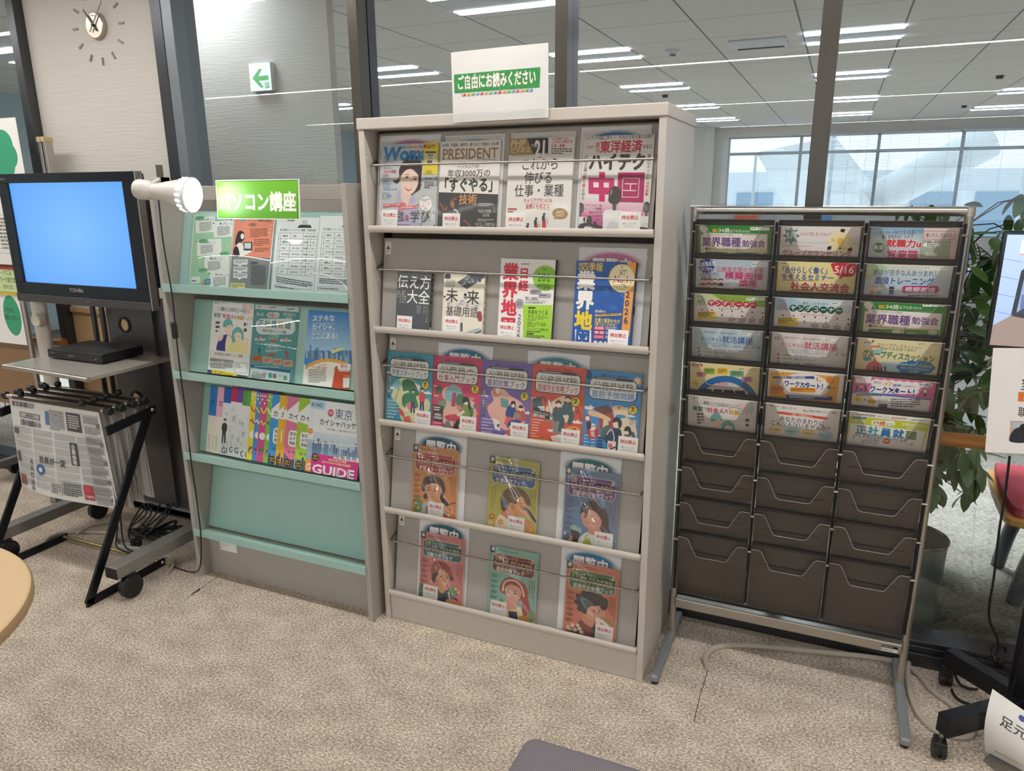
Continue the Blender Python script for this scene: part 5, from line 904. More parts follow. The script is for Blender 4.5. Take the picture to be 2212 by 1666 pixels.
MB().box(-.004, .300, -.0024, -.0018, -.004, .020).build('clear_tape', glassmat('tape', 'ffffff', 1.5, .1, bump=.6, bscale=90), sg)
# ---- green course sign on the pamphlet stand
gs = thing('green_sign', 'bright green sign with white lettering on top of the pamphlet stand', 'sign', tuple(at(473, 471, 'y', -.075)), (R(-4), 0, 0))
p = Print(352, 125, '6db82c', (240, 100), (865, 105), (285, 360)); p.grad(230, 95, 900, 360, '74c02c', '5fa828').t('パソコン講座', 262, 178, 140, 'f4f6ee', .035, w=600)
p.line([(242, 102), (866, 108), (902, 378), (286, 358), (242, 102)], 6, '3f7a20')
p.mesh('print', gs, -.0032, M_inkg); MB().box(-.003, .356, -.003, .0, -.003, .128).build('board', M_white_l, gs)
MB().box(.03, .05, .0005, .012, -.008, .03).box(.30, .32, .0005, .012, -.008, .03).build('stand_clip', M_alu, gs)
# ---- posters and leaflets on the mint stand
def sheet(name, label, p, M, th=.0008, cat='leaflet', group=None, m=None):
    t = thing(name, label, cat, M.to_translation(), M.to_euler(), group)
    MB().box(0, p.w, -th, -.0001, 0, p.h).build('paper', M_white_l, t); p.mesh('print', t, -th - .0001, m or M_ink); return t
def logos(p, x, y, w, h):
    p.blob([(x, y + h * .5), (x + h * .4, y), (x + h * .8, y + h * .5), (x + h * .4, y + h * .7)], '3f7f5a', 3).small(x + h, y + h * .15, w * .28, h * .7, 1, '5a5e60').t('ヤングコーナー', x + w * .5, y + h * .05, h * .9, '3a5f9a', .01, w=w * .5); return p
Z2 = 3.333
p = Print(199, 274, 'a9d3b2', (140, 345), (415, 370), (90, 860)); p.line([(141, 346), (414, 371), (376, 876), (91, 858), (141, 346)], 6, 'eef2ee')
for x, y, c in ((150, 365, '初心者コース'), (275, 405, '入門コース'), (155, 530, '基礎コース'), (205, 650, '応用コース'), (240, 765, 'PowerPoint コース')):
    p.rr(x, y, x + 135 + (y > 500) * 35, y + 115, 10, 'f0f2f0').rect(x - 5, y + 8, x + 4, y + 17, '2c5a9a').t('◆' + c, x + 40, y + 8, 20, '2f5f9a' if 'P' not in c else 'b8584a', .01, w=90).small(x + 25, y + 40, 85, 66, 8, '66706a')
for x, y in ((180, 375), (200, 540), (345, 640), (195, 750)): p.ell(x, y, 34, 17, '7fb98f').small(x - 24, y - 8, 48, 14, 3, '4a6a54')
for x, y in ((140, 585), (175, 685), (370, 590), (150, 640)): p.star(x, y, 12, 5, 5, 'e8dc8a')
p.rect(205, 815, 245, 850, '3a5f8a').rect(211, 820, 240, 845, '6fb0dc').rr(185, 830, 200, 862, 5, 'd8a45a').rect(110, 795, 172, 840, 'eceeec').small(115, 820, 55, 16, 1, '33383a')
sheet('poster', 'pale green poster listing computer courses in white bubbles, top tier left', p, mslope(0, -.829, 0, .002), group='posters on the top mint tier')
p = Print(192, 264, '8c8f92', (408, 372), (712, 378), (378, 878)); p.poly([(408, 372), (712, 378), (686, 655), (392, 648)], 'e88f74').line([(409, 373), (711, 379), (670, 886), (379, 876), (409, 373)], 6, 'eef0ee')
p.t('パソコン講座受講生', 515, 374, 28, '3a3a3c', .012, w=178).t('大募集！', 515, 408, 28, '3a3a3c', .012, w=75).rect(450, 374, 498, 398, '6fb0a8').small(530, 450, 130, 66, 6, '8a4a3a').small(560, 525, 115, 50, 4, '8a4a3a').small(570, 585, 105, 34, 3, '8a4a3a')
p.blob([(420, 560), (432, 490), (455, 465), (485, 480), (490, 520), (470, 545), (450, 570)], '2f2a2e').ell(474, 505, 14, 20, 'f4ece6').blob([(425, 645), (430, 570), (460, 550), (490, 580), (520, 600), (545, 612), (480, 645)], 'f2efec').rect(485, 545, 550, 605, '3a3538').rect(492, 552, 540, 592, 'cfd6da').blob([(410, 640), (412, 590), (440, 580), (455, 645)], '2f2c30')
for y in (670, 720, 765): p.rect(412, y, 518, y + 36, 'e8eaea').small(420, y + 6, 90, 24, 3, '6a6a6c').poly([(440, y + 36), (480, y + 36), (460, y + 50)], 'e8eaea')
p.t('受講資格', 538, 682, 22, '33353a', .012, w=58).small(545, 710, 110, 140, 12, '4c4f54').rect(393, 838, 502, 880, 'f0e48a').small(400, 846, 95, 28, 3, '6a6440')
sheet('poster', 'orange and grey poster with a woman at a computer, top tier second from left', p, mslope(0, -.628, 0, .002), group='posters on the top mint tier')
def timetable(TL, TR, BL, w, h, rows, seed):
    p = Print(w, h, 'eceef0', TL, TR, BL); x0, y0 = TL; ww = TR[0] - TL[0]; hh_ = BL[1] - TL[1]; sl = (BL[0] - TL[0]) / hh_
    X = lambda a, b: (x0 + a * ww + sl * b * hh_, y0 + b * hh_ + a * (TR[1] - TL[1]))
    p.poly([X(.55, .10), X(.80, .10), X(.84, .14), X(.5, .14)], '3a3c40').poly([X(.6, .04), X(.72, .04), X(.74, .10), X(.6, .10)], 'c9ccd0'); a = X(.1, .155); p.t('能力開発コース（パソコン講座）月間時間割', a[0], a[1], 17, '44464a', .01, w=ww * .85)
    for k in range(rows + 1): p.line([X(.08, .21 + .56 * k / rows), X(.98, .21 + .56 * k / rows)], 1.6, '66686c')
    for c in (.08, .13, .36, .66, .77, .84, .98): p.line([X(c, .21), X(c, .77)], 1.6, '66686c')
    q = random.Random(seed)
    for k in range(rows):
        b = .21 + .56 * (k + .35) / rows
        for c, tx in ((.18, q.choice(['Excel', 'Word', 'PowerPoint', '入門', '基礎Word', '基礎Excel'])), (.42, '5/%d-%d-%d' % (k * 4 + 3, k * 4 + 5, k * 4 + 8)), (.68, '3日間'), (.79, '2'), (.87, '4/%d' % (20 + k))):
            v = X(c, b); p.t(tx if k else ['講座名', '日程', '日数', '回', '締切'][[.18, .42, .68, .79, .87].index(c)], v[0], v[1], 15, '55575c', .01)
    v = X(.1, .80); p.small(v[0], v[1], ww * .85, 42, 3, '6a6c70'); p.line([X(.08, .90), X(.95, .90), X(.95, .95), X(.08, .95), X(.08, .90)], 1.5, '66686c'); v = X(.1, .91); p.small(v[0], v[1] + 6, ww * .78, 12, 1, '55575c'); return p
sheet('poster', 'white timetable sheet on the top mint tier beside the orange poster', timetable((735, 380), (1015, 345), (690, 893), 190, 268, 7, 1), mslope(0, -.427, 0, .002), group='posters on the top mint tier')
sheet('poster', 'white timetable sheet on the top mint tier next to the right side panel', timetable((1020, 348), (1300, 345), (980, 910), 190, 274, 8, 2), mslope(0, -.2355, 0, .002), group='posters on the top mint tier')
M_acr = glassmat('clear_acrylic', 'f2f6f4', 1.5, .01, bump=.04, bscale=4)
for x, w_, l in ((-.833, .398, 'clear acrylic sheet over the green and orange posters on the top tier'), (-.43, .380, 'clear acrylic sheet over the two timetables on the top tier')):
    t = thing('acrylic_sheet', l, 'sheet', on_mint(0, x, .003, .006), (-LM, 0, 0), 'clear acrylic sheets')
    MB().grid(lambda u, v: (w_ * u, -.001 - .012 * math.sin(3.14 * v) * (.4 + .6 * math.sin(3.14 * u)), .282 * v), 10, 16).build('sheet', M_acr, t, smooth=True)
# second tier
p = Print(208, 284, 'f0efec', (265, 975), (563, 985), (225, 1490))
for k, c in enumerate(('f0c8c8', 'f2dcc0', 'bcdad6', 'bcdad6', 'f0c8c8', 'f2e2b8')): p.rect(478 + 27 * (k % 3), 992 + 34 * (k // 3), 504 + 27 * (k % 3), 1024 + 34 * (k // 3), c)
logos(p, 275, 982, 95, 14).t('職場のリアルを知るチャンス！', 325, 1015, 27, '33353a', .012, w=168).curve([(310, 1012), (318, 1040), (420, 1044), (445, 1055), (455, 1042), (498, 1038), (500, 1010)], 2, '44464a')
for tx, x, c, h in (('実習', 272, '2f8a8a', 34), ('で', 328, '8a8c90', 28), ('社会人', 342, 'c4405a', 34), ('を', 418, '8a8c90', 28), ('体験', 438, 'd8a03a', 34), ('しよう', 490, 'c9b88a', 28)): p.t(tx, x, 1058 + (x - 272) * .07, h, c, .025)
def couple(p, x, y, s):
    p.blob([(x - 70 * s, y + 210 * s), (x - 60 * s, y + 120 * s), (x - 10 * s, y + 80 * s), (x + 40 * s, y + 100 * s), (x + 60 * s, y + 210 * s)], '3f3f8a').blob([(x - 10 * s, y + 200 * s), (x, y + 90 * s), (x + 34 * s, y + 100 * s), (x + 50 * s, y + 200 * s)], 'f0e6b8').blob([(x - 20 * s, y + 20 * s), (x + 10 * s, y - 4 * s), (x + 36 * s, y + 20 * s), (x + 30 * s, y + 60 * s), (x + 6 * s, y + 82 * s), (x - 16 * s, y + 60 * s)], 'f4dccb').blob([(x - 24 * s, y + 30 * s), (x - 26 * s, y - 8 * s), (x + 6 * s, y - 34 * s), (x + 36 * s, y - 14 * s), (x + 40 * s, y + 30 * s), (x + 26 * s, y + 8 * s)], '6fb4b4').line([(x - 8 * s, y + 30 * s), (x - 2 * s, y + 30 * s)], 4 * s, '4a5a6a').line([(x + 14 * s, y + 30 * s), (x + 22 * s, y + 30 * s)], 4 * s, '4a5a6a').blob([(x - 66 * s, y + 110 * s), (x - 40 * s, y + 80 * s), (x - 26 * s, y + 100 * s), (x - 50 * s, y + 130 * s)], 'f4dccb')
    X = x + 78 * s; Y = y + 46 * s; p.blob([(X - 60 * s, Y + 165 * s), (X - 50 * s, Y + 90 * s), (X, Y + 76 * s), (X + 56 * s, Y + 90 * s), (X + 70 * s, Y + 165 * s)], 'e8dfa0').blob([(X - 38 * s, Y + 90 * s), (X - 40 * s, Y + 10 * s), (X, Y - 24 * s), (X + 38 * s, Y + 6 * s), (X + 40 * s, Y + 70 * s), (X + 24 * s, Y + 60 * s), (X - 18 * s, Y + 74 * s)], '6fb4b4').blob([(X - 24 * s, Y + 30 * s), (X, Y + 12 * s), (X + 28 * s, Y + 28 * s), (X + 22 * s, Y + 62 * s), (X, Y + 78 * s), (X - 20 * s, Y + 60 * s)], 'f4dccb').line([(X - 12 * s, Y + 42 * s), (X - 4 * s, Y + 42 * s)], 4 * s, '4a5a6a').line([(X + 10 * s, Y + 42 * s), (X + 18 * s, Y + 42 * s)], 4 * s, '4a5a6a').blob([(X + 50 * s, Y + 100 * s), (X + 56 * s, Y + 50 * s), (X + 76 * s, Y + 50 * s), (X + 74 * s, Y + 110 * s)], 'f4dccb'); return p
couple(p, 368, 1130, 1); p.small(490, 1120, 26, 80, 2, '55585c').small(285, 1120, 30, 90, 3, '55585c'); p.poly([(240, 1322), (536, 1338), (522, 1400), (236, 1375)], 'e6e4e0').t('若者正社員チャレンジ事業', 312, 1338, 23, '44464a', .01, w=172)
for k in range(6): p.rect(280 + 10 * (k % 3), 1340 + 10 * (k // 3), 288 + 10 * (k % 3), 1348 + 10 * (k // 3), ['d8743a', 'e8a84a', '8a8c90'][k % 3])
p.t('事業説明会予約受付中', 245, 1380, 28, '3a3c40', .012, w=172).small(245, 1415, 165, 40, 4, '6a6c70').rr(425, 1400, 512, 1470, 6, '3f9a6a').rr(427, 1402, 510, 1468, 6, 'f0f2f0').t('LINE', 435, 1405, 18, '3f9a6a', .01).t('友だち募集中！', 433, 1425, 12, '44464a', .01, w=45)
p.poly([(228, 1465), (520, 1490), (516, 1522), (224, 1490)], '4a5a8a').poly([(262, 1462), (442, 1478), (438, 1510), (258, 1492)], 'e8d43a').t('ヤングコーナー', 278, 1468, 28, '33332a', .015, w=135, rot=5)
sheet('poster', 'white poster with two teal haired figures and a yellow strip, second tier left', p, mslope(1, -.784, 0, .002), group='posters on the second mint tier')
p = Print(207, 283, '5fa8ac', (590, 995), (918, 1020), (530, 1525)); p.poly([(590, 995), (918, 1020), (914, 1056), (586, 1030)], 'eef0ee').small(610, 1012, 40, 12, 1, '5a6a5a').small(700, 1018, 80, 14, 1, 'c4485a').small(830, 1030, 72, 12, 1, '3a5a9a')
p.t('98.4%', 596, 1050, 32, 'eef4f2', .012, w=60).rr(676, 1056, 772, 1094, 18, 'f4f6f4').t('29歳', 682, 1056, 36, 'd8623a', .02, w=54).t('までの', 738, 1068, 20, '3a6a9a', .01).t('企業内実習から', 798, 1056, 24, 'f0f6f4', .01, w=95).t('正社員へ！', 820, 1082, 20, 'f0f6f4', .01, w=60)
p.rr(590, 1100, 886, 1212, 44, 'f4f6f4')
for k, (ch, c) in enumerate(zip('正社員就職', ('3a7ab0', '3f9a8a', '3a7ab0', 'd8a03a', '3f9a8a'))): p.t(ch, 608 + 51 * k, 1105 + 4 * k, 56, c, .025)
p.t('若者正社員チャレンジ事業', 640, 1172, 24, '2f5a8a', .012, w=182).t('こんなお悩み', 685, 1205, 22, 'f0f6f4', .01, w=82).t('ありませんか？', 685, 1228, 20, 'f0f6f4', .01, w=80).poly([(680, 1250), (760, 1250), (720, 1268)], 'd8743a').t('まずは事業説明会に', 656, 1268, 21, 'f0f6f4', .01, w=120).t('ご参加ください！', 668, 1290, 21, 'f0f6f4', .01, w=95)
for x, y in ((620, 1250), (815, 1255)): cloud(p, x, y, 44, 'eef4f2').small(x - 28, y - 18, 56, 30, 3, 'c05a4a')
p.person(612, 1362, 66, '3a5f9a', '3a5f9a').person(818, 1385, 70, 'd0506a', 'd0506a').small(660, 1320, 120, 22, 2, 'e4f0ee')
for k in range(4): p.rr(556 + 78 * k, 1362 + 10 * k, 628 + 78 * k, 1408 + 10 * k, 8, ['d8743a', 'e8b8a4', 'e8b8a4', 'e8b8a4'][k]).small(564 + 78 * k, 1372 + 10 * k, 56, 28, 3, 'a04a3a')
for k in range(3): p.ell(680 + 22 * k, 1356, 10, 10, 'd05a4a')
p.poly([(546, 1432), (842, 1462), (840, 1482), (544, 1452)], '2f6a9a').small(570, 1440, 240, 12, 1, 'e4eef4').poly([(542, 1452), (840, 1482), (834, 1560), (532, 1524)], 'e8ecec').t('03-5211-2680', 560, 1474, 24, '3a3c44', .015, w=105).small(545, 1500, 110, 40, 4, '55585c').rect(678, 1486, 706, 1520, '4a9aa8').rect(712, 1490, 738, 1522, '7a7e80').t('LINE', 752, 1494, 18, '3f9a6a', .01).rect(790, 1500, 818, 1532, '6fae8a')
t = sheet('poster', 'teal poster with large rounded white title bubble, second tier middle', p, mslope(1, -.570, 0, .003), group='posters on the second mint tier')
MB().grid(lambda u, v: (-.003 + .222 * u, -.002 - .010 * math.sin(3.14 * v) * (1 - .5 * u), .286 * v), 10, 16).build('clear_sleeve', M_acr, t, smooth=True)
p = Print(207, 275, '4a8fd0', (955, 1035), (1262, 1062), (910, 1575)); p.grad(905, 1030, 1300, 1330, '3f86cc', 'a8d0ea')
for k in range(26): q = random.Random(k); x = 935 + k * 12.5; h_ = q.uniform(20, 80); p.rect(x, 1365 - h_ + k * 1.6, x + 11, 1385 + k * 1.6, q.choice(['6a8ab0', '8aa8c4', '4f7098', 'a8c0d4'])); p.n -= .85
p.n += 1; p.ell(1090, 1560, 210, 175, 'f0b04a').ell(1090, 1580, 205, 172, 'f4f0e8').rect(905, 1430, 930, 1600, 'f4f0e8').poly([(1130, 1440), (1290, 1430), (1290, 1640), (1105, 1600)], 'd8552f')
for k, tx in enumerate(('ステキな', 'カイシャ、', 'ここにある！')): p.t(tx, 980 - 4 * k, 1072 + 64 * k, 50, 'f4f6f6', .02, w=[150, 175, 195][k], rot=1)
p.line([(978, 1132), (1132, 1138)], 2.5, 'f4f6f6').line([(974, 1192), (1128, 1198)], 2.5, 'f4f6f6').poly([(1100, 1330), (1190, 1300), (1180, 1320), (1110, 1350)], 'f0e48a').t('ハッケンしよう！', 975, 1412, 22, 'c05a3a', .012, w=108).t('中小企業の魅力', 972, 1436, 22, 'c05a3a', .012, w=108).small(950, 1465, 120, 100, 9, '77706a').rr(1145, 1420, 1240, 1475, 20, 'f4f0e8').t('東京', 1165, 1422, 28, 'd8453a', .012, w=45).t('カイシャハッケン伝！', 1118, 1450, 22, '3a3a3e', .01, w=130).t('Check it!', 1190, 1496, 16, 'f4e8e0', 0, w=60).rect(1180, 1520, 1245, 1590, 'ece8e2')
sheet('poster', 'blue and orange poster with city skyline, second tier right', p, mslope(1, -.319, 0, .002), group='posters on the second mint tier')
# ---- fanned booklets on the third mint tier
FX = [-842, -815, -798, -762, -720, -691, -657, -630, -611, -582, -558, -521, -498, -458, -433, -418, -361, -308, -280]
FC = [('3a86cc', 'blue topped cream booklet'), ('3a86cc', 'second blue topped cream booklet'), ('f0b4cc', 'pink topped cream booklet'), ('2f5cae', 'dark blue topped photo booklet'), ('c8304c', 'crimson topped photo booklet'), ('7a48a4', 'purple topped photo booklet'), ('5aa04a', 'green topped photo booklet'), ('5fae4a', 'second green topped photo booklet'),
      ('ecd83a', 'yellow booklet with bold shapes'), ('4f90d0', 'blue booklet with bold shapes'), ('d05490', 'magenta booklet with dots and zigzag'), ('8cc04a', 'green booklet with bold shapes'), ('3f9ad8', 'blue and white slanted booklet'), ('e8b82f', 'yellow and white slanted booklet'), ('ecb030', 'second yellow and white slanted booklet'), ('de7a9c', 'pink and white slanted booklet'), ('a4c840', 'lime and white slanted booklet'), ('e6edf2', 'pale booklet with orange disc'), ('eef0f2', 'front booklet with bridge photo and magenta foot')]
for k, (x, (c, l)) in enumerate(zip(FX, FC)):
    hgt = 272 if k not in (4, 5) else 281; p = Print(210, hgt, c)
    if k < 3: p.rect(0, 122, 210, hgt, 'ece6d8').t('カイシャ', 8, 55, 26, '33353a', .02).small(8, 200, 3, 60, 14, '77746c').small(14, 200, 3, 60, 14, '77746c')
    elif k < 8:
        p.grad(0, 62, 210, hgt, 'e8eaec', 'd4d8d6'); q = random.Random(k)
        for j in range(16): a, b = q.uniform(0, 60), q.uniform(75, 230); p.rect(a, b, a + q.uniform(4, 14), b + q.uniform(4, 26), q.choice(['c4ccd0', 'dfd8d0', 'aebac0', '4a7a4a' if k == 4 else 'c9d0d2'])); p.n -= .85
        p.n += 1
        if k == 3: p.person(16, 225, 100, '3a3a40', '33353c')
        p.t('GUIDE', 8, 236, 34, '4a4c50', .02)
    elif k < 12:
        p.curve([(4, 60), (20, 80), (40, 50), (60, 70)], 7, ['d8623a', 'ecd83a', 'ecd83a', 'f0f0ea'][k - 8]).line([(2, 120), (14, 110), (20, 126), (34, 116), (40, 132)], 6, ['c8405a', 'f0f0ea', 'ecd83a', '3a6aae'][k - 8]).ell(22, 170, 16, 14, 'f0f0ea').curve([(6, 240), (20, 220), (34, 230)], 6, ['3a6aae', 'd05490', '5aa04a', 'd05490'][k - 8])
        for j in range(5): p.ell(8 + 13 * (j % 3), 14 + 14 * (j // 2), 4, 4, 'f0f0ea')
        p.t('就活', 8, 205 + 14, 14, '3a4a5a', .02).t('おす', 8, 236, 12, '3a4a5a', .01)
    elif k < 17:
        p.poly([(0, 60), (70, 0), (210, 0), (210, 90), (60, 100), (0, 90)], 'eef0f0').t('カイシャ', 10, 62, 26, '33353a', .02).poly([(0, 90), (60, 120), (210, 140), (210, 272), (0, 272)], c).rr(18, 128, 110, 190, 14, 'f0f2f2').t('就活に', 24, 134, 15, '33353a', .02).t('おすすめ', 24, 152, 15, '33353a', .02).t('情報', 24, 170, 14, '33353a', .02).t('「働く魅力」', 10, 205, 12, '4a4c54', .01); q = random.Random(k)
        for j in range(12): p.rect(4 + j * 10, 240 - q.uniform(0, 20), 13 + j * 10, 272, q.choice(['5a6a84', '8090a4', '44546c'])); p.n -= .85
        p.n += 1; p.ell(22, 254, 17, 15, '2a2a2c').t('10秒で', 9, 244, 10, 'ecc84a', .02, w=27).t('わかる', 9, 254, 10, 'ecc84a', .02, w=27)
    elif k == 17: p.rr(2, 6, 40, 34, 6, 'bcd8ea').t('41', 6, 8, 22, '4a7a9a', .02).ell(12, 120, 12, 12, 'ecA04a').grad(0, 150, 210, 230, 'b4c8d4', '8aa4b4').rect(0, 228, 210, 272, 'e89a3a').t('GUIDE', 4, 236, 34, 'f4f4f0', .03)
    else:
        p.rr(0, 2, 44, 34, 6, 'bcd8ea').t('443', 2, 8, 21, '4a7a9a', .02).ell(70, 42, 13, 14, 'd8506c').t('TO', 61, 35, 13, 'f4f0f0', .02).t('東京', 88, 22, 42, '4a5a7a', .005).t('カイシャハッケン', 22, 66, 26, '33353a', .02, w=190).t('中小企業しごと魅力発信プロジェクト', 60, 98, 9, '55585c', .01, w=140)
        p.grad(0, 118, 210, 200, 'd8e4ee', 'a8c0d4'); q = random.Random(5)
        for j in range(20): p.rect(j * 10.5, 180 - q.uniform(4, 40), j * 10.5 + 9, 205, q.choice(['6f8cb0', '8fa8c4', '5a789c'])); p.n -= .85
        p.n += 1; p.line([(0, 158), (210, 150)], 3, 'eef2f4').line([(130, 120), (126, 186)], 3, 'eef2f4').curve([(60, 156), (96, 146), (128, 120), (160, 142), (210, 150)], 1.4, 'eef2f4').rect(0, 200, 210, 272, 'c83a84').ell(18, 214, 17, 15, '2a2a2c').t('10秒で', 6, 204, 10, 'ecc84a', .02, w=25).t('わかる', 6, 214, 10, 'ecc84a', .02, w=25)
        p.rect(100, 192, 210, 208, 'eef0f2').t('閲覧専用', 102, 191, 17, '33353a', .01, w=100).t('就活お役立ち情報', 78, 210, 9, 'f4e48a', .02, w=80).t('おすすめ中小企業24社掲載！', 50, 221, 9.5, 'f4e48a', .02, w=135).t('GUIDE', 6, 232, 46, 'f4f0f2', .03, w=190)
    M = mslope(2, x / 1000, .0, .0035 + .0024 * k); t = thing('booklet', l + (', leftmost of the fan on the third mint tier' if k == 0 else ', frontmost of the mint stand fan' if k == 18 else ' in the fan on the third mint tier'), 'booklet', M.to_translation(), M.to_euler(), 'fanned booklets on the mint stand')
    MB().box(.0005, .2095, -.0019, -.0001, .0004, p.h - .0005).build('pages', M_pages, t); p.mesh('cover', t, -.002 + 0, M_inkg).scale = (1, .12, 1)
# ---- leaflets in the rack
def leaf(r, c, label, p, dx=.007, tilt=0, dz=0, off=.004, th=.0025, group='leaflets in the rack pockets'):
    M = pocket_M(r, c) @ Matrix.Translation((dx, -off, -Hh + .0045 + dz)) @ Matrix.Rotation(R(tilt), 4, 'Y')
    t = thing('leaflet_stack', label, 'leaflets', M.to_translation(), M.to_euler(), group)
    MB().box(0, p.w, -th + .0004, -.0003, .0003, p.h - .0004).build('stack', M_pages, t); p.mesh('top_sheet', t, -th, M_ink).scale = (1, .25, 1)
def RP(bg, TL, TR, v100, sl, w=210, h=226): return Print(w, h, bg, TL, TR, (TL[0] - sl * v100 * h / 100, TL[1] + v100 * h / 100))
def green34(TL, TR, v, k):
    p = RP('3a8a42', TL, TR, v, .08); x, y = TL; s = (TR[0] - x) / 870; X = lambda a: x + (a - 178) * s; Y = lambda b, a=178: y + (b - 272) * s + (TR[1] - y) * (a - 178) / 870
    p.poly([(X(205), Y(362)), (X(998), Y(370, 998)), (X(985), Y(700, 985)), (X(185), Y(690))], 'ece8e4').blob([(X(190), Y(300)), (X(230), Y(278)), (X(285), Y(310)), (X(270), Y(360)), (X(235), Y(390)), (X(210), Y(350))], 'd8dccb').blob([(X(200), Y(350)), (X(230), Y(360)), (X(235), Y(390)), (X(205), Y(385))], '6f8a5c')
    p.rect(X(350), Y(316), X(418), Y(352), 'e8c83a').t('対象', X(355), Y(316), 34 * s, '55481c', .01).t('34歳', X(424), Y(302), 58 * s, 'f2f4ee', .012, w=138 * s).t('以下の方', X(562), Y(318), 40 * s, 'f2f4ee', .01, w=135 * s).t('(学生可)', X(700), Y(328), 30 * s, 'f2f4ee', 0, w=98 * s).rect(X(800), Y(288), X(895), Y(326), 'eef0ee').rect(X(902), Y(288), X(1020), Y(326), 'eef0ee'); logos(p, X(810), Y(295), 205 * s, 24 * s)
    p.t('疑問や不安がコレで解決', X(285), Y(372), 32 * s, '8a7a8c', 0, w=315 * s).small(X(710), Y(374), 255 * s, 20 * s, 1, '8a8088').t('業界職種', X(215), Y(412), 124 * s, '6a3f86', .025, w=475 * s).t('勉強会', X(700), Y(440), 92 * s, '6a3f86', .02, w=275 * s)
    p.poly([(X(200), Y(540)), (X(992), Y(546, 992)), (X(990), Y(580, 990)), (X(198), Y(578))], 'ecd9a8').ell(X(268), Y(558), 18 * s, 16 * s, '5a3a4a').t('東京しごとセンター3階 セミナー教室', X(292), Y(546), 30 * s, '6a4a3a', .01, w=372 * s)
    for a, d in ((250, '4/10'), (620, '4/16')): p.rect(X(a), Y(592), X(a + 360), Y(680), '5a9a54').t(d, X(a + 30), Y(612), 54 * s, 'e8f0dc', .01).small(X(a + 20), Y(596), 220 * s, 16 * s, 1, '2f5a2c').ell(X(a + 300), Y(620), 52 * s, 26 * s, 'd4e0c4')
    return p
leaf(0, 0, 'green bordered leaflets with purple title, first column topmost pocket', green34((178, 272), (1050, 272), 400, 0))
leaf(2, 2, 'green bordered leaflets with purple title, third column third pocket down', green34((240, 1205), (1310, 1248), 480, 1), off=.005)
p = RP('e4dfdf', (1160, 285), (2115, 290), 405, .06); p.rect(1150, 465, 2120, 492, 'd4d8d0').star(1285, 398, 112, 66, 8, '4f8a92').t('5月', 1222, 352, 92, 'ece6c8', .03, w=140, rot=-4).t('みんなで話し合ってみよう！', 1398, 352, 46, 'b84a50', .01, w=400).small(1165, 512, 700, 22, 1, 'b0aeac')
p.ell(1880, 460, 140, 130, 'ece0b4').blob([(1840, 460), (1850, 425), (1880, 412), (1912, 430), (1922, 462), (1900, 500), (1898, 530), (1860, 530), (1860, 500)], 'e8b84a').rect(1856, 530, 1900, 548, '5a6a5a').poly([(1880, 310), (1935, 318), (1915, 355), (1872, 345)], '2a2a2c').poly([(1730, 520), (1780, 510), (1772, 555), (1726, 560)], '2a2a2c').poly([(1965, 545), (2010, 520), (2030, 555), (1985, 572)], '2a2a2c').ell(1792, 440, 24, 22, 'dcc890').ell(1930, 535, 22, 20, 'dcc890').t('グループカウンセリング', 1172, 560, 84, 'c8484c', .025, w=845, sh=.1).t('みんなの話が聞けてよかった！仲間の意見から新しい発見があった！', 1172, 640, 34, '44444a', .012, w=830)
leaf(0, 1, 'pale leaflets with red slanted title and light bulb, second column topmost pocket', p)
p = RP('bcd0dc', (345, 300), (1420, 300), 430, .06); p.grad(340, 295, 1440, 440, '7aa8cc', 'c4d4da').grad(330, 440, 1440, 760, 'c4d4da', 'c8ccd0').t('ビジネスマナーやPCスキルを身につけて', 375, 352, 58, '3a4a6a', .015, w=660, rot=-4).t('働く自信をup！しよう', 480, 392, 52, '3a4a6a', .015, w=400, rot=-4).ell(455, 545, 74, 62, '3f8a5a').t('第1回', 390, 515, 58, 'f0f4f0', .03, w=130).t('就職力up', 552, 440, 100, 'd03a40', .035, w=500, out='f0e8e8').t('営業職', 562, 568, 106, 'd0487e', .035, w=400, out='f0e8ec').small(552, 684, 410, 22, 1, '55585c')
leaf(0, 2, 'blue grey leaflets with red and pink title, third column topmost pocket', p)
p = Print(84, 226, 'dccac8', (1012, 300), (1448, 300), (930, 1270)); p.line([(1020, 335), (1385, 335), (1382, 430), (1018, 430), (1020, 335)], 6, 'b86a5a').t('働ッネコ。先輩ネコ', 1045, 355, 54, '3a5a7a', .015, w=310).poly([(1010, 448), (1345, 448), (1335, 645), (990, 640)], 'a4b8a0').line([(1010, 448), (1350, 448), (1340, 645), (990, 640), (1010, 448)], 5, '8a5a50'); cloud(p, 1120, 500, 110, 'eeeeea').small(1060, 460, 110, 66, 3, '5a5c5a'); cloud(p, 1120, 610, 80, 'eeeeea').poly([(980, 660), (1345, 665), (1330, 760), (960, 750)], 'b09ab8').poly([(1170, 668), (1330, 675), (1320, 740), (1150, 730)], 'eae6ec').t('何が', 1172, 672, 40, '3a3a40', .02)
leaf(0, 2, 'narrow comic leaflet with green panel tucked in front, third column topmost pocket', p, dx=.135, off=.0078, th=.002)
p = RP('c6d2dc', (168, 682), (1025, 700), 400, .06); p.grad(160, 680, 1030, 1090, 'b4c8dc', 'd4d6da').star(290, 768, 108, 84, 14, '2c4a8a').t('公務員志望', 190, 732, 60, 'eef2f8', .02, w=205, rot=-8).t('あつまれ', 225, 785, 46, 'eef2f8', .02, w=140).t('実践型の面接練習で', 205, 868, 38, '55608a', .008, w=240, rot=-6).t('本番に強くなる!!', 215, 900, 38, '55608a', .008, w=240, rot=-6).rect(830, 722, 1008, 770, 'eef0f2'); logos(p, 836, 732, 165, 28)
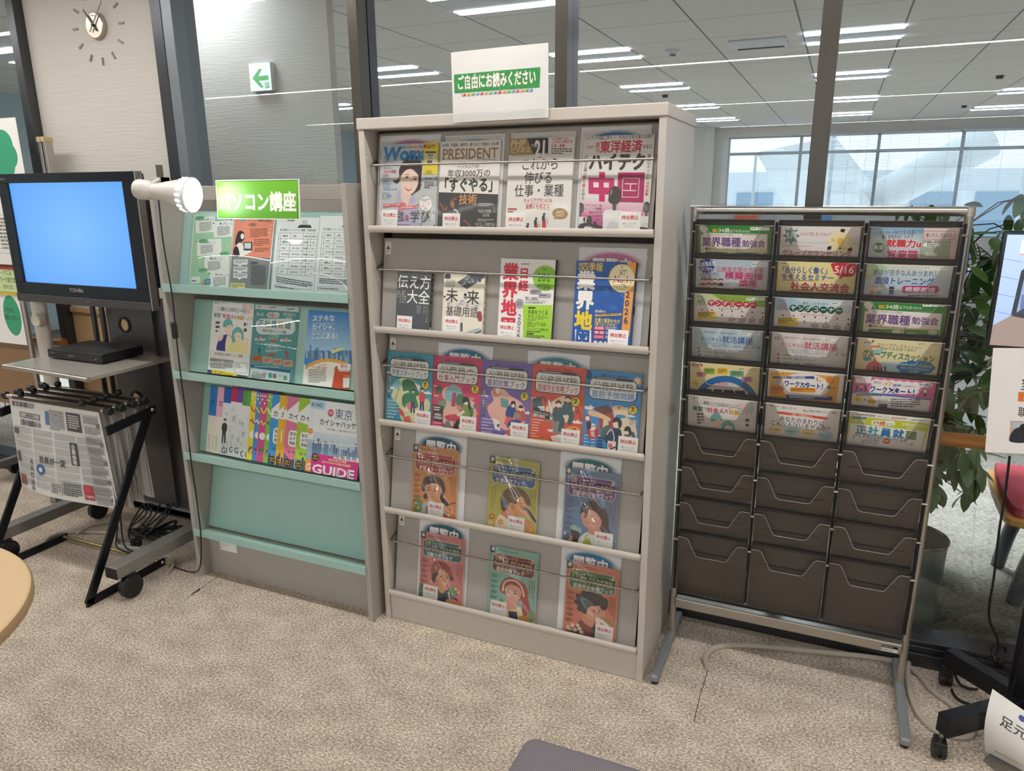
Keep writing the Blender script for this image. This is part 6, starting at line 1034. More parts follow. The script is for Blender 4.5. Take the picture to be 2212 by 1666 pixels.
p.t('公務員志望の方対象', 412, 775, 74, 'cc4a54', .012, w=560, rot=1).t('模擬面接', 510, 842, 92, 'c83a7c', .03, w=455).t('講座', 680, 935, 92, 'c83a7c', .03, w=215).small(615, 1042, 340, 24, 1, '3a3c40').poly([(555, 990), (650, 980), (650, 1022), (560, 1028)], 'e4e8e8')
for k, (x, y) in enumerate(((250, 955), (316, 955), (386, 955), (458, 955), (225, 1020), (310, 1015), (388, 1015))): p.ell(x, y, 27, 27, 'e8bca4', 14).blob([(x - 29, y), (x - 24, y - 26), (x + 24, y - 26), (x + 29, y), (x, y - 16)], ['4a4040', '3a3a44', '6a5040'][k % 3]).blob([(x - 30, y + 62), (x - 20, y + 28), (x + 20, y + 28), (x + 30, y + 62)], ['d8743a', '33405c', '5a9aae', '3a3a44'][k % 4])
leaf(1, 0, 'pale blue leaflets with navy burst and pink title, first column second pocket', p)
p = RP('e8dba0', (1135, 710), (2075, 725), 405, .06); logos(p, 1170, 728, 200, 26); p.blob([(1790, 726), (2060, 730), (2068, 820), (2020, 880), (1920, 888), (1880, 920), (1878, 885), (1820, 850), (1790, 790)], 'c83444').t('5/16', 1812, 738, 120, 'f6f0ee', .01, w=235).t('「自分らしく働く」', 1150, 770, 86, '3f5f9e', .03, w=625).t('を考えるセミナー', 1180, 855, 80, '3f5f9e', .03, w=635, rot=1).small(1180, 936, 560, 18, 1, '6a6450').t('社会人交流会', 1295, 958, 112, 'b83058', .035, w=710, rot=1.2).small(1290, 1056, 560, 20, 1, 'a05a5a')
leaf(1, 1, 'cream leaflets with blue brackets title and red speech mark, second column second pocket', p)
p = RP('c4d4d8', (300, 745), (1385, 780), 430, .08); p.grad(290, 740, 1400, 1000, 'd4dccb', 'b8ccdc').grad(270, 1000, 1400, 1250, 'b8ccdc', 'd8dadc').blob([(300, 750), (480, 750), (560, 820), (420, 860), (330, 950), (280, 900)], 'b4cca0').rect(1030, 786, 1150, 822, 'ecefee').rect(1160, 790, 1320, 828, 'ecefee'); logos(p, 1040, 792, 270, 24).t('面接が苦手な人あつまれ！', 384, 815, 78, '3f6a9a', .01, w=845, rot=1.2).t('面接トレーニング', 412, 900, 100, '2f5f9c', .025, w=755, rot=1.6).rr(768, 1018, 1235, 1108, 44, 'b82f78').t('模擬面接', 808, 1028, 74, 'f4e4ee', .02, w=385, rot=1)
for k, (x, c) in enumerate(((385, 'd89a5a'), (475, '9aa4b0'), (635, '3a7ab0'))): p.ell(x, 1060, 36, 32, ['ecc8a0', 'd8dce0', '3a3a40'][k]).poly([(x - 34, 1040), (x - 28, 1015), (x - 12, 1034)], c).poly([(x + 34, 1040), (x + 28, 1015), (x + 12, 1034)], c).blob([(x - 30, 1125), (x - 22, 1085), (x + 22, 1085), (x + 30, 1125)], c)
p.small(845, 1132, 380, 52, 2, '44464a').ell(335, 1160, 50, 30, 'd8623a').t('面接トレーニング', 388, 1140, 32, 'b85a3a', .015, w=220)
leaf(1, 2, 'pale leaflets with blue training title and magenta pill, third column second pocket', p)
def calendar(TL, TR, v, bg, c, mon, monc, sub):
    p = RP(bg[0], TL, TR, v, .08); x, y = TL; s = (TR[0] - x) / 835; sk = (TR[1] - y) / 835; X = lambda a: x + a * s; Y = lambda a, b: y + b * s + a * s * sk
    p.poly([(X(0), Y(0, 150)), (X(835), Y(835, 130)), (X(835), Y(835, 560)), (X(-30), Y(0, 560))], 'ece6e4').poly([(X(200), Y(200, 0)), (X(835), Y(835, 0)), (X(835), Y(835, 130)), (X(420), Y(420, 130))], bg[1])
    p.t('2026年', X(30), Y(30, 30), 26 * s, '66686c', .01).t(mon, X(36), Y(36, 58), 86 * s, monc, .01, w=100 * s).t('東京しごとセンター', X(300), Y(300, 36), 38 * s, c, .01, w=280 * s, rot=2).rect(X(612), Y(612, 26), X(820), Y(820, 50), 'eef0ee'); logos(p, X(620), Y(620, 30), 195 * s, 24 * s)
    for k, ch in enumerate('ヤングコーナー'): a = 198 + 82 * k; p.ell(X(a), Y(a, 115), 42 * s, 40 * s, c, 20).t(ch, X(a - 27), Y(a, 84), 58 * s, 'f6f2f0', .035)
    p.t('イベントカレンダー', X(280), Y(280, 160), 42 * s, sub, .02, w=285 * s, rot=2)
    for k in range(7):
        a = 85 + 118 * k; p.ell(X(a), Y(a, 205), 10 * s, 10 * s, '44464a', 10)
        for j in range(2): p.ell(X(a), Y(a, 262 + 105 * j), 14 * s, 13 * s, c if (k + j) % 2 == 0 and k > 1 else 'c4c0c0', 10)
        if k > 2: p.small(X(a - 40), Y(a, 285), 78 * s, 60 * s, 3, '8a5a6a')
    for j in (0, 1): p.line([(X(0), Y(0, 225 + 120 * j)), (X(835), Y(835, 225 + 120 * j))], 2 * s, 'd0bcbc')
    p.rect(X(28), Y(28, 235), X(255), Y(255, 315), 'ecd44a').small(X(36), Y(36, 242), 190 * s, 62 * s, 3, '5a4a1c'); return p
leaf(2, 0, 'green calendar leaflets with white letters in red circles, first column third pocket', calendar((150, 1085), (985, 1140), 395, ('cfdcae', '8ab84a'), 'c43a52', '4月', '4a8ab4', '4a4a44'), tilt=0)
leaf(2, 1, 'blue calendar leaflets with white letters in dark green circles, second column third pocket', calendar((1080, 1150), (2035, 1195), 420, ('a8c8dc', 'c4dae6'), '1f5a48', '5月', 'c8505a', 'c8505a'))
def kouza(TL, TR, v, bg, bg2, mon, c, monc):
    p = RP(bg, TL, TR, v, .1); x, y = TL; s = (TR[0] - x) / 860; sk = (TR[1] - y) / 860; X = lambda a: x + a * s; Y = lambda a, b: y + b * s + a * s * sk
    for k in range(6): p.poly([(X(120 * k - 40), Y(0, 420)), (X(120 * k + 200), Y(240, 0)), (X(120 * k + 260), Y(300, 0)), (X(120 * k + 20), Y(60, 420))], bg2 if k % 2 else bg); p.n -= .85
    p.n += 1; p.t('若者向け就活セミナー（学生から34歳以下の方）', X(140), Y(140, 44), 27 * s, '44586a', .01, w=430 * s, rot=3).rect(X(590), Y(590, 40), X(820), Y(820, 62), 'eceeee'); logos(p, X(598), Y(598, 46), 215 * s, 24 * s).t(mon, X(25), Y(25, 44), 56 * s, monc, .01, w=66 * s)
    p.t('すぐに使える', X(95), Y(95, 122), 54 * s, c, .008, w=270 * s, rot=3).t('就活講座', X(365), Y(365, 92), 98 * s, c, .014, w=375 * s, rot=3).t('必須のテーマを豊富にラインナップ', X(190), Y(190, 188), 34 * s, '4a7a9a', .006, w=390 * s, rot=4).t('受けたいテーマを自由にお選びください', X(225), Y(225, 220), 34 * s, '4a7a9a', .006, w=420 * s, rot=4)
    for k in range(4): yy = 268 + 46 * k; p.rr(X(40), Y(40, yy), X(775), Y(775, yy + 2), 16 * s, 'dadcdc').ell(X(60), Y(60, yy + 14), 13 * s, 13 * s, c, 12).rr(X(118), Y(118, yy + 6), X(225), Y(225, yy + 16), 8 * s, 'a8b48a').t(['面接の緊張が軽くなるマインド構え', '簡潔に伝えるテクニック', '何を書く？応募書類作成のヒント', 'ミスマッチを防ぐ自己分析'][k], X(248), Y(248, yy), 27 * s, '44464a', .01, w=[350, 240, 330, 250][k] * s, rot=2)
    for k in range(7): q = random.Random(k); p.ell(X(740 + q.uniform(-30, 80)), Y(760, 180 + q.uniform(-40, 60)), 10 * s, 8 * s, q.choice(['5a8a8a', '7aa8a0', 'e0a05a' if monc == '2f5a7a' else '5a8a8a']))
    return p
leaf(3, 0, 'pale blue leaflets with blue brush title, first column fourth pocket', kouza((205, 108), (1065, 150), 400, 'b4ccd8', 'c8dae4', '4月', '2f4f9a', 'd09a9a'))
leaf(3, 1, 'pinkish grey leaflets with red brush title, second column fourth pocket', kouza((1155, 190), (2095, 235), 430, 'd8d2d2', 'e2dcda', '5月', 'b83a48', '2f5a7a'))
p = RP('e6dcae', (275, 185), (1270, 245), 430, .12); p.poly([(430, 290), (540, 285), (545, 320), (430, 312)], 'd8847a').ell(520, 370, 70, 34, '9ac8d0').ell(380, 465, 52, 30, '6fa8b4').blob([(380, 640), (375, 560), (430, 500), (520, 500), (560, 560), (550, 640)], 'd8747c').poly([(450, 500), (480, 455), (510, 500)], 'd8747c').grad(560, 500, 900, 680, 'b4d4dc', 'c4dce0').t('グループディスカッション', 510, 252, 46, '3f7a5c', .012, w=535, rot=4).t('初めての方あつまれ！', 545, 302, 46, '3f7a5c', .012, w=455, rot=3).t('グループディスカッション', 332, 340, 100, '2f7a50', .035, w=870, rot=5).poly([(330, 222), (445, 232), (440, 275), (325, 268)], 'eae6dc').t('就活応援', 338, 232, 30, '44464a', .015, w=100).poly([(450, 215), (470, 220), (445, 255), (435, 250)], '2a2a2c')
logos(p, 1000, 252, 250, 24)
for k in range(10): a = k * .628; p.ell(970 + 170 * math.cos(a), 570 + 60 * math.sin(a), 62, 38, '2f7fb8', 14); p.n -= .85
p.n += 1; p.ell(970, 570, 190, 66, '2f7fb8').t('インターンシップにおける', 775, 508, 44, 'ecdf6a', .015, w=395, rot=4).t('グループディスカッション', 795, 556, 38, 'eef4f8', .012, w=345, rot=4).t('にも対応！', 880, 604, 36, 'eef4f8', .012, w=150, rot=3)
for k in range(4): p.person(470 + 44 * k, 640, 90, ['3a4a6a', '44465c', 'c05a5a', '5a4a6a'][k], '33353c')
leaf(3, 2, 'cream leaflets with green title and blue cloud, third column fourth pocket', p)
p = RP('ece0a8', (190, 548), (1035, 608), 390, .06); p.ell(620, 1130, 405, 405, '2f74b4', 48).ell(620, 1140, 330, 330, 'dfe2e2', 48)
for x, y, w_, h_, c in ((320, 715, 62, 34, 'dc8a9a'), (422, 668, 70, 40, '8ab43f'), (582, 665, 68, 40, 'ecc02f'), (758, 695, 84, 40, '6fae8f'), (880, 768, 66, 38, 'c88ab4')): p.rr(x - w_, y - h_, x + w_, y + h_, 24, c).small(x - w_ * .7, y - h_ * .6, w_ * 1.4, h_ * 1.2, 3, '55584a')
p.rr(208, 572, 342, 608, 16, 'c03a48').t('予約不要', 222, 574, 30, 'f4e8e8', .01, w=105); logos(p, 785, 622, 215, 26); p.star(252, 838, 52, 20, 4, 'e8b43a').t('就活の', 525, 805, 48, 'd0405a', .015, w=130).t('お手伝いいたします！', 425, 845, 50, 'd0506a', .012, w=335, rot=3).t('業界職種', 320, 905, 128, '2a2a3c', .045, w=540, rot=1)
leaf(4, 0, 'cream leaflets with a large blue arc, first column fifth pocket', p)
p = RP('e8e6e2', (1130, 635), (2045, 695), 420, .1); p.poly([(1145, 672), (1990, 725), (1945, 1090), (1115, 1030)], 'e6aa3c').ell(1560, 870, 310, 175, 'ece8e4', 40).poly([(1170, 745), (1680, 728), (1690, 765), (1175, 775)], '2f4f9c').t('就活に＋7週間の経験値', 1285, 738, 34, 'e8ecf6', .01, w=290, rot=-1).rect(1310, 800, 1830, 890, 'f0eeea').t('ワークスタート！', 1318, 792, 92, '2f4f9c', .045, w=515, rot=4).poly([(1520, 830), (1560, 815), (1600, 835), (1560, 875), (1525, 870)], '2f4f9c').t('ス', 1522, 806, 72, 'f0eeea', .03).ell(1215, 925, 92, 66, 'd8883a').small(1155, 900, 130, 52, 3, '8a4a1c').rr(1380, 890, 1700, 955, 28, 'e8a03a').small(1395, 905, 290, 40, 2, '8a4a1c').poly([(1330, 995), (1900, 1000), (1900, 1055), (1340, 1048)], '2c4890').small(1370, 1005, 470, 38, 2, 'dfe6f4').rr(1170, 815, 1260, 855, 8, '8ab8d0').ell(1875, 778, 50, 48, 'e0803a').blob([(1830, 880), (1855, 850), (1885, 870), (1870, 900)], '5f9a5a').ell(1920, 880, 14, 14, 'd04a3a')
for k in range(5): p.poly([(1150 + 50 * k, 712 - 6 * k), (1170 + 50 * k, 708 - 6 * k), (1160 + 50 * k, 732 - 6 * k)], ['c84a4a', '6f9a7a', '6a9ab4', 'c84a4a', '6f9a7a'][k])
p.person(1720, 805, 66, 'e0785a', 'b8503a').person(1755, 808, 62, 'ecece8', 'c8784a')
leaf(4, 1, 'orange and white leaflets with blue ribbon title, second column fifth pocket', p)
p = RP('d4689c', (265, 648), (1205, 715), 420, .1)
for k in range(6): p.ell(530 + 88 * k, 745 + 6 * k, 64, 58, 'eeeaec')
p.rect(470, 745, 1010, 810, 'eeeaec').rect(282, 662, 468, 748, 'ece8ea'); logos(p, 290, 668, 170, 26).ell(1085, 755, 82, 34, 'eeeaec').t('専門講座', 1015, 735, 34, '3a4a7a', .015, w=140).t('就活に', 498, 712, 40, '55608a', .008, w=100).t('+7', 622, 715, 68, 'e0b84a', .04, w=90).t('週間', 716, 748, 48, '3f4f84', .02, w=102).t('の経験値', 828, 762, 36, '6a6f8a', .008, w=145)
p.rect(450, 785, 1012, 880, 'f0eeee').t('ワークスタート！', 455, 778, 92, '2f3f8a', .045, w=560, rot=4).poly([(680, 825), (740, 800), (780, 835), (735, 880)], '2f3f8a').t('ス', 690, 796, 78, 'f0eeee', .03).poly([(255, 852), (1160, 935), (1160, 952), (252, 880)], '3f7ab4').small(285, 868, 820, 18, 1, 'd8e4f4').poly([(250, 880), (1150, 955), (1130, 1120), (235, 1060)], 'e2e0e0').ell(320, 970, 50, 46, 'ecc83a').ell(480, 990, 50, 46, 'ecc83a').t('5/1', 292, 944, 48, '3a3a44', .02, w=58).t('6/23', 432, 964, 48, '3a3a44', .02, w=94).poly([(385, 960), (415, 974), (385, 990)], '3f5fae').small(700, 945, 340, 120, 4, '55585c').small(545, 960, 120, 40, 4, '9a9a9c').rect(560, 1020, 662, 1080, '6a5a5c').small(290, 900, 370, 30, 1, '6a5a6a')
for k in range(3): p.person(300 + 52 * k, 860, 96, ['6a5a5c', 'e0c08a', '4a5a84'][k], '4a4a54')
p.person(1085, 912, 120, 'dfe4ea', '33353c')
leaf(4, 2, 'pink leaflets with white clouds and dates, third column fifth pocket', p)
p = RP('e6e3e0', (170, 925), (1012, 1030), 400, .08)
for k, c in enumerate(('ecc8cc', 'e8dcc0', 'bcd6d6', 'c4d8c8', 'e0c4cc', 'b8d4cc')): p.rect(775 + 66 * (k % 3), 1050 + 64 * (k // 3), 838 + 66 * (k % 3), 1112 + 64 * (k // 3), c)
logos(p, 225, 960, 250, 28).t('職場のリアルを知るチャンス！', 355, 1012, 54, '3a3a40', .015, w=452, rot=8).curve([(330, 1010), (330, 1050), (500, 1090), (650, 1100), (675, 1135), (690, 1110), (820, 1130)], 4, '44444a')
for tx, x, c, h in (('実習', 215, '2f8286', 70), ('で', 355, '8a8c90', 56), ('社会人', 400, 'c03a58', 74), ('を', 612, '8a8c90', 56), ('体験', 665, 'dca83a', 70), ('しよう', 802, 'b8b0a0', 56)): p.t(tx, x, 1082 + (x - 215) * .125, h, c, .035)
couple(p, 490, 1250, 2.0); p.small(260, 1190, 90, 170, 4, '55585c').small(862, 1270, 50, 140, 2, '55585c')
leaf(5, 0, 'white leaflets with two teal haired figures, first column sixth pocket', p)
p = RP('e4e2e0', (1065, 1068), (1965, 1140), 420, .06); p.blob([(1122, 1118), (1136, 1104), (1154, 1116), (1138, 1124)], '3f7f5a').small(1165, 1115, 72, 20, 1, '77797c').t('東京しごとセンター', 1262, 1118, 34, '3a5f9a', .02, w=190, rot=2).t('若者正社員チャレンジ事業', 1588, 1150, 36, '4a4c50', .01, w=330, rot=3)
for k in range(5): p.rect(1524 + 17 * (k % 3), 1150 + 18 * (k // 2), 1540 + 17 * (k % 3), 1166 + 18 * (k // 2), ['d8743a', 'e8a84a', '3f5f9a'][k % 3])
p.poly([(1192, 1205), (1212, 1188), (1800, 1248), (1826, 1268), (1800, 1284), (1210, 1224)], 'd8562c').t('ご家族・支援機関の方へ', 1365, 1210, 38, 'f6e6dc', .012, w=280, rot=6).t('あなたのまわりに', 1235, 1250, 84, '3a3c40', .012, w=552, rot=5).t('こんな人はいませんか？', 1122, 1312, 84, '3a3c40', .012, w=765, rot=5)
for k, c in enumerate(('e8d49a', 'a8ccd4', 'e8d49a', 'a8ccd4')): x = 1180 + 205 * k; p.ell(x, 1455 + 16 * k, 96, 62, c).t(['働いた経験が', '面接通過や', '人付合の', 'やりたいことが'][k], x - 60, 1440 + 16 * k, 26, '44464a', .01, w=120)
leaf(5, 1, 'white leaflets with orange ribbon and black question, second column sixth pocket', p)
p = RP('e9e6e2', (215, 1072), (1150, 1155), 420, .1); p.t('4・5月事業説明会開催', 245, 1096, 34, '3a3a3e', .015, w=270, rot=4); logos(p, 550, 1132, 130, 22).small(705, 1150, 205, 24, 1, 'c8484c').small(930, 1168, 190, 20, 1, '3f4f8a').poly([(205, 1135), (1140, 1218), (1060, 1600), (160, 1560)], 'c2cc3a').t('98.3%', 238, 1172, 54, 'eef2dc', .02, w=175, rot=3, out='6a7a2c').rr(240, 1150, 412, 1178, 12, '4a8a8a').rr(470, 1192, 746, 1262, 32, 'f2f0ea').t('29歳', 488, 1194, 60, 'dc6a3a', .03, w=155, rot=3).t('までの', 648, 1222, 36, '3a5a8a', .015, w=80, rot=3).t('企業内実習から', 825, 1212, 42, 'f2f4e8', .015, w=275, rot=4).t('正社員へ！', 882, 1258, 38, 'f2f4e8', .012, w=155, rot=4).poly([(225, 1240), (1090, 1325), (1050, 1600), (180, 1545)], 'e6e6e4')
for k, (ch, c) in enumerate(zip('正社員就職', ('4a8ab8', '3f94b0', '3a7ab0', '3a7ab0', '6a8a5a'))): p.t(ch, 290 + 146 * k, 1262 + 14 * k, 132, c, .035)
p.t('若者正社員チャレンジ事業', 370, 1378, 60, '4a7a9e', .015, w=530, rot=5).t('こんなお悩み', 358, 1438, 44, '2f5f7a', .015, w=215, rot=4).t('ありませんか？', 355, 1478, 44, '2f5f7a', .015, w=230, rot=4).ell(298, 1450, 40, 40, 'ece4dc').curve([(260, 1455), (270, 1410), (330, 1410), (338, 1450)], 8, '4a4a4c').ell(655, 1478, 46, 38, 'd8742c').t('参加無料', 625, 1458, 28, 'f6ecdc', .015, w=60).ell(945, 1515, 22, 22, 'e8b43a').curve([(730, 1520), (820, 1480), (900, 1520)], 6, 'd8b89a')
leaf(5, 2, 'lime green leaflets with blue stencil title, third column sixth pocket', p)
# ================================================================ THINGS AROUND
def subbase(p, nx, nz):
    col = p.c[0]; p.f.pop(0); b = len(p.v)
    for j in range(nz + 1):
        for i in range(nx + 1): p.v.append((p.w * i / nx, .0014, p.h * j / nz)); p.c.append(col)
    p.f += [(b + j * (nx + 1) + i, b + j * (nx + 1) + i + 1, b + (j + 1) * (nx + 1) + i + 1, b + (j + 1) * (nx + 1) + i) for j in range(nz) for i in range(nx)]
def bend(o, fn):
    for v in o.data.vertices: v.co = Vector(v.co) + Vector(fn(v.co.x, v.co.z))
# ---- lettering on television, player, racks
M_silver = mat('silver_lettering', 'b9b9bb', .4)
def letters(txt, h, col, parent, loc, rot=(0, 0, 0), bold=.01, name='lettering'):
    p = Print(h * 1000 * (sum(glyph(c, 0)[2] for c in txt) + .2), h * 1000 * 1.1, col); p.f.pop(0); p.t(txt, 0, 0, h * 1000, col, bold)
    p.f = p.f[:]; o = p.mesh(name, parent); o.location = loc; o.rotation_euler = rot; return o
letters('TOSHIBA', .022, 'a9a7a6', tv, (-.062, -.0012, .050)); letters('REGZA', .011, '8a8890', tv, (-.385, -.0012, .508)); letters('HDMI', .008, '7a7878', tv, (-.37, -.0052, .014)); letters('RESPONSE', .007, '8a8888', tv, (.03, -.0052, .016))
letters('Panasonic', .009, 'a9a9ac', bd, (-.035, -.1042, .018)); letters('4K HDR', .010, '8a8a8e', bd, (-.155, -.1042, .022))
MB().box(.127, .131, -.1045, -.103, .018, .021).build('power_light', emat('red_led', 'ff3a2a', 2), bd)
for k in range(3): letters(['地下1階', '東京しごとセンター', 'AW-12'][k], .006, '55534e', mint, (.09, .0555, .153 - .013 * k))
letters('KOKUYO', .007, 'd9d9d9', prk, (1.703, YP - .0218, .1583)); letters('JAPAN-BGB', .0065, '44444a', prk, (1.702, YP - .0218, .1475))
# ---- wall clock
ck = thing('wall_clock', 'round brushed metal wall clock with twelve separate bar markers on the pale wall panel', 'clock', (-1.718, .4995, 2.305)); RX = Matrix.Rotation(R(90), 4, 'X')
MB().lathe([(0, .022), (.052, .022), (.0555, .019), (.0565, .0), (0, 0)], seg=48, M=RX).build('dial', mat('brushed_dial', 'b9aFA2', .28, .9, bump=.1, bscale=30), ck, smooth=True)
M_mk = mat('clock_marker', '86807a', .4, .4)
for k in range(12):
    a = k * math.tau / 12; M = Matrix.Rotation(a, 4, 'Y') @ Matrix.Translation((0, 0, .148)); MB().box(-.0045, .0045, -.004, 0, -.016, .016, M).build('marker', M_mk, ck)
MB().box(-.003, .003, -.030, -.028, -.035, .120, Matrix.Rotation(R(40), 4, 'Y')).build('minute_hand', M_mk, ck); MB().box(-.0035, .0035, -.027, -.025, -.03, .085, Matrix.Rotation(R(-36), 4, 'Y')).build('hour_hand', mat('hour_hand', '55504a', .4), ck)
MB().cyl((0, -.032, 0), (0, -.022, 0), .006).build('hub', M_black, ck); letters('CITIZEN', .008, '6a625a', ck, (-.017, -.0232, .036))
# ---- lit direction sign on the partition
ex = thing('exit_sign', 'small lit white sign with green left arrow on the papered partition', 'sign', (-1.293, .998, 2.056))
MB().box(0, .133, -.028, 0, 0, .128).build('case', mat('white_case', 'e9e9e9', .5), ex)
def emitprint(n, s):
    m = printmat(n, .4); nt = m.node_tree; b = nt.nodes['Principled BSDF']; a = [x for x in nt.nodes if x.type == 'VERTEX_COLOR'][0]; nt.links.new(a.outputs[0], b.inputs['Emission Color']); b.inputs['Emission Strength'].default_value = s; return m
p = Print(131, 126, 'e6f2f4'); p.poly([(16, 66), (62, 26), (82, 26), (56, 58), (116, 58), (116, 80), (56, 80), (84, 112), (64, 112)], '6aae72').rect(90, 88, 118, 116, '7ab082').t('出口', 92, 90, 12, 'e6f2f4', .02).small(94, 104, 20, 8, 2, 'e6f2f4')
p.mesh('face', ex, -.0285, emitprint('lit_sign_face', .55)).location.x = .001
# ---- notice board at the far left
nb = thing('notice_board', 'mobile notice board with papers at the left edge, behind the television', 'notice board', (-2.07, .16, 0))
[MB().cyl((x, 0, .1), (x, 0, 1.42), .012).build('frame_post', M_alu, nb, smooth=True) for x in (.015, -.75)]
MB().box(-.74, .0, .004, .014, .55, 1.55).build('cork_panel', mat('cork', '8a6c4e', .9, var=.35, vscale=120), nb)
for x in (.015, -.75): MB().box(x - .02, x + .02, -.03, .30, .06, .1).build('foot', M_greyp, nb); [MB().cyl((x - .012, y, .03), (x + .012, y, .03), .03).build('caster', M_black, nb) for y in (.0, .27)]
def pinned(name, label, u0, v0, u1, v1, p, y=.155, th=.001):
    a, b = at(u1, v0, 'y', y), at(u1, v1, 'y', y); x1 = (a.x + b.x) / 2; t = thing(name, label, 'notice', (x1 - p.w, y, b.z)); MB().box(0, p.w, -th, 0, 0, p.h).build('paper', M_white_l, t); p.mesh('print', t, -th - .0001); return t
p = Print(297, 250, 'eceae6'); p.ell(225, 110, 62, 98, '3f9f72').t('できます。', 175, 72, 26, '2c4a3c', .02, w=85).t('利用ください', 165, 108, 26, '2c4a3c', .02, w=105)
pinned('notice', 'white notice with green circle on the cork board, lower left edge', 0, 637, 50, 745, p)
p = Print(297, 110, 'c9dba4'); p.t('ハローワークには', 110, 8, 24, '3a3a34', .012, w=160).t('ハローワーク紹介状', 120, 38, 30, '3a3a34', .015, w=170).t('があります。', 190, 74, 24, '3a3a34', .012, w=90)
t = pinned('notice', 'pale green notice with red top edge on the board, left of the television', 0, 578, 36, 632, p); MB().box(0, .297, -.004, -.0012, .108, .118).build('magnet_strip', mat('red_strip', 'b8303a', .4), t)
t2 = tag(MB().box(-2.42, -2.075, .148, .1535, at(20, 637, 'y', .15).z, at(20, 632, 'y', .15).z).build('ruler_strip', mat('yellow_strip', 'd9b92a', .4)), 'yellow and black strip under the pale green notice', 'strip')
p = Print(240, 330, 'e6e4e0')
for k in range(9): p.line([(90, 100 + 22 * k), (232, 104 + 22 * k)], 1.2, '55534f')
p.line([(225, 100), (225, 280)], 1.2, '55534f').small(150, 115, 60, 150, 9, '77746f')
pinned('notice', 'white table sheet left of the television screen', 0, 398, 24, 572, p)
wb = thing('document_stand', 'white rack of folders with green cloud poster above the notice board at the left edge', 'stand', (-2.13, .33, 1.44))
MB().box(-.5, .05, 0, .1, -.2, .125).build('tray_box', mat('cream_box', 'd9d6cc', .5), wb, .004); MB().box(-.46, .0, -.002, .0, .14, .15).build('blue_file', mat('blue_file', '2c5aa8', .4), wb)
for x in (.045, .075): MB().box(x, x + .02, .05, .09, -.1, .38).build('side_rail', M_alu, wb, .003); MB().box(x - .002, x + .022, .045, .095, .37, .395).build('rail_cap', mat('tan_cap', 'c9b48a', .5), wb, .004)
MB().box(.05, .098, .044, .05, .12, .16).build('green_clip', mat('lime_clip', 'b6d07a', .5), wb)
p = Print(420, 330, 'f0ede8')
for x, y, r in ((300, 120, 70), (330, 170, 60), (260, 150, 80), (300, 210, 60), (240, 220, 60)): p.ell(x, y, r, r, '3aa07a'); p.n -= .85
p.n += 1; o = p.mesh('poster', wb, .0); o.location = (-.425, -.004, .15); MB().box(-.425, -.005, -.0035, -.0025, .15, .48).build('poster_backing', M_white_l, wb); letters('■■', .02, '8a8a88', wb, (-.06, -.001, .03)); letters('■■', .02, '8a8a88', wb, (-.06, -.001, -.01))
# ---- newspapers hung on the black rack
M_rodd = mat('brown_holder', '3a302c', .35); M_news = mat('newsprint', 'd2d0cb', .9, var=.05, vscale=60)
def newsprint(seed):
    p = Print(545, 415, 'd6d5d2'); q = random.Random(seed)
    p.t('東京新聞', 14, 6, 26, '58585a', .02).small(100, 8, 60, 24, 4, '6a6a6c').rect(60, 52, 190, 78, '626264').t('産業界二〇二〇年展望', 66, 54, 22, 'e0dfdc', .015, w=120).t('企業の危機感あらわ', 60, 84, 30, '58585a', .03, w=135)
    for k in range(8):
        for j in range(4):
            x = 12 + 128 * j; y = 120 + 34 * k; p.small(x, y, 118, 30, 10, q.choice(['989898', 'a2a2a4', '8c8c8e']), seed + k * 7 + j, .45)
    p.rect(350, 20, 430, 100, '505052').small(358, 30, 62, 60, 6, 'cfcecb').rect(352, 150, 392, 250, '4a4f4c').t('企業倫理', 358, 158, 22, 'e0dfdc', .02, vert=True).t('社長が一変', 170, 235, 34, '58585a', .03, w=150).rect(225, 30, 245, 90, '5a7aa8').small(250, 22, 85, 88, 10, '7a7a7c').ell(175, 300, 26, 24, '3a5f9a').ell(175, 300, 12, 11, 'd6d5d2').rect(14, 350, 60, 398, '8a5a54').rect(10, 240, 34, 290, '5a5a5c').rect(10, 130, 40, 158, '6a5a58').t('人入れ込み', 100, 260, 30, '626264', .02, vert=True)
    for k in range(9): p.line([(440, 20 + 44 * k), (535, 20 + 44 * k)], 1.2, '6a6a6c').small(446, 26 + 44 * k, 84, 32, 5, '7a7a7e')
    for k in range(5): p.rect(515, 50 + 80 * k, 533, 68 + 80 * k, '77777a')
    p.rect(395, 330, 440, 395, 'a8464c').ell(408, 350, 16, 16, 'c9484e').t('FUJIKO', 400, 372, 14, 'e0d8d4', .02, w=38).small(300, 335, 84, 60, 6, '5a5a5c').rect(232, 345, 290, 398, 'c9c8c5').small(236, 350, 50, 44, 5, '55555a'); return p
NY = [-.185, -.13, -.075, -.02]
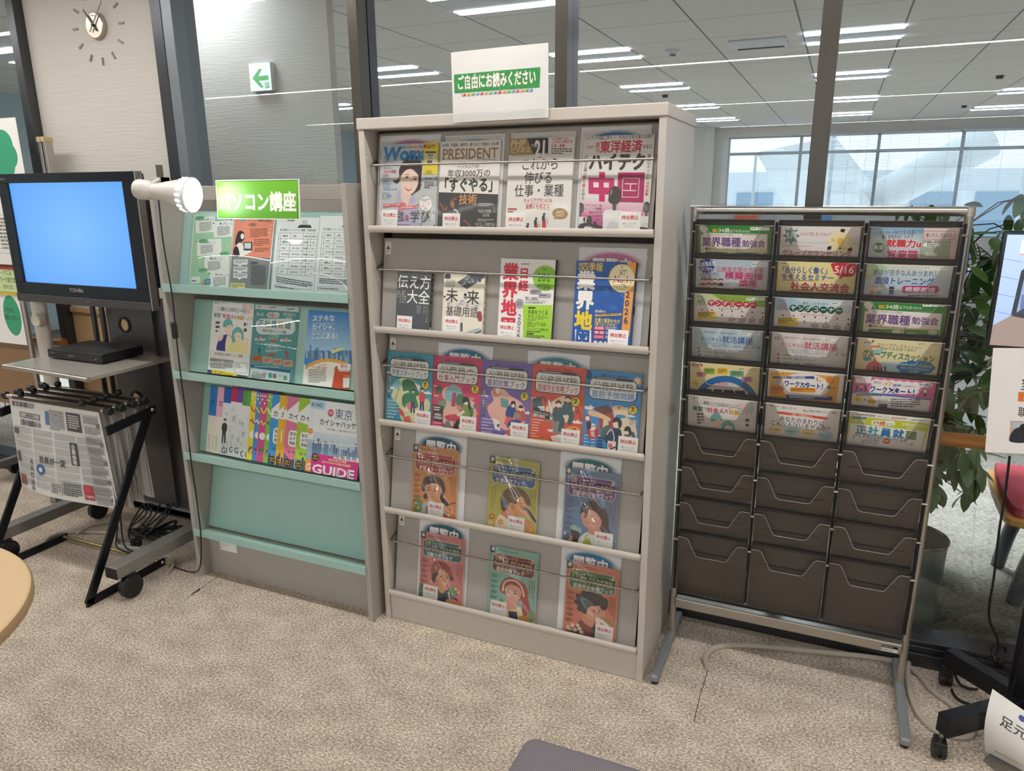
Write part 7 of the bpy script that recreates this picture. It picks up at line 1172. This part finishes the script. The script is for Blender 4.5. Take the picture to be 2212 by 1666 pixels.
for k, y in enumerate(NY):
    t = thing('newspaper', ['newspaper clamped on the frontmost holder of the black rack', 'newspaper on the second holder of the black rack', 'newspaper on the third holder of the black rack', 'newspaper on the rearmost holder of the black rack'][k], 'newspaper', (-1.43, y, .745), group='newspapers on holders')
    x0, x1 = -.30, .295
    q = [(.012 * math.cos(a), .010 * math.sin(a)) for a in [j * math.tau / 10 for j in range(10)]]
    MB().prism(q, 'x', x0, x1).build('holder', M_alu, t, smooth=True)
    MB().box(x0 + .05, x1 - .02, -.0125, -.006, -.004, .007).build('brown_band', M_rodd, t)
    for a, b in ((x0 - .025, x0), (x1, x1 + .03)): MB().cyl((a, 0, 0), (b, 0, 0), .016, seg=16).build('end_cap', M_black, t, .004)
    for a in (-.21, .165): MB().lathe([(0, .024), (.010, .022), (.0145, .012), (.011, 0)], (a, 0, .008), 16).build('knob', M_black, t, smooth=True)
    if k == 0:
        p = newsprint(3); subbase(p, 24, 18); o = p.mesh('front_page', t, 0); o.location = (-.285, -.006, -.425)
        fn = lambda x, z: ((.018 * (1 - z / .415) * (x / .545 - .5) * 2, -.03 * (1 - z / .415) * abs(math.sin(3.0 * x / .545 + .2)) - .012 * math.sin(9 * x) * (1 - z / .415), .02 * (1 - z / .415) * math.sin(4 * x + 1.2)))
        bend(o, fn)
    rn = random.Random(k)
    for j in range(4):
        off = .004 + .0035 * j + (.004 if k == 0 else -.006); ph = rn.uniform(0, 6); am = rn.uniform(.4, 1)
        MB().grid(lambda u, v: (-.285 + .545 * u + .02 * (1 - v) * (u - .5) * am + .012 * (1 - v) * j / 4, off + .008 * (1 - v) * (j - 1.5) / 1.5 + .004 * math.sin(30 * u + ph) * (1 - v), -.425 + .415 * v - .006 * j + .004 * math.sin(40 * u + ph) * (1 - v) + .02 * (1 - v) * math.sin(4 * u * .545 + 1.2)), 40, 10).build('inner_page', M_news, t, smooth=True)
# ---- cables under the television trolley
M_cab = mat('black_cable', '141416', .5); M_beige = mat('beige_cable', 'b3aa9c', .5)
def cable(label, pts, r, m, n=8, name='cable'): return tag(MB().tube(spline(pts, n), r, 8).build(name, m, smooth=True), label, 'cable')
F = lambda u, v, z=.008: at(u, v, 'z', z)
cable('beige cable looping over the carpet behind the newspaper rack', [F(100, 1172), F(106, 1162), F(130, 1152), F(160, 1150), F(200, 1150), F(238, 1154), F(252, 1170), F(258, 1190), F(275, 1200)], .007, M_beige)
cable('second beige cable curving from the newspaper rack foot toward the wall', [F(160, 1160, .009), F(175, 1148, .023), F(200, 1136, .012), F(225, 1130), F(244, 1126), F(256, 1128), F(262, 1136)], .006, M_beige)
cable('beige cable running out beside the pamphlet stand foot', [F(354, 1203), F(362, 1202), F(370, 1206), F(374, 1220), F(360, 1240)], .007, M_beige)
rn = random.Random(12)
tg = MB()
for k in range(9):
    u0, v0 = 262 + 5 * k, 1122 + 2 * k
    tg.tube(spline([at(u0 + 30 + 3 * k + rn.uniform(0, 36), 1088, 'y', .18), at(u0 + 22 + 4 * k + rn.uniform(0, 16), 1112, 'y', .17), F(u0 + 14 + rn.uniform(-10, 10), v0 + 20, .006 + .006 * k), F(u0 + 34 + rn.uniform(-14, 14), v0 + 44 - 5 * k, .006 + .005 * k), F(u0 + 80, v0 + 26 - 4 * k + rn.uniform(-8, 8), .006 + .006 * k), F(396 - 6 * k, 1138 + 4 * k + rn.uniform(-4, 4), .006 + .005 * k), F(350 - 8 * k, 1150 + rn.uniform(-8, 8), .02 + .004 * k), F(300 + 4 * k, 1140 + rn.uniform(-10, 10), .03)], 8), .0038, 7)
tg = tag(tg.build('cable_tangle', M_cab, smooth=True), 'tangled heap of black cables on the carpet under the trolley', 'cables'); tg['kind'] = 'stuff'
for k, u in enumerate((262, 270)): tag(MB().tube(spline([at(u - 12, 1060, 'y', .19), at(u - 11, 1095, 'y', .19), F(u - 8, 1140, .03), F(u - 10 + 10 * k, 1180, .05), F(u + 18 + 8 * k, 1196, .07)], 8), .0035, 8).build('cable', M_cab, smooth=True), ['thin black cable dropping from the trolley to the white socket strip', 'second thin black cable dropping to the white socket strip'][k], 'cable')
so = thing('power_strip', 'white power strip lying among cables under the trolley', 'power strip', tuple(F(284, 1190, .0)), (0, 0, R(10)))
MB().box(-.06, .06, -.02, .02, 0, .03).build('body', mat('white_plastic', 'd5d3cd', .4), so, .004)
for x in (.02, .045): MB().box(x - .01, x + .01, -.012, .012, .0302, .06).build('plug', M_black, so, .003)
# ---- beige cable and cords at the right
cable('thick beige cable snaking from under the brochure rack to the monitor stand', [F(1529, 1442), F(1523, 1424), F(1530, 1409), F(1548, 1399), F(1580, 1394), F(1640, 1396), F(1720, 1404), F(1800, 1412), F(1880, 1420), F(1945, 1433), F(1985, 1458), F(2012, 1490), F(2066, 1530), F(2096, 1565), F(2098, 1585), F(2080, 1592), F(2050, 1588), F(2010, 1570), F(1980, 1535), F(1964, 1490), F(1960, 1450), F(1966, 1422), F(1990, 1414), F(2026, 1414, .03)], .0095, M_beige)
ps = thing('extension_box', 'long black cable box lying against the glass at lower right', 'power strip', tuple(F(2052, 1430, 0)))
d0, d1 = F(2035, 1432, 0), F(2172, 1480, 0); dd = (d1 - d0); an = math.atan2(dd.y, dd.x); ps.rotation_euler = (0, 0, an); ps.location = d0
MB().box(0, dd.length, -.02, .03, 0, .055).build('case', M_black, ps, .006); MB().box(.12, .17, -.004, .028, .0552, .08).build('plug', M_black, ps, .004)
top = ps.location + Vector((math.cos(an) * .145, math.sin(an) * .145 + .01, .08))
cable('thin black cord hanging straight down from the monitor into the cable box', [at(2181, 985, 'y', .28), at(2172, 1060, 'y', .28), at(2158, 1150, 'y', .30), at(2148, 1240, 'y', .33), at(2136, 1330, 'y', .36), top + Vector((0, 0, .06)), top], .0035, M_cab)
cable('black cord looped above the cable box by the monitor stand', [F(2150, 1428, .075), F(2142, 1405, .10), F(2150, 1394, .12), F(2168, 1396, .12), F(2172, 1412, .09), F(2160, 1428, .08), F(2158, 1432, .075)], .004, M_cab)
cable('black cord draped in front of the cable box', [F(2062, 1454, .05), F(2066, 1466, .025), F(2076, 1480, .008), F(2096, 1488, .008), F(2112, 1489, .008)], .0045, M_cab)
cable('black cord curling on the carpet beside the monitor stand leg', [F(2056, 1490), F(2060, 1500), F(2072, 1512), F(2090, 1520), F(2115, 1527, .007), F(2160, 1526, .007), F(2196, 1520), F(2206, 1505)], .004, M_cab)
# ---- monitor on a floor stand, cut by the right edge
ms = thing('monitor_stand', 'black floor stand on casters under the monitor at right', 'stand', (2.085, .21, 0))
MB().box(-.045, .045, -.03, .03, .10, 1.30).build('pole', M_blackm, ms, .006)
for ex_, ey_ in ((-.235, -.20), (-.178, .168), (.25, -.2), (.25, .16)):
    MB().bar((0, 0, .105), (ex_, ey_, .105), .042, .06).build('leg', M_blackm, ms, .002)
    c = MB().cyl((ex_ - .018, ey_, .027), (ex_ - .004, ey_, .027), .0265, seg=20).cyl((ex_ + .004, ey_, .027), (ex_ + .018, ey_, .027), .0265, seg=20).box(ex_ - .016, ex_ + .016, ey_ - .022, ey_ + .022, .022, .058).build('caster', M_black, ms, .003)
    MB().cyl((ex_, ey_, .055), (ex_, ey_, .08), .006, seg=10).build('stem', M_chrome, c)
mo = thing('monitor', 'thin black monitor showing a corridor photo, cut by the right edge', 'monitor', (1.828, .15, 1.165))
MB().box(0, .54, 0, .022, 0, .302).build('housing', M_tvb, mo, .003)
p = Print(522, 284, '9fb4dc', (0, 0), (870, 0), (0, 284)); p.grad(0, 0, 522, 284, 'a4b8e4', '8fa6d8').poly([(0, 232), (60, 205), (522, 250), (522, 284), (0, 284)], '8a7a74').poly([(70, 90), (110, 62), (522, 60), (522, 232), (110, 210), (60, 205)], '33363c').poly([(86, 96), (116, 76), (300, 74), (300, 214), (110, 200), (78, 196)], '7d95bc').poly([(86, 150), (180, 150), (180, 196), (90, 196)], '5a6e90').poly([(78, 196), (110, 200), (200, 208), (200, 190), (110, 180)], '3a404a')
for y in (60, 105, 150, 195): p.line([(0, y), (70, y + 8)], 1.4, '6a80a8')
p.rr(55, 12, 190, 48, 6, 'f2f0ee').line([(55, 48), (190, 48)], 3, 'e08a5a').t('入口はこちら', 82, 14, 30, 'd8623a', .01, w=110)
o = p.mesh('screen', mo, -.0004, emitprint('monitor_image', .75)); o.location = (.009, -.0006, .009)
MB().box(.20, .32, .022, .0295, .09, .21).build('mount_plate', M_blackm, mo)
p = Print(297, 285, 'eceaea'); p.t('当センターの', 66, 80, 34, '3a3a3c', .012, w=180).rect(64, 116, 270, 142, 'e07a3a').t('ご利用案内', 72, 116, 25, 'f6f0ea', .015, w=150).t('職員が丁寧に', 66, 156, 30, '3a3a3c', .01, w=170)
p.grad(52, 195, 190, 252, 'c9a890', 'd9b09a').rect(56, 198, 84, 214, 'b4c4d0').blob([(54, 252), (58, 224), (74, 212), (92, 224), (90, 252)], '2c2e38').ell(82, 212, 9, 10, '2a2426').blob([(90, 236), (100, 230), (106, 242), (92, 248)], 'e2a890')
np_ = thing('notice_poster', 'white poster with orange bar hanging under the monitor at right', 'poster', (1.866, .145, .882), (R(-1), R(-4), 0)); MB().box(0, .297, -.001, 0, 0, .285).build('paper', M_white_l, np_); p.mesh('print', np_, -.0012)
# curled caution sheet on the carpet at lower right
P0 = F(2132, 1620, .002); P1 = F(2214, 1664, .002); dx = (P1 - P0); an = math.atan2(dx.y, dx.x)
cs = thing('caution_sheet', 'curled white caution sheet with yellow sign on the carpet, lower right corner', 'caution sign', tuple(P0), (0, 0, an))
p = Print(297, 205, 'dedad6', (0, 0), (297, 0), (0, 205)); p.t('足元にご注意', 34, 42, 36, '4a4846', .012, w=200).t('東京しごとセンター', 90, 14, 14, '7a8ab0', .01, w=110).ell(80, 22, 8, 8, '4a5a9a').poly([(140, 70), (260, 180), (24, 180)], '4a463a').poly([(140, 84), (238, 174), (46, 174)], 'e8b818').t('!', 130, 98, 66, '2a2620', .05)
subbase(p, 20, 14); o = p.mesh('print', cs, -.0006); B = lambda x, z: (-.01 * z / .2, .05 * (x / .297) ** 1.5 * (z / .205) - .03 * math.sin(3 * z / .205) - .01, -.09 * (x / .297) * (z / .205)); bend(o, B)
MB().grid(lambda u, v: Vector((.297 * u, 0, .205 * v)) + Vector(B(.297 * u, .205 * v)), 20, 14).build('paper', M_white_l, cs, smooth=True)
tag(MB().add([tuple(F(2122, 1642, .003)), tuple(F(2150, 1618, .003)), tuple(F(2216, 1660, .003)), tuple(F(2190, 1700, .003))], [(0, 1, 2, 3)]).add([tuple(F(2122, 1642, .0035)), tuple(F(2150, 1618, .0035)), tuple(F(2216, 1660, .0035)), tuple(F(2190, 1700, .0035))], [(0, 1, 2, 3)]).build('clear_film', glassmat('clear_film', 'e6e4e0', 1.5, .1, '8a857e', .3)), 'clear film strip under the curled caution sheet', 'film')
# ---- behind the glass: plant, bin, red chair, desks
pt = thing('potted_ficus', 'leafy green ficus plant standing behind the glass, right of the brochure rack', 'plant', (1.82, 1.12, 0)); rn = random.Random(21)
MB().lathe([(0, 0), (.12, 0), (.15, .28), (.155, .30), (.14, .30), (.135, .26), (0, .26)], (-.14, 0, 0), 32).build('pot', mat('dark_pot', '3a3a3c', .5), pt, smooth=True)
stm = MB(); ends = []
for k in range(9):
    a = rn.uniform(0, 6.3); tx, ty, tz = .03 * math.cos(a), .03 * math.sin(a), rn.uniform(.95, 1.55)
    pts = spline([(tx - .14, ty, .25), (tx * 2 + rn.uniform(-.03, .03), ty * 2, .6), (tx * 2 + rn.uniform(-.08, .03), ty * 3, tz)], 6); stm.tube(pts, [.010 - .006 * i / len(pts) for i in range(len(pts))], 7)
    for q in pts[3:]:
        for j in range(3): e = Vector(q) + Vector((rn.uniform(-.20, .22), rn.uniform(-.2, .2), rn.uniform(-.05, .12))); e.z = min(e.z, 1.6); stm.tube([q, (Vector(q) + e) / 2 + Vector((0, 0, .03)), e], .0025, 5); ends.append(e)
stm.build('stem', mat('brown_stem', '5a4a3a', .7), pt, smooth=True)
lf = MB()
def leaf_mesh(M, l, w_):
    vs = []; n = 7
    for i in range(n + 1):
        t_ = i / n; hw = w_ * math.sin(math.pi * min(1, t_ * .92 + .04)) ** .8 * (1 - .25 * t_) if i < n else 0
        for s_ in (-1, 0, 1): vs.append((s_ * hw, l * t_, -.18 * l * t_ * t_ - abs(s_) * -.25 * hw))
    lf.add(vs, [(3 * i + j, 3 * i + j + 1, 3 * i + 4 + j, 3 * i + 3 + j) for i in range(n) for j in range(2)], M)
for e in ends:
    for j in range(3):
        M = Matrix.Translation(e + Vector((rn.uniform(-.03, .03), rn.uniform(-.03, .03), rn.uniform(-.03, .03)))) @ Matrix.Rotation(rn.uniform(0, 6.3), 4, 'Z') @ Matrix.Rotation(R(rn.uniform(-75, 5)), 4, 'X') @ Matrix.Rotation(R(rn.uniform(-30, 30)), 4, 'Y'); leaf_mesh(M, rn.uniform(.07, .12), rn.uniform(.018, .028))
for k in range(26):   # low drooping spray at the right
    M = Matrix.Translation((.08 + .12 * k / 26 + rn.uniform(-.03, .03), -.20 + rn.uniform(-.05, .05), .68 - .16 * k / 26 + rn.uniform(-.07, .05))) @ Matrix.Rotation(rn.uniform(0, 6.3), 4, 'Z') @ Matrix.Rotation(R(rn.uniform(-80, -20)), 4, 'X'); leaf_mesh(M, rn.uniform(.07, .10), rn.uniform(.018, .026))
lf.build('foliage', mat('ficus_leaf', '48682c', .38, var=.45, vscale=9, spec=.4), pt, smooth=True)
bn = thing('waste_bin', 'grey metal waste bin with chrome rim behind the glass, right of the brochure rack', 'bin', (1.80, .76, 0))
MB().lathe([(0, .004), (.11, .004), (.112, 0), (.118, .335), (.114, .335), (.108, .008), (0, .008)], seg=40).build('body', mat('grey_green_metal', '8f968f', .3, .5), bn, smooth=True)
MB().tube([(.118 * math.cos(k * math.tau / 40), .118 * math.sin(k * math.tau / 40), .338) for k in range(41)], .006, 8, False).build('rim', M_chrome, bn, smooth=True)
rc = thing('red_chair', 'red cushioned chair with wooden edge behind the glass at right', 'chair', (2.37, 1.13, 0))
q = [(-.27, -.20), (-.22, -.27), (-.10, -.29), (.27, -.27), (.27, .27), (-.18, .27), (-.25, .22)]; q = [(p_.x, p_.y) for p_ in spline([(a, b, 0) for a, b in q], 6, True)]
MB().prism(q, 'z', .385, .415).build('seat_shell', mat('bent_wood', 'c8924f', .35, var=.15, vscale=8), rc, .006); MB().prism([(a * .93, b * .93) for a, b in q], 'z', .4155, .455).build('cushion', mat('red_fabric', 'b04450', .9, bump=.2, bscale=400), rc, .015, seg=4)
for a, b in ((-.13, .16), (.18, .16), (-.13, -.16), (.18, -.16)): MB().tube(spline([(a, b, .385), (a, b, .3), (a - .02, b + .04, .15), (a - .03, b + .07, 0)], 5), [.036, .035, .034, .033, .032, .031, .030, .029, .028, .027, .027, .027, .026, .026, .026, .025][:16], 12).build('leg', mat('grey_leg', '6a6a6e', .4, .3), rc, smooth=True)
MB().box(.24, .27, -.24, .24, .46, .82).build('backrest', mat('red_fabric_back', 'b04450', .9), rc, .012)
def desk(name, label, x, y, w_, d_, h_, col):
    t = thing(name, label, 'desk', (x, y, 0)); m = mat(name + '_white', col, .5); MB().box(0, w_, 0, d_, h_ - .025, h_).build('top', m, t, .003)
    for a in (.02, w_ - .06):
        for b in (.02, d_ - .06): MB().box(a, a + .04, b, b + .04, 0, h_ - .026).build('leg', m, t)
    return t
desk('office_desk', 'white office desk beyond the glass, left of the wood panel', -3.9, 1.9, 1.5, .7, .72, 'd9dadb')
p_ = tag(MB().box(-3.3, -3.05, 1.5, 1.8, 0, .22).build('storage_box', mat('blue_box', '2f5fb0', .5), bev=.01), 'blue box on the office floor beyond the left glass', 'box')
cab = thing('office_cabinet', 'pale grey office cabinet behind the ficus plant', 'cabinet', (1.9, 3.2, 0)); MB().box(0, 2.2, 0, .45, 0, 1.05).build('body', mat('cabinet_grey', 'b4b6b8', .4), cab, .003)
for k in range(4): d = MB().box(.02 + .545 * k, .545 + .545 * k, -.018, -.001, .06, 1.02).build('door', mat('cabinet_door', 'bcbec0', .4), cab, .002); MB().box(.49 + .545 * k, .505 + .545 * k, -.03, -.0185, .5, .62).build('handle', M_alu, d)
for k, (x, h_, c, l) in enumerate(((1.95, .26, '2f6fc0', 'blue'), (2.35, .2, 'd9dadc', 'white'), (2.75, .3, 'c8483c', 'red'))): tag(MB().box(x, x + .26, 3.3, 3.5, 1.051, 1.05 + h_).build('document_box', mat('box_' + l, c, .5), bev=.004), '%s document box on top of the pale office cabinet' % l, 'box')
sc = thing('desk_partition', 'grey desk partition across the office, above the brochure rack', 'partition', (-.35, 6.0, 0)); MB().box(0, 2.9, 0, .04, 0, 1.40).build('panel', mat('partition_grey', 'b6b8ba', .8), sc, .004)
for k, (x, c, l) in enumerate(((.45, 'd8735a', 'orange'), (1.15, '5f9ad0', 'light blue'))): tag(MB().box(x, x + .22, 5.96, 5.998, 1.25, at(1660, 462, 'y', 5.96).z).build('memo_sheet', mat('memo_' + l.split()[-1], c, .7)), '%s sheet clipped to the far desk partition' % l, 'sheet')
# ---- the person taking the photograph, seen only as a faint mirror image in the glass
hp = at(1893, 372, 'y', 2 * YG + 2.50); hx, hz = hp.x, hp.z
pers = thing('person', 'person in a dark jacket holding up a phone, mirrored in the glass', 'person', (hx, -2.50, 0))
V = Vector; top_ = hz + .10; k = top_ / 1.76; ph = V((CAM.x - hx, CAM.y - .012 + 2.50, CAM.z))
nodes = {'pelvis': ((0, 0, .95 * k), .15, .11), 'waist': ((0, -.01, 1.10 * k), .14, .10), 'chest': ((0, -.01, 1.30 * k), .165, .115), 'neck0': ((0, 0, 1.46 * k), .075, .07), 'neck': ((0, .01, 1.53 * k), .055, .055), 'jaw': ((0, .025, 1.60 * k), .062, .07), 'head': ((0, .02, 1.68 * k), .078, .095), 'crown': ((0, .01, 1.74 * k), .05, .06)}
edges = [('pelvis', 'waist'), ('waist', 'chest'), ('chest', 'neck0'), ('neck0', 'neck'), ('neck', 'jaw'), ('jaw', 'head'), ('head', 'crown')]
for s, n in ((-1, 'l'), (1, 'r')):
    nodes['sh' + n] = ((s * .19, 0, 1.41 * k), .06, .06); nodes['el' + n] = ((s * .22 - .03, .14, 1.22 * k), .043, .043); w_ = ph + V((s * .095, -.03, -.03)); nodes['wr' + n] = (tuple(w_), .028, .026); pa = ph + V((s * .088, -.012, .0)); nodes['pa' + n] = (tuple(pa), .034, .02)
    edges += [('chest', 'sh' + n), ('sh' + n, 'el' + n), ('el' + n, 'wr' + n), ('wr' + n, 'pa' + n)]
    nodes['hip' + n] = ((s * .10, 0, .88 * k), .09, .095); nodes['kn' + n] = ((s * .11, .01, .49 * k), .058, .062); nodes['an' + n] = ((s * .12, -.02, .085), .04, .045); nodes['to' + n] = ((s * .13, .15, .035), .042, .03)
    edges += [('pelvis', 'hip' + n), ('hip' + n, 'kn' + n), ('kn' + n, 'an' + n), ('an' + n, 'to' + n)]
    for j in range(4):
        a = pa + V((-s * .012, .006, .030 - .020 * j)); b_ = a + V((-s * (.030 - .003 * j), .0, .004)); nodes['f%s%da' % (n, j)] = (tuple(a), .0095, .0095); nodes['f%s%db' % (n, j)] = (tuple(b_ - V((0, .006, 0))), .0085, .0085); edges += [('pa' + n, 'f%s%da' % (n, j)), ('f%s%da' % (n, j), 'f%s%db' % (n, j))]
    a = pa + V((-s * .008, -.03, .02)); nodes['th' + n] = (tuple(a), .0105, .0105); nodes['tt' + n] = (tuple(a + V((-s * .026, -.004, .02))), .009, .009); edges += [('pa' + n, 'th' + n), ('th' + n, 'tt' + n)]
keys = list(nodes); me = bpy.data.meshes.new('body'); me.from_pydata([nodes[q][0] for q in keys], [(keys.index(a), keys.index(b_)) for a, b_ in edges], [])
body = bpy.data.objects.new('body', me); COL.objects.link(body); md = body.modifiers.new('skin', 'SKIN'); md.use_smooth_shade = True
for i, q in enumerate(keys): sv = me.skin_vertices[0].data[i]; sv.radius = nodes[q][1:]; sv.use_root = (q == 'pelvis')
sb = body.modifiers.new('subdivision', 'SUBSURF'); sb.levels = 2; sb.render_levels = 2
dg = bpy.context.evaluated_depsgraph_get(); ev = bpy.data.meshes.new_from_object(body.evaluated_get(dg)); bpy.data.objects.remove(body)
ev.name = 'body'; ev.materials.clear()
for m_ in (mat('skin', 'c99a7c', .5), mat('dark_jacket', '2a2d35', .9), mat('dark_trousers', '26262a', .9), mat('black_shoe', '18181a', .5)): ev.materials.append(m_)
for q in ev.polygons:
    c = q.center; hand = (c - ph).length < .125; q.material_index = 0 if (c.z > 1.50 * k and abs(c.x) < .13) or hand else 3 if c.z < .09 else 2 if c.z < .93 * k else 1
body = bpy.data.objects.new('body', ev); COL.objects.link(body); body.parent = pers
hb = MB(); hb.lathe([(0, .105), (.05, .098), (.085, .06), (.094, .01), (.09, -.03), (.07, -.05)], (0, -.005, 1.69 * k), 24); hb.build('hair', mat('black_hair', '141213', .6), pers, smooth=True)
for s in (-1, 1):
    MB().lathe([(0, .006), (.011, .004), (.014, 0)], seg=12, M=Matrix.Translation((s * .032, .108, 1.672 * k)) @ Matrix.Rotation(R(-90), 4, 'X')).build('eye', mat('eye_white', 'e8e4e0', .3), pers, smooth=True)
    MB().lathe([(0, .012), (.02, .008), (.026, 0)], seg=12, M=Matrix.Translation((s * .082, .0, 1.66 * k)) @ Matrix.Rotation(R(s * 90), 4, 'Y') @ Matrix.Scale(1.4, 4, (1, 0, 0))).build('ear', ev.materials[0], pers, smooth=True)
MB().prism([(.105, 1.668 * k), (.128, 1.632 * k), (.10, 1.622 * k)], 'x', -.011, .011).build('nose', ev.materials[0], pers, .005); MB().box(-.022, .022, .098, .104, 1.594 * k, 1.603 * k).build('mouth', mat('lips', '9a5a52', .5), pers, .002)
phn = thing('phone', 'black phone held up in both hands, mirrored in the glass', 'phone', (CAM.x, CAM.y - .012, CAM.z)); MB().box(-.08, .08, -.004, .004, -.038, .038).build('case', M_black, phn, .003)
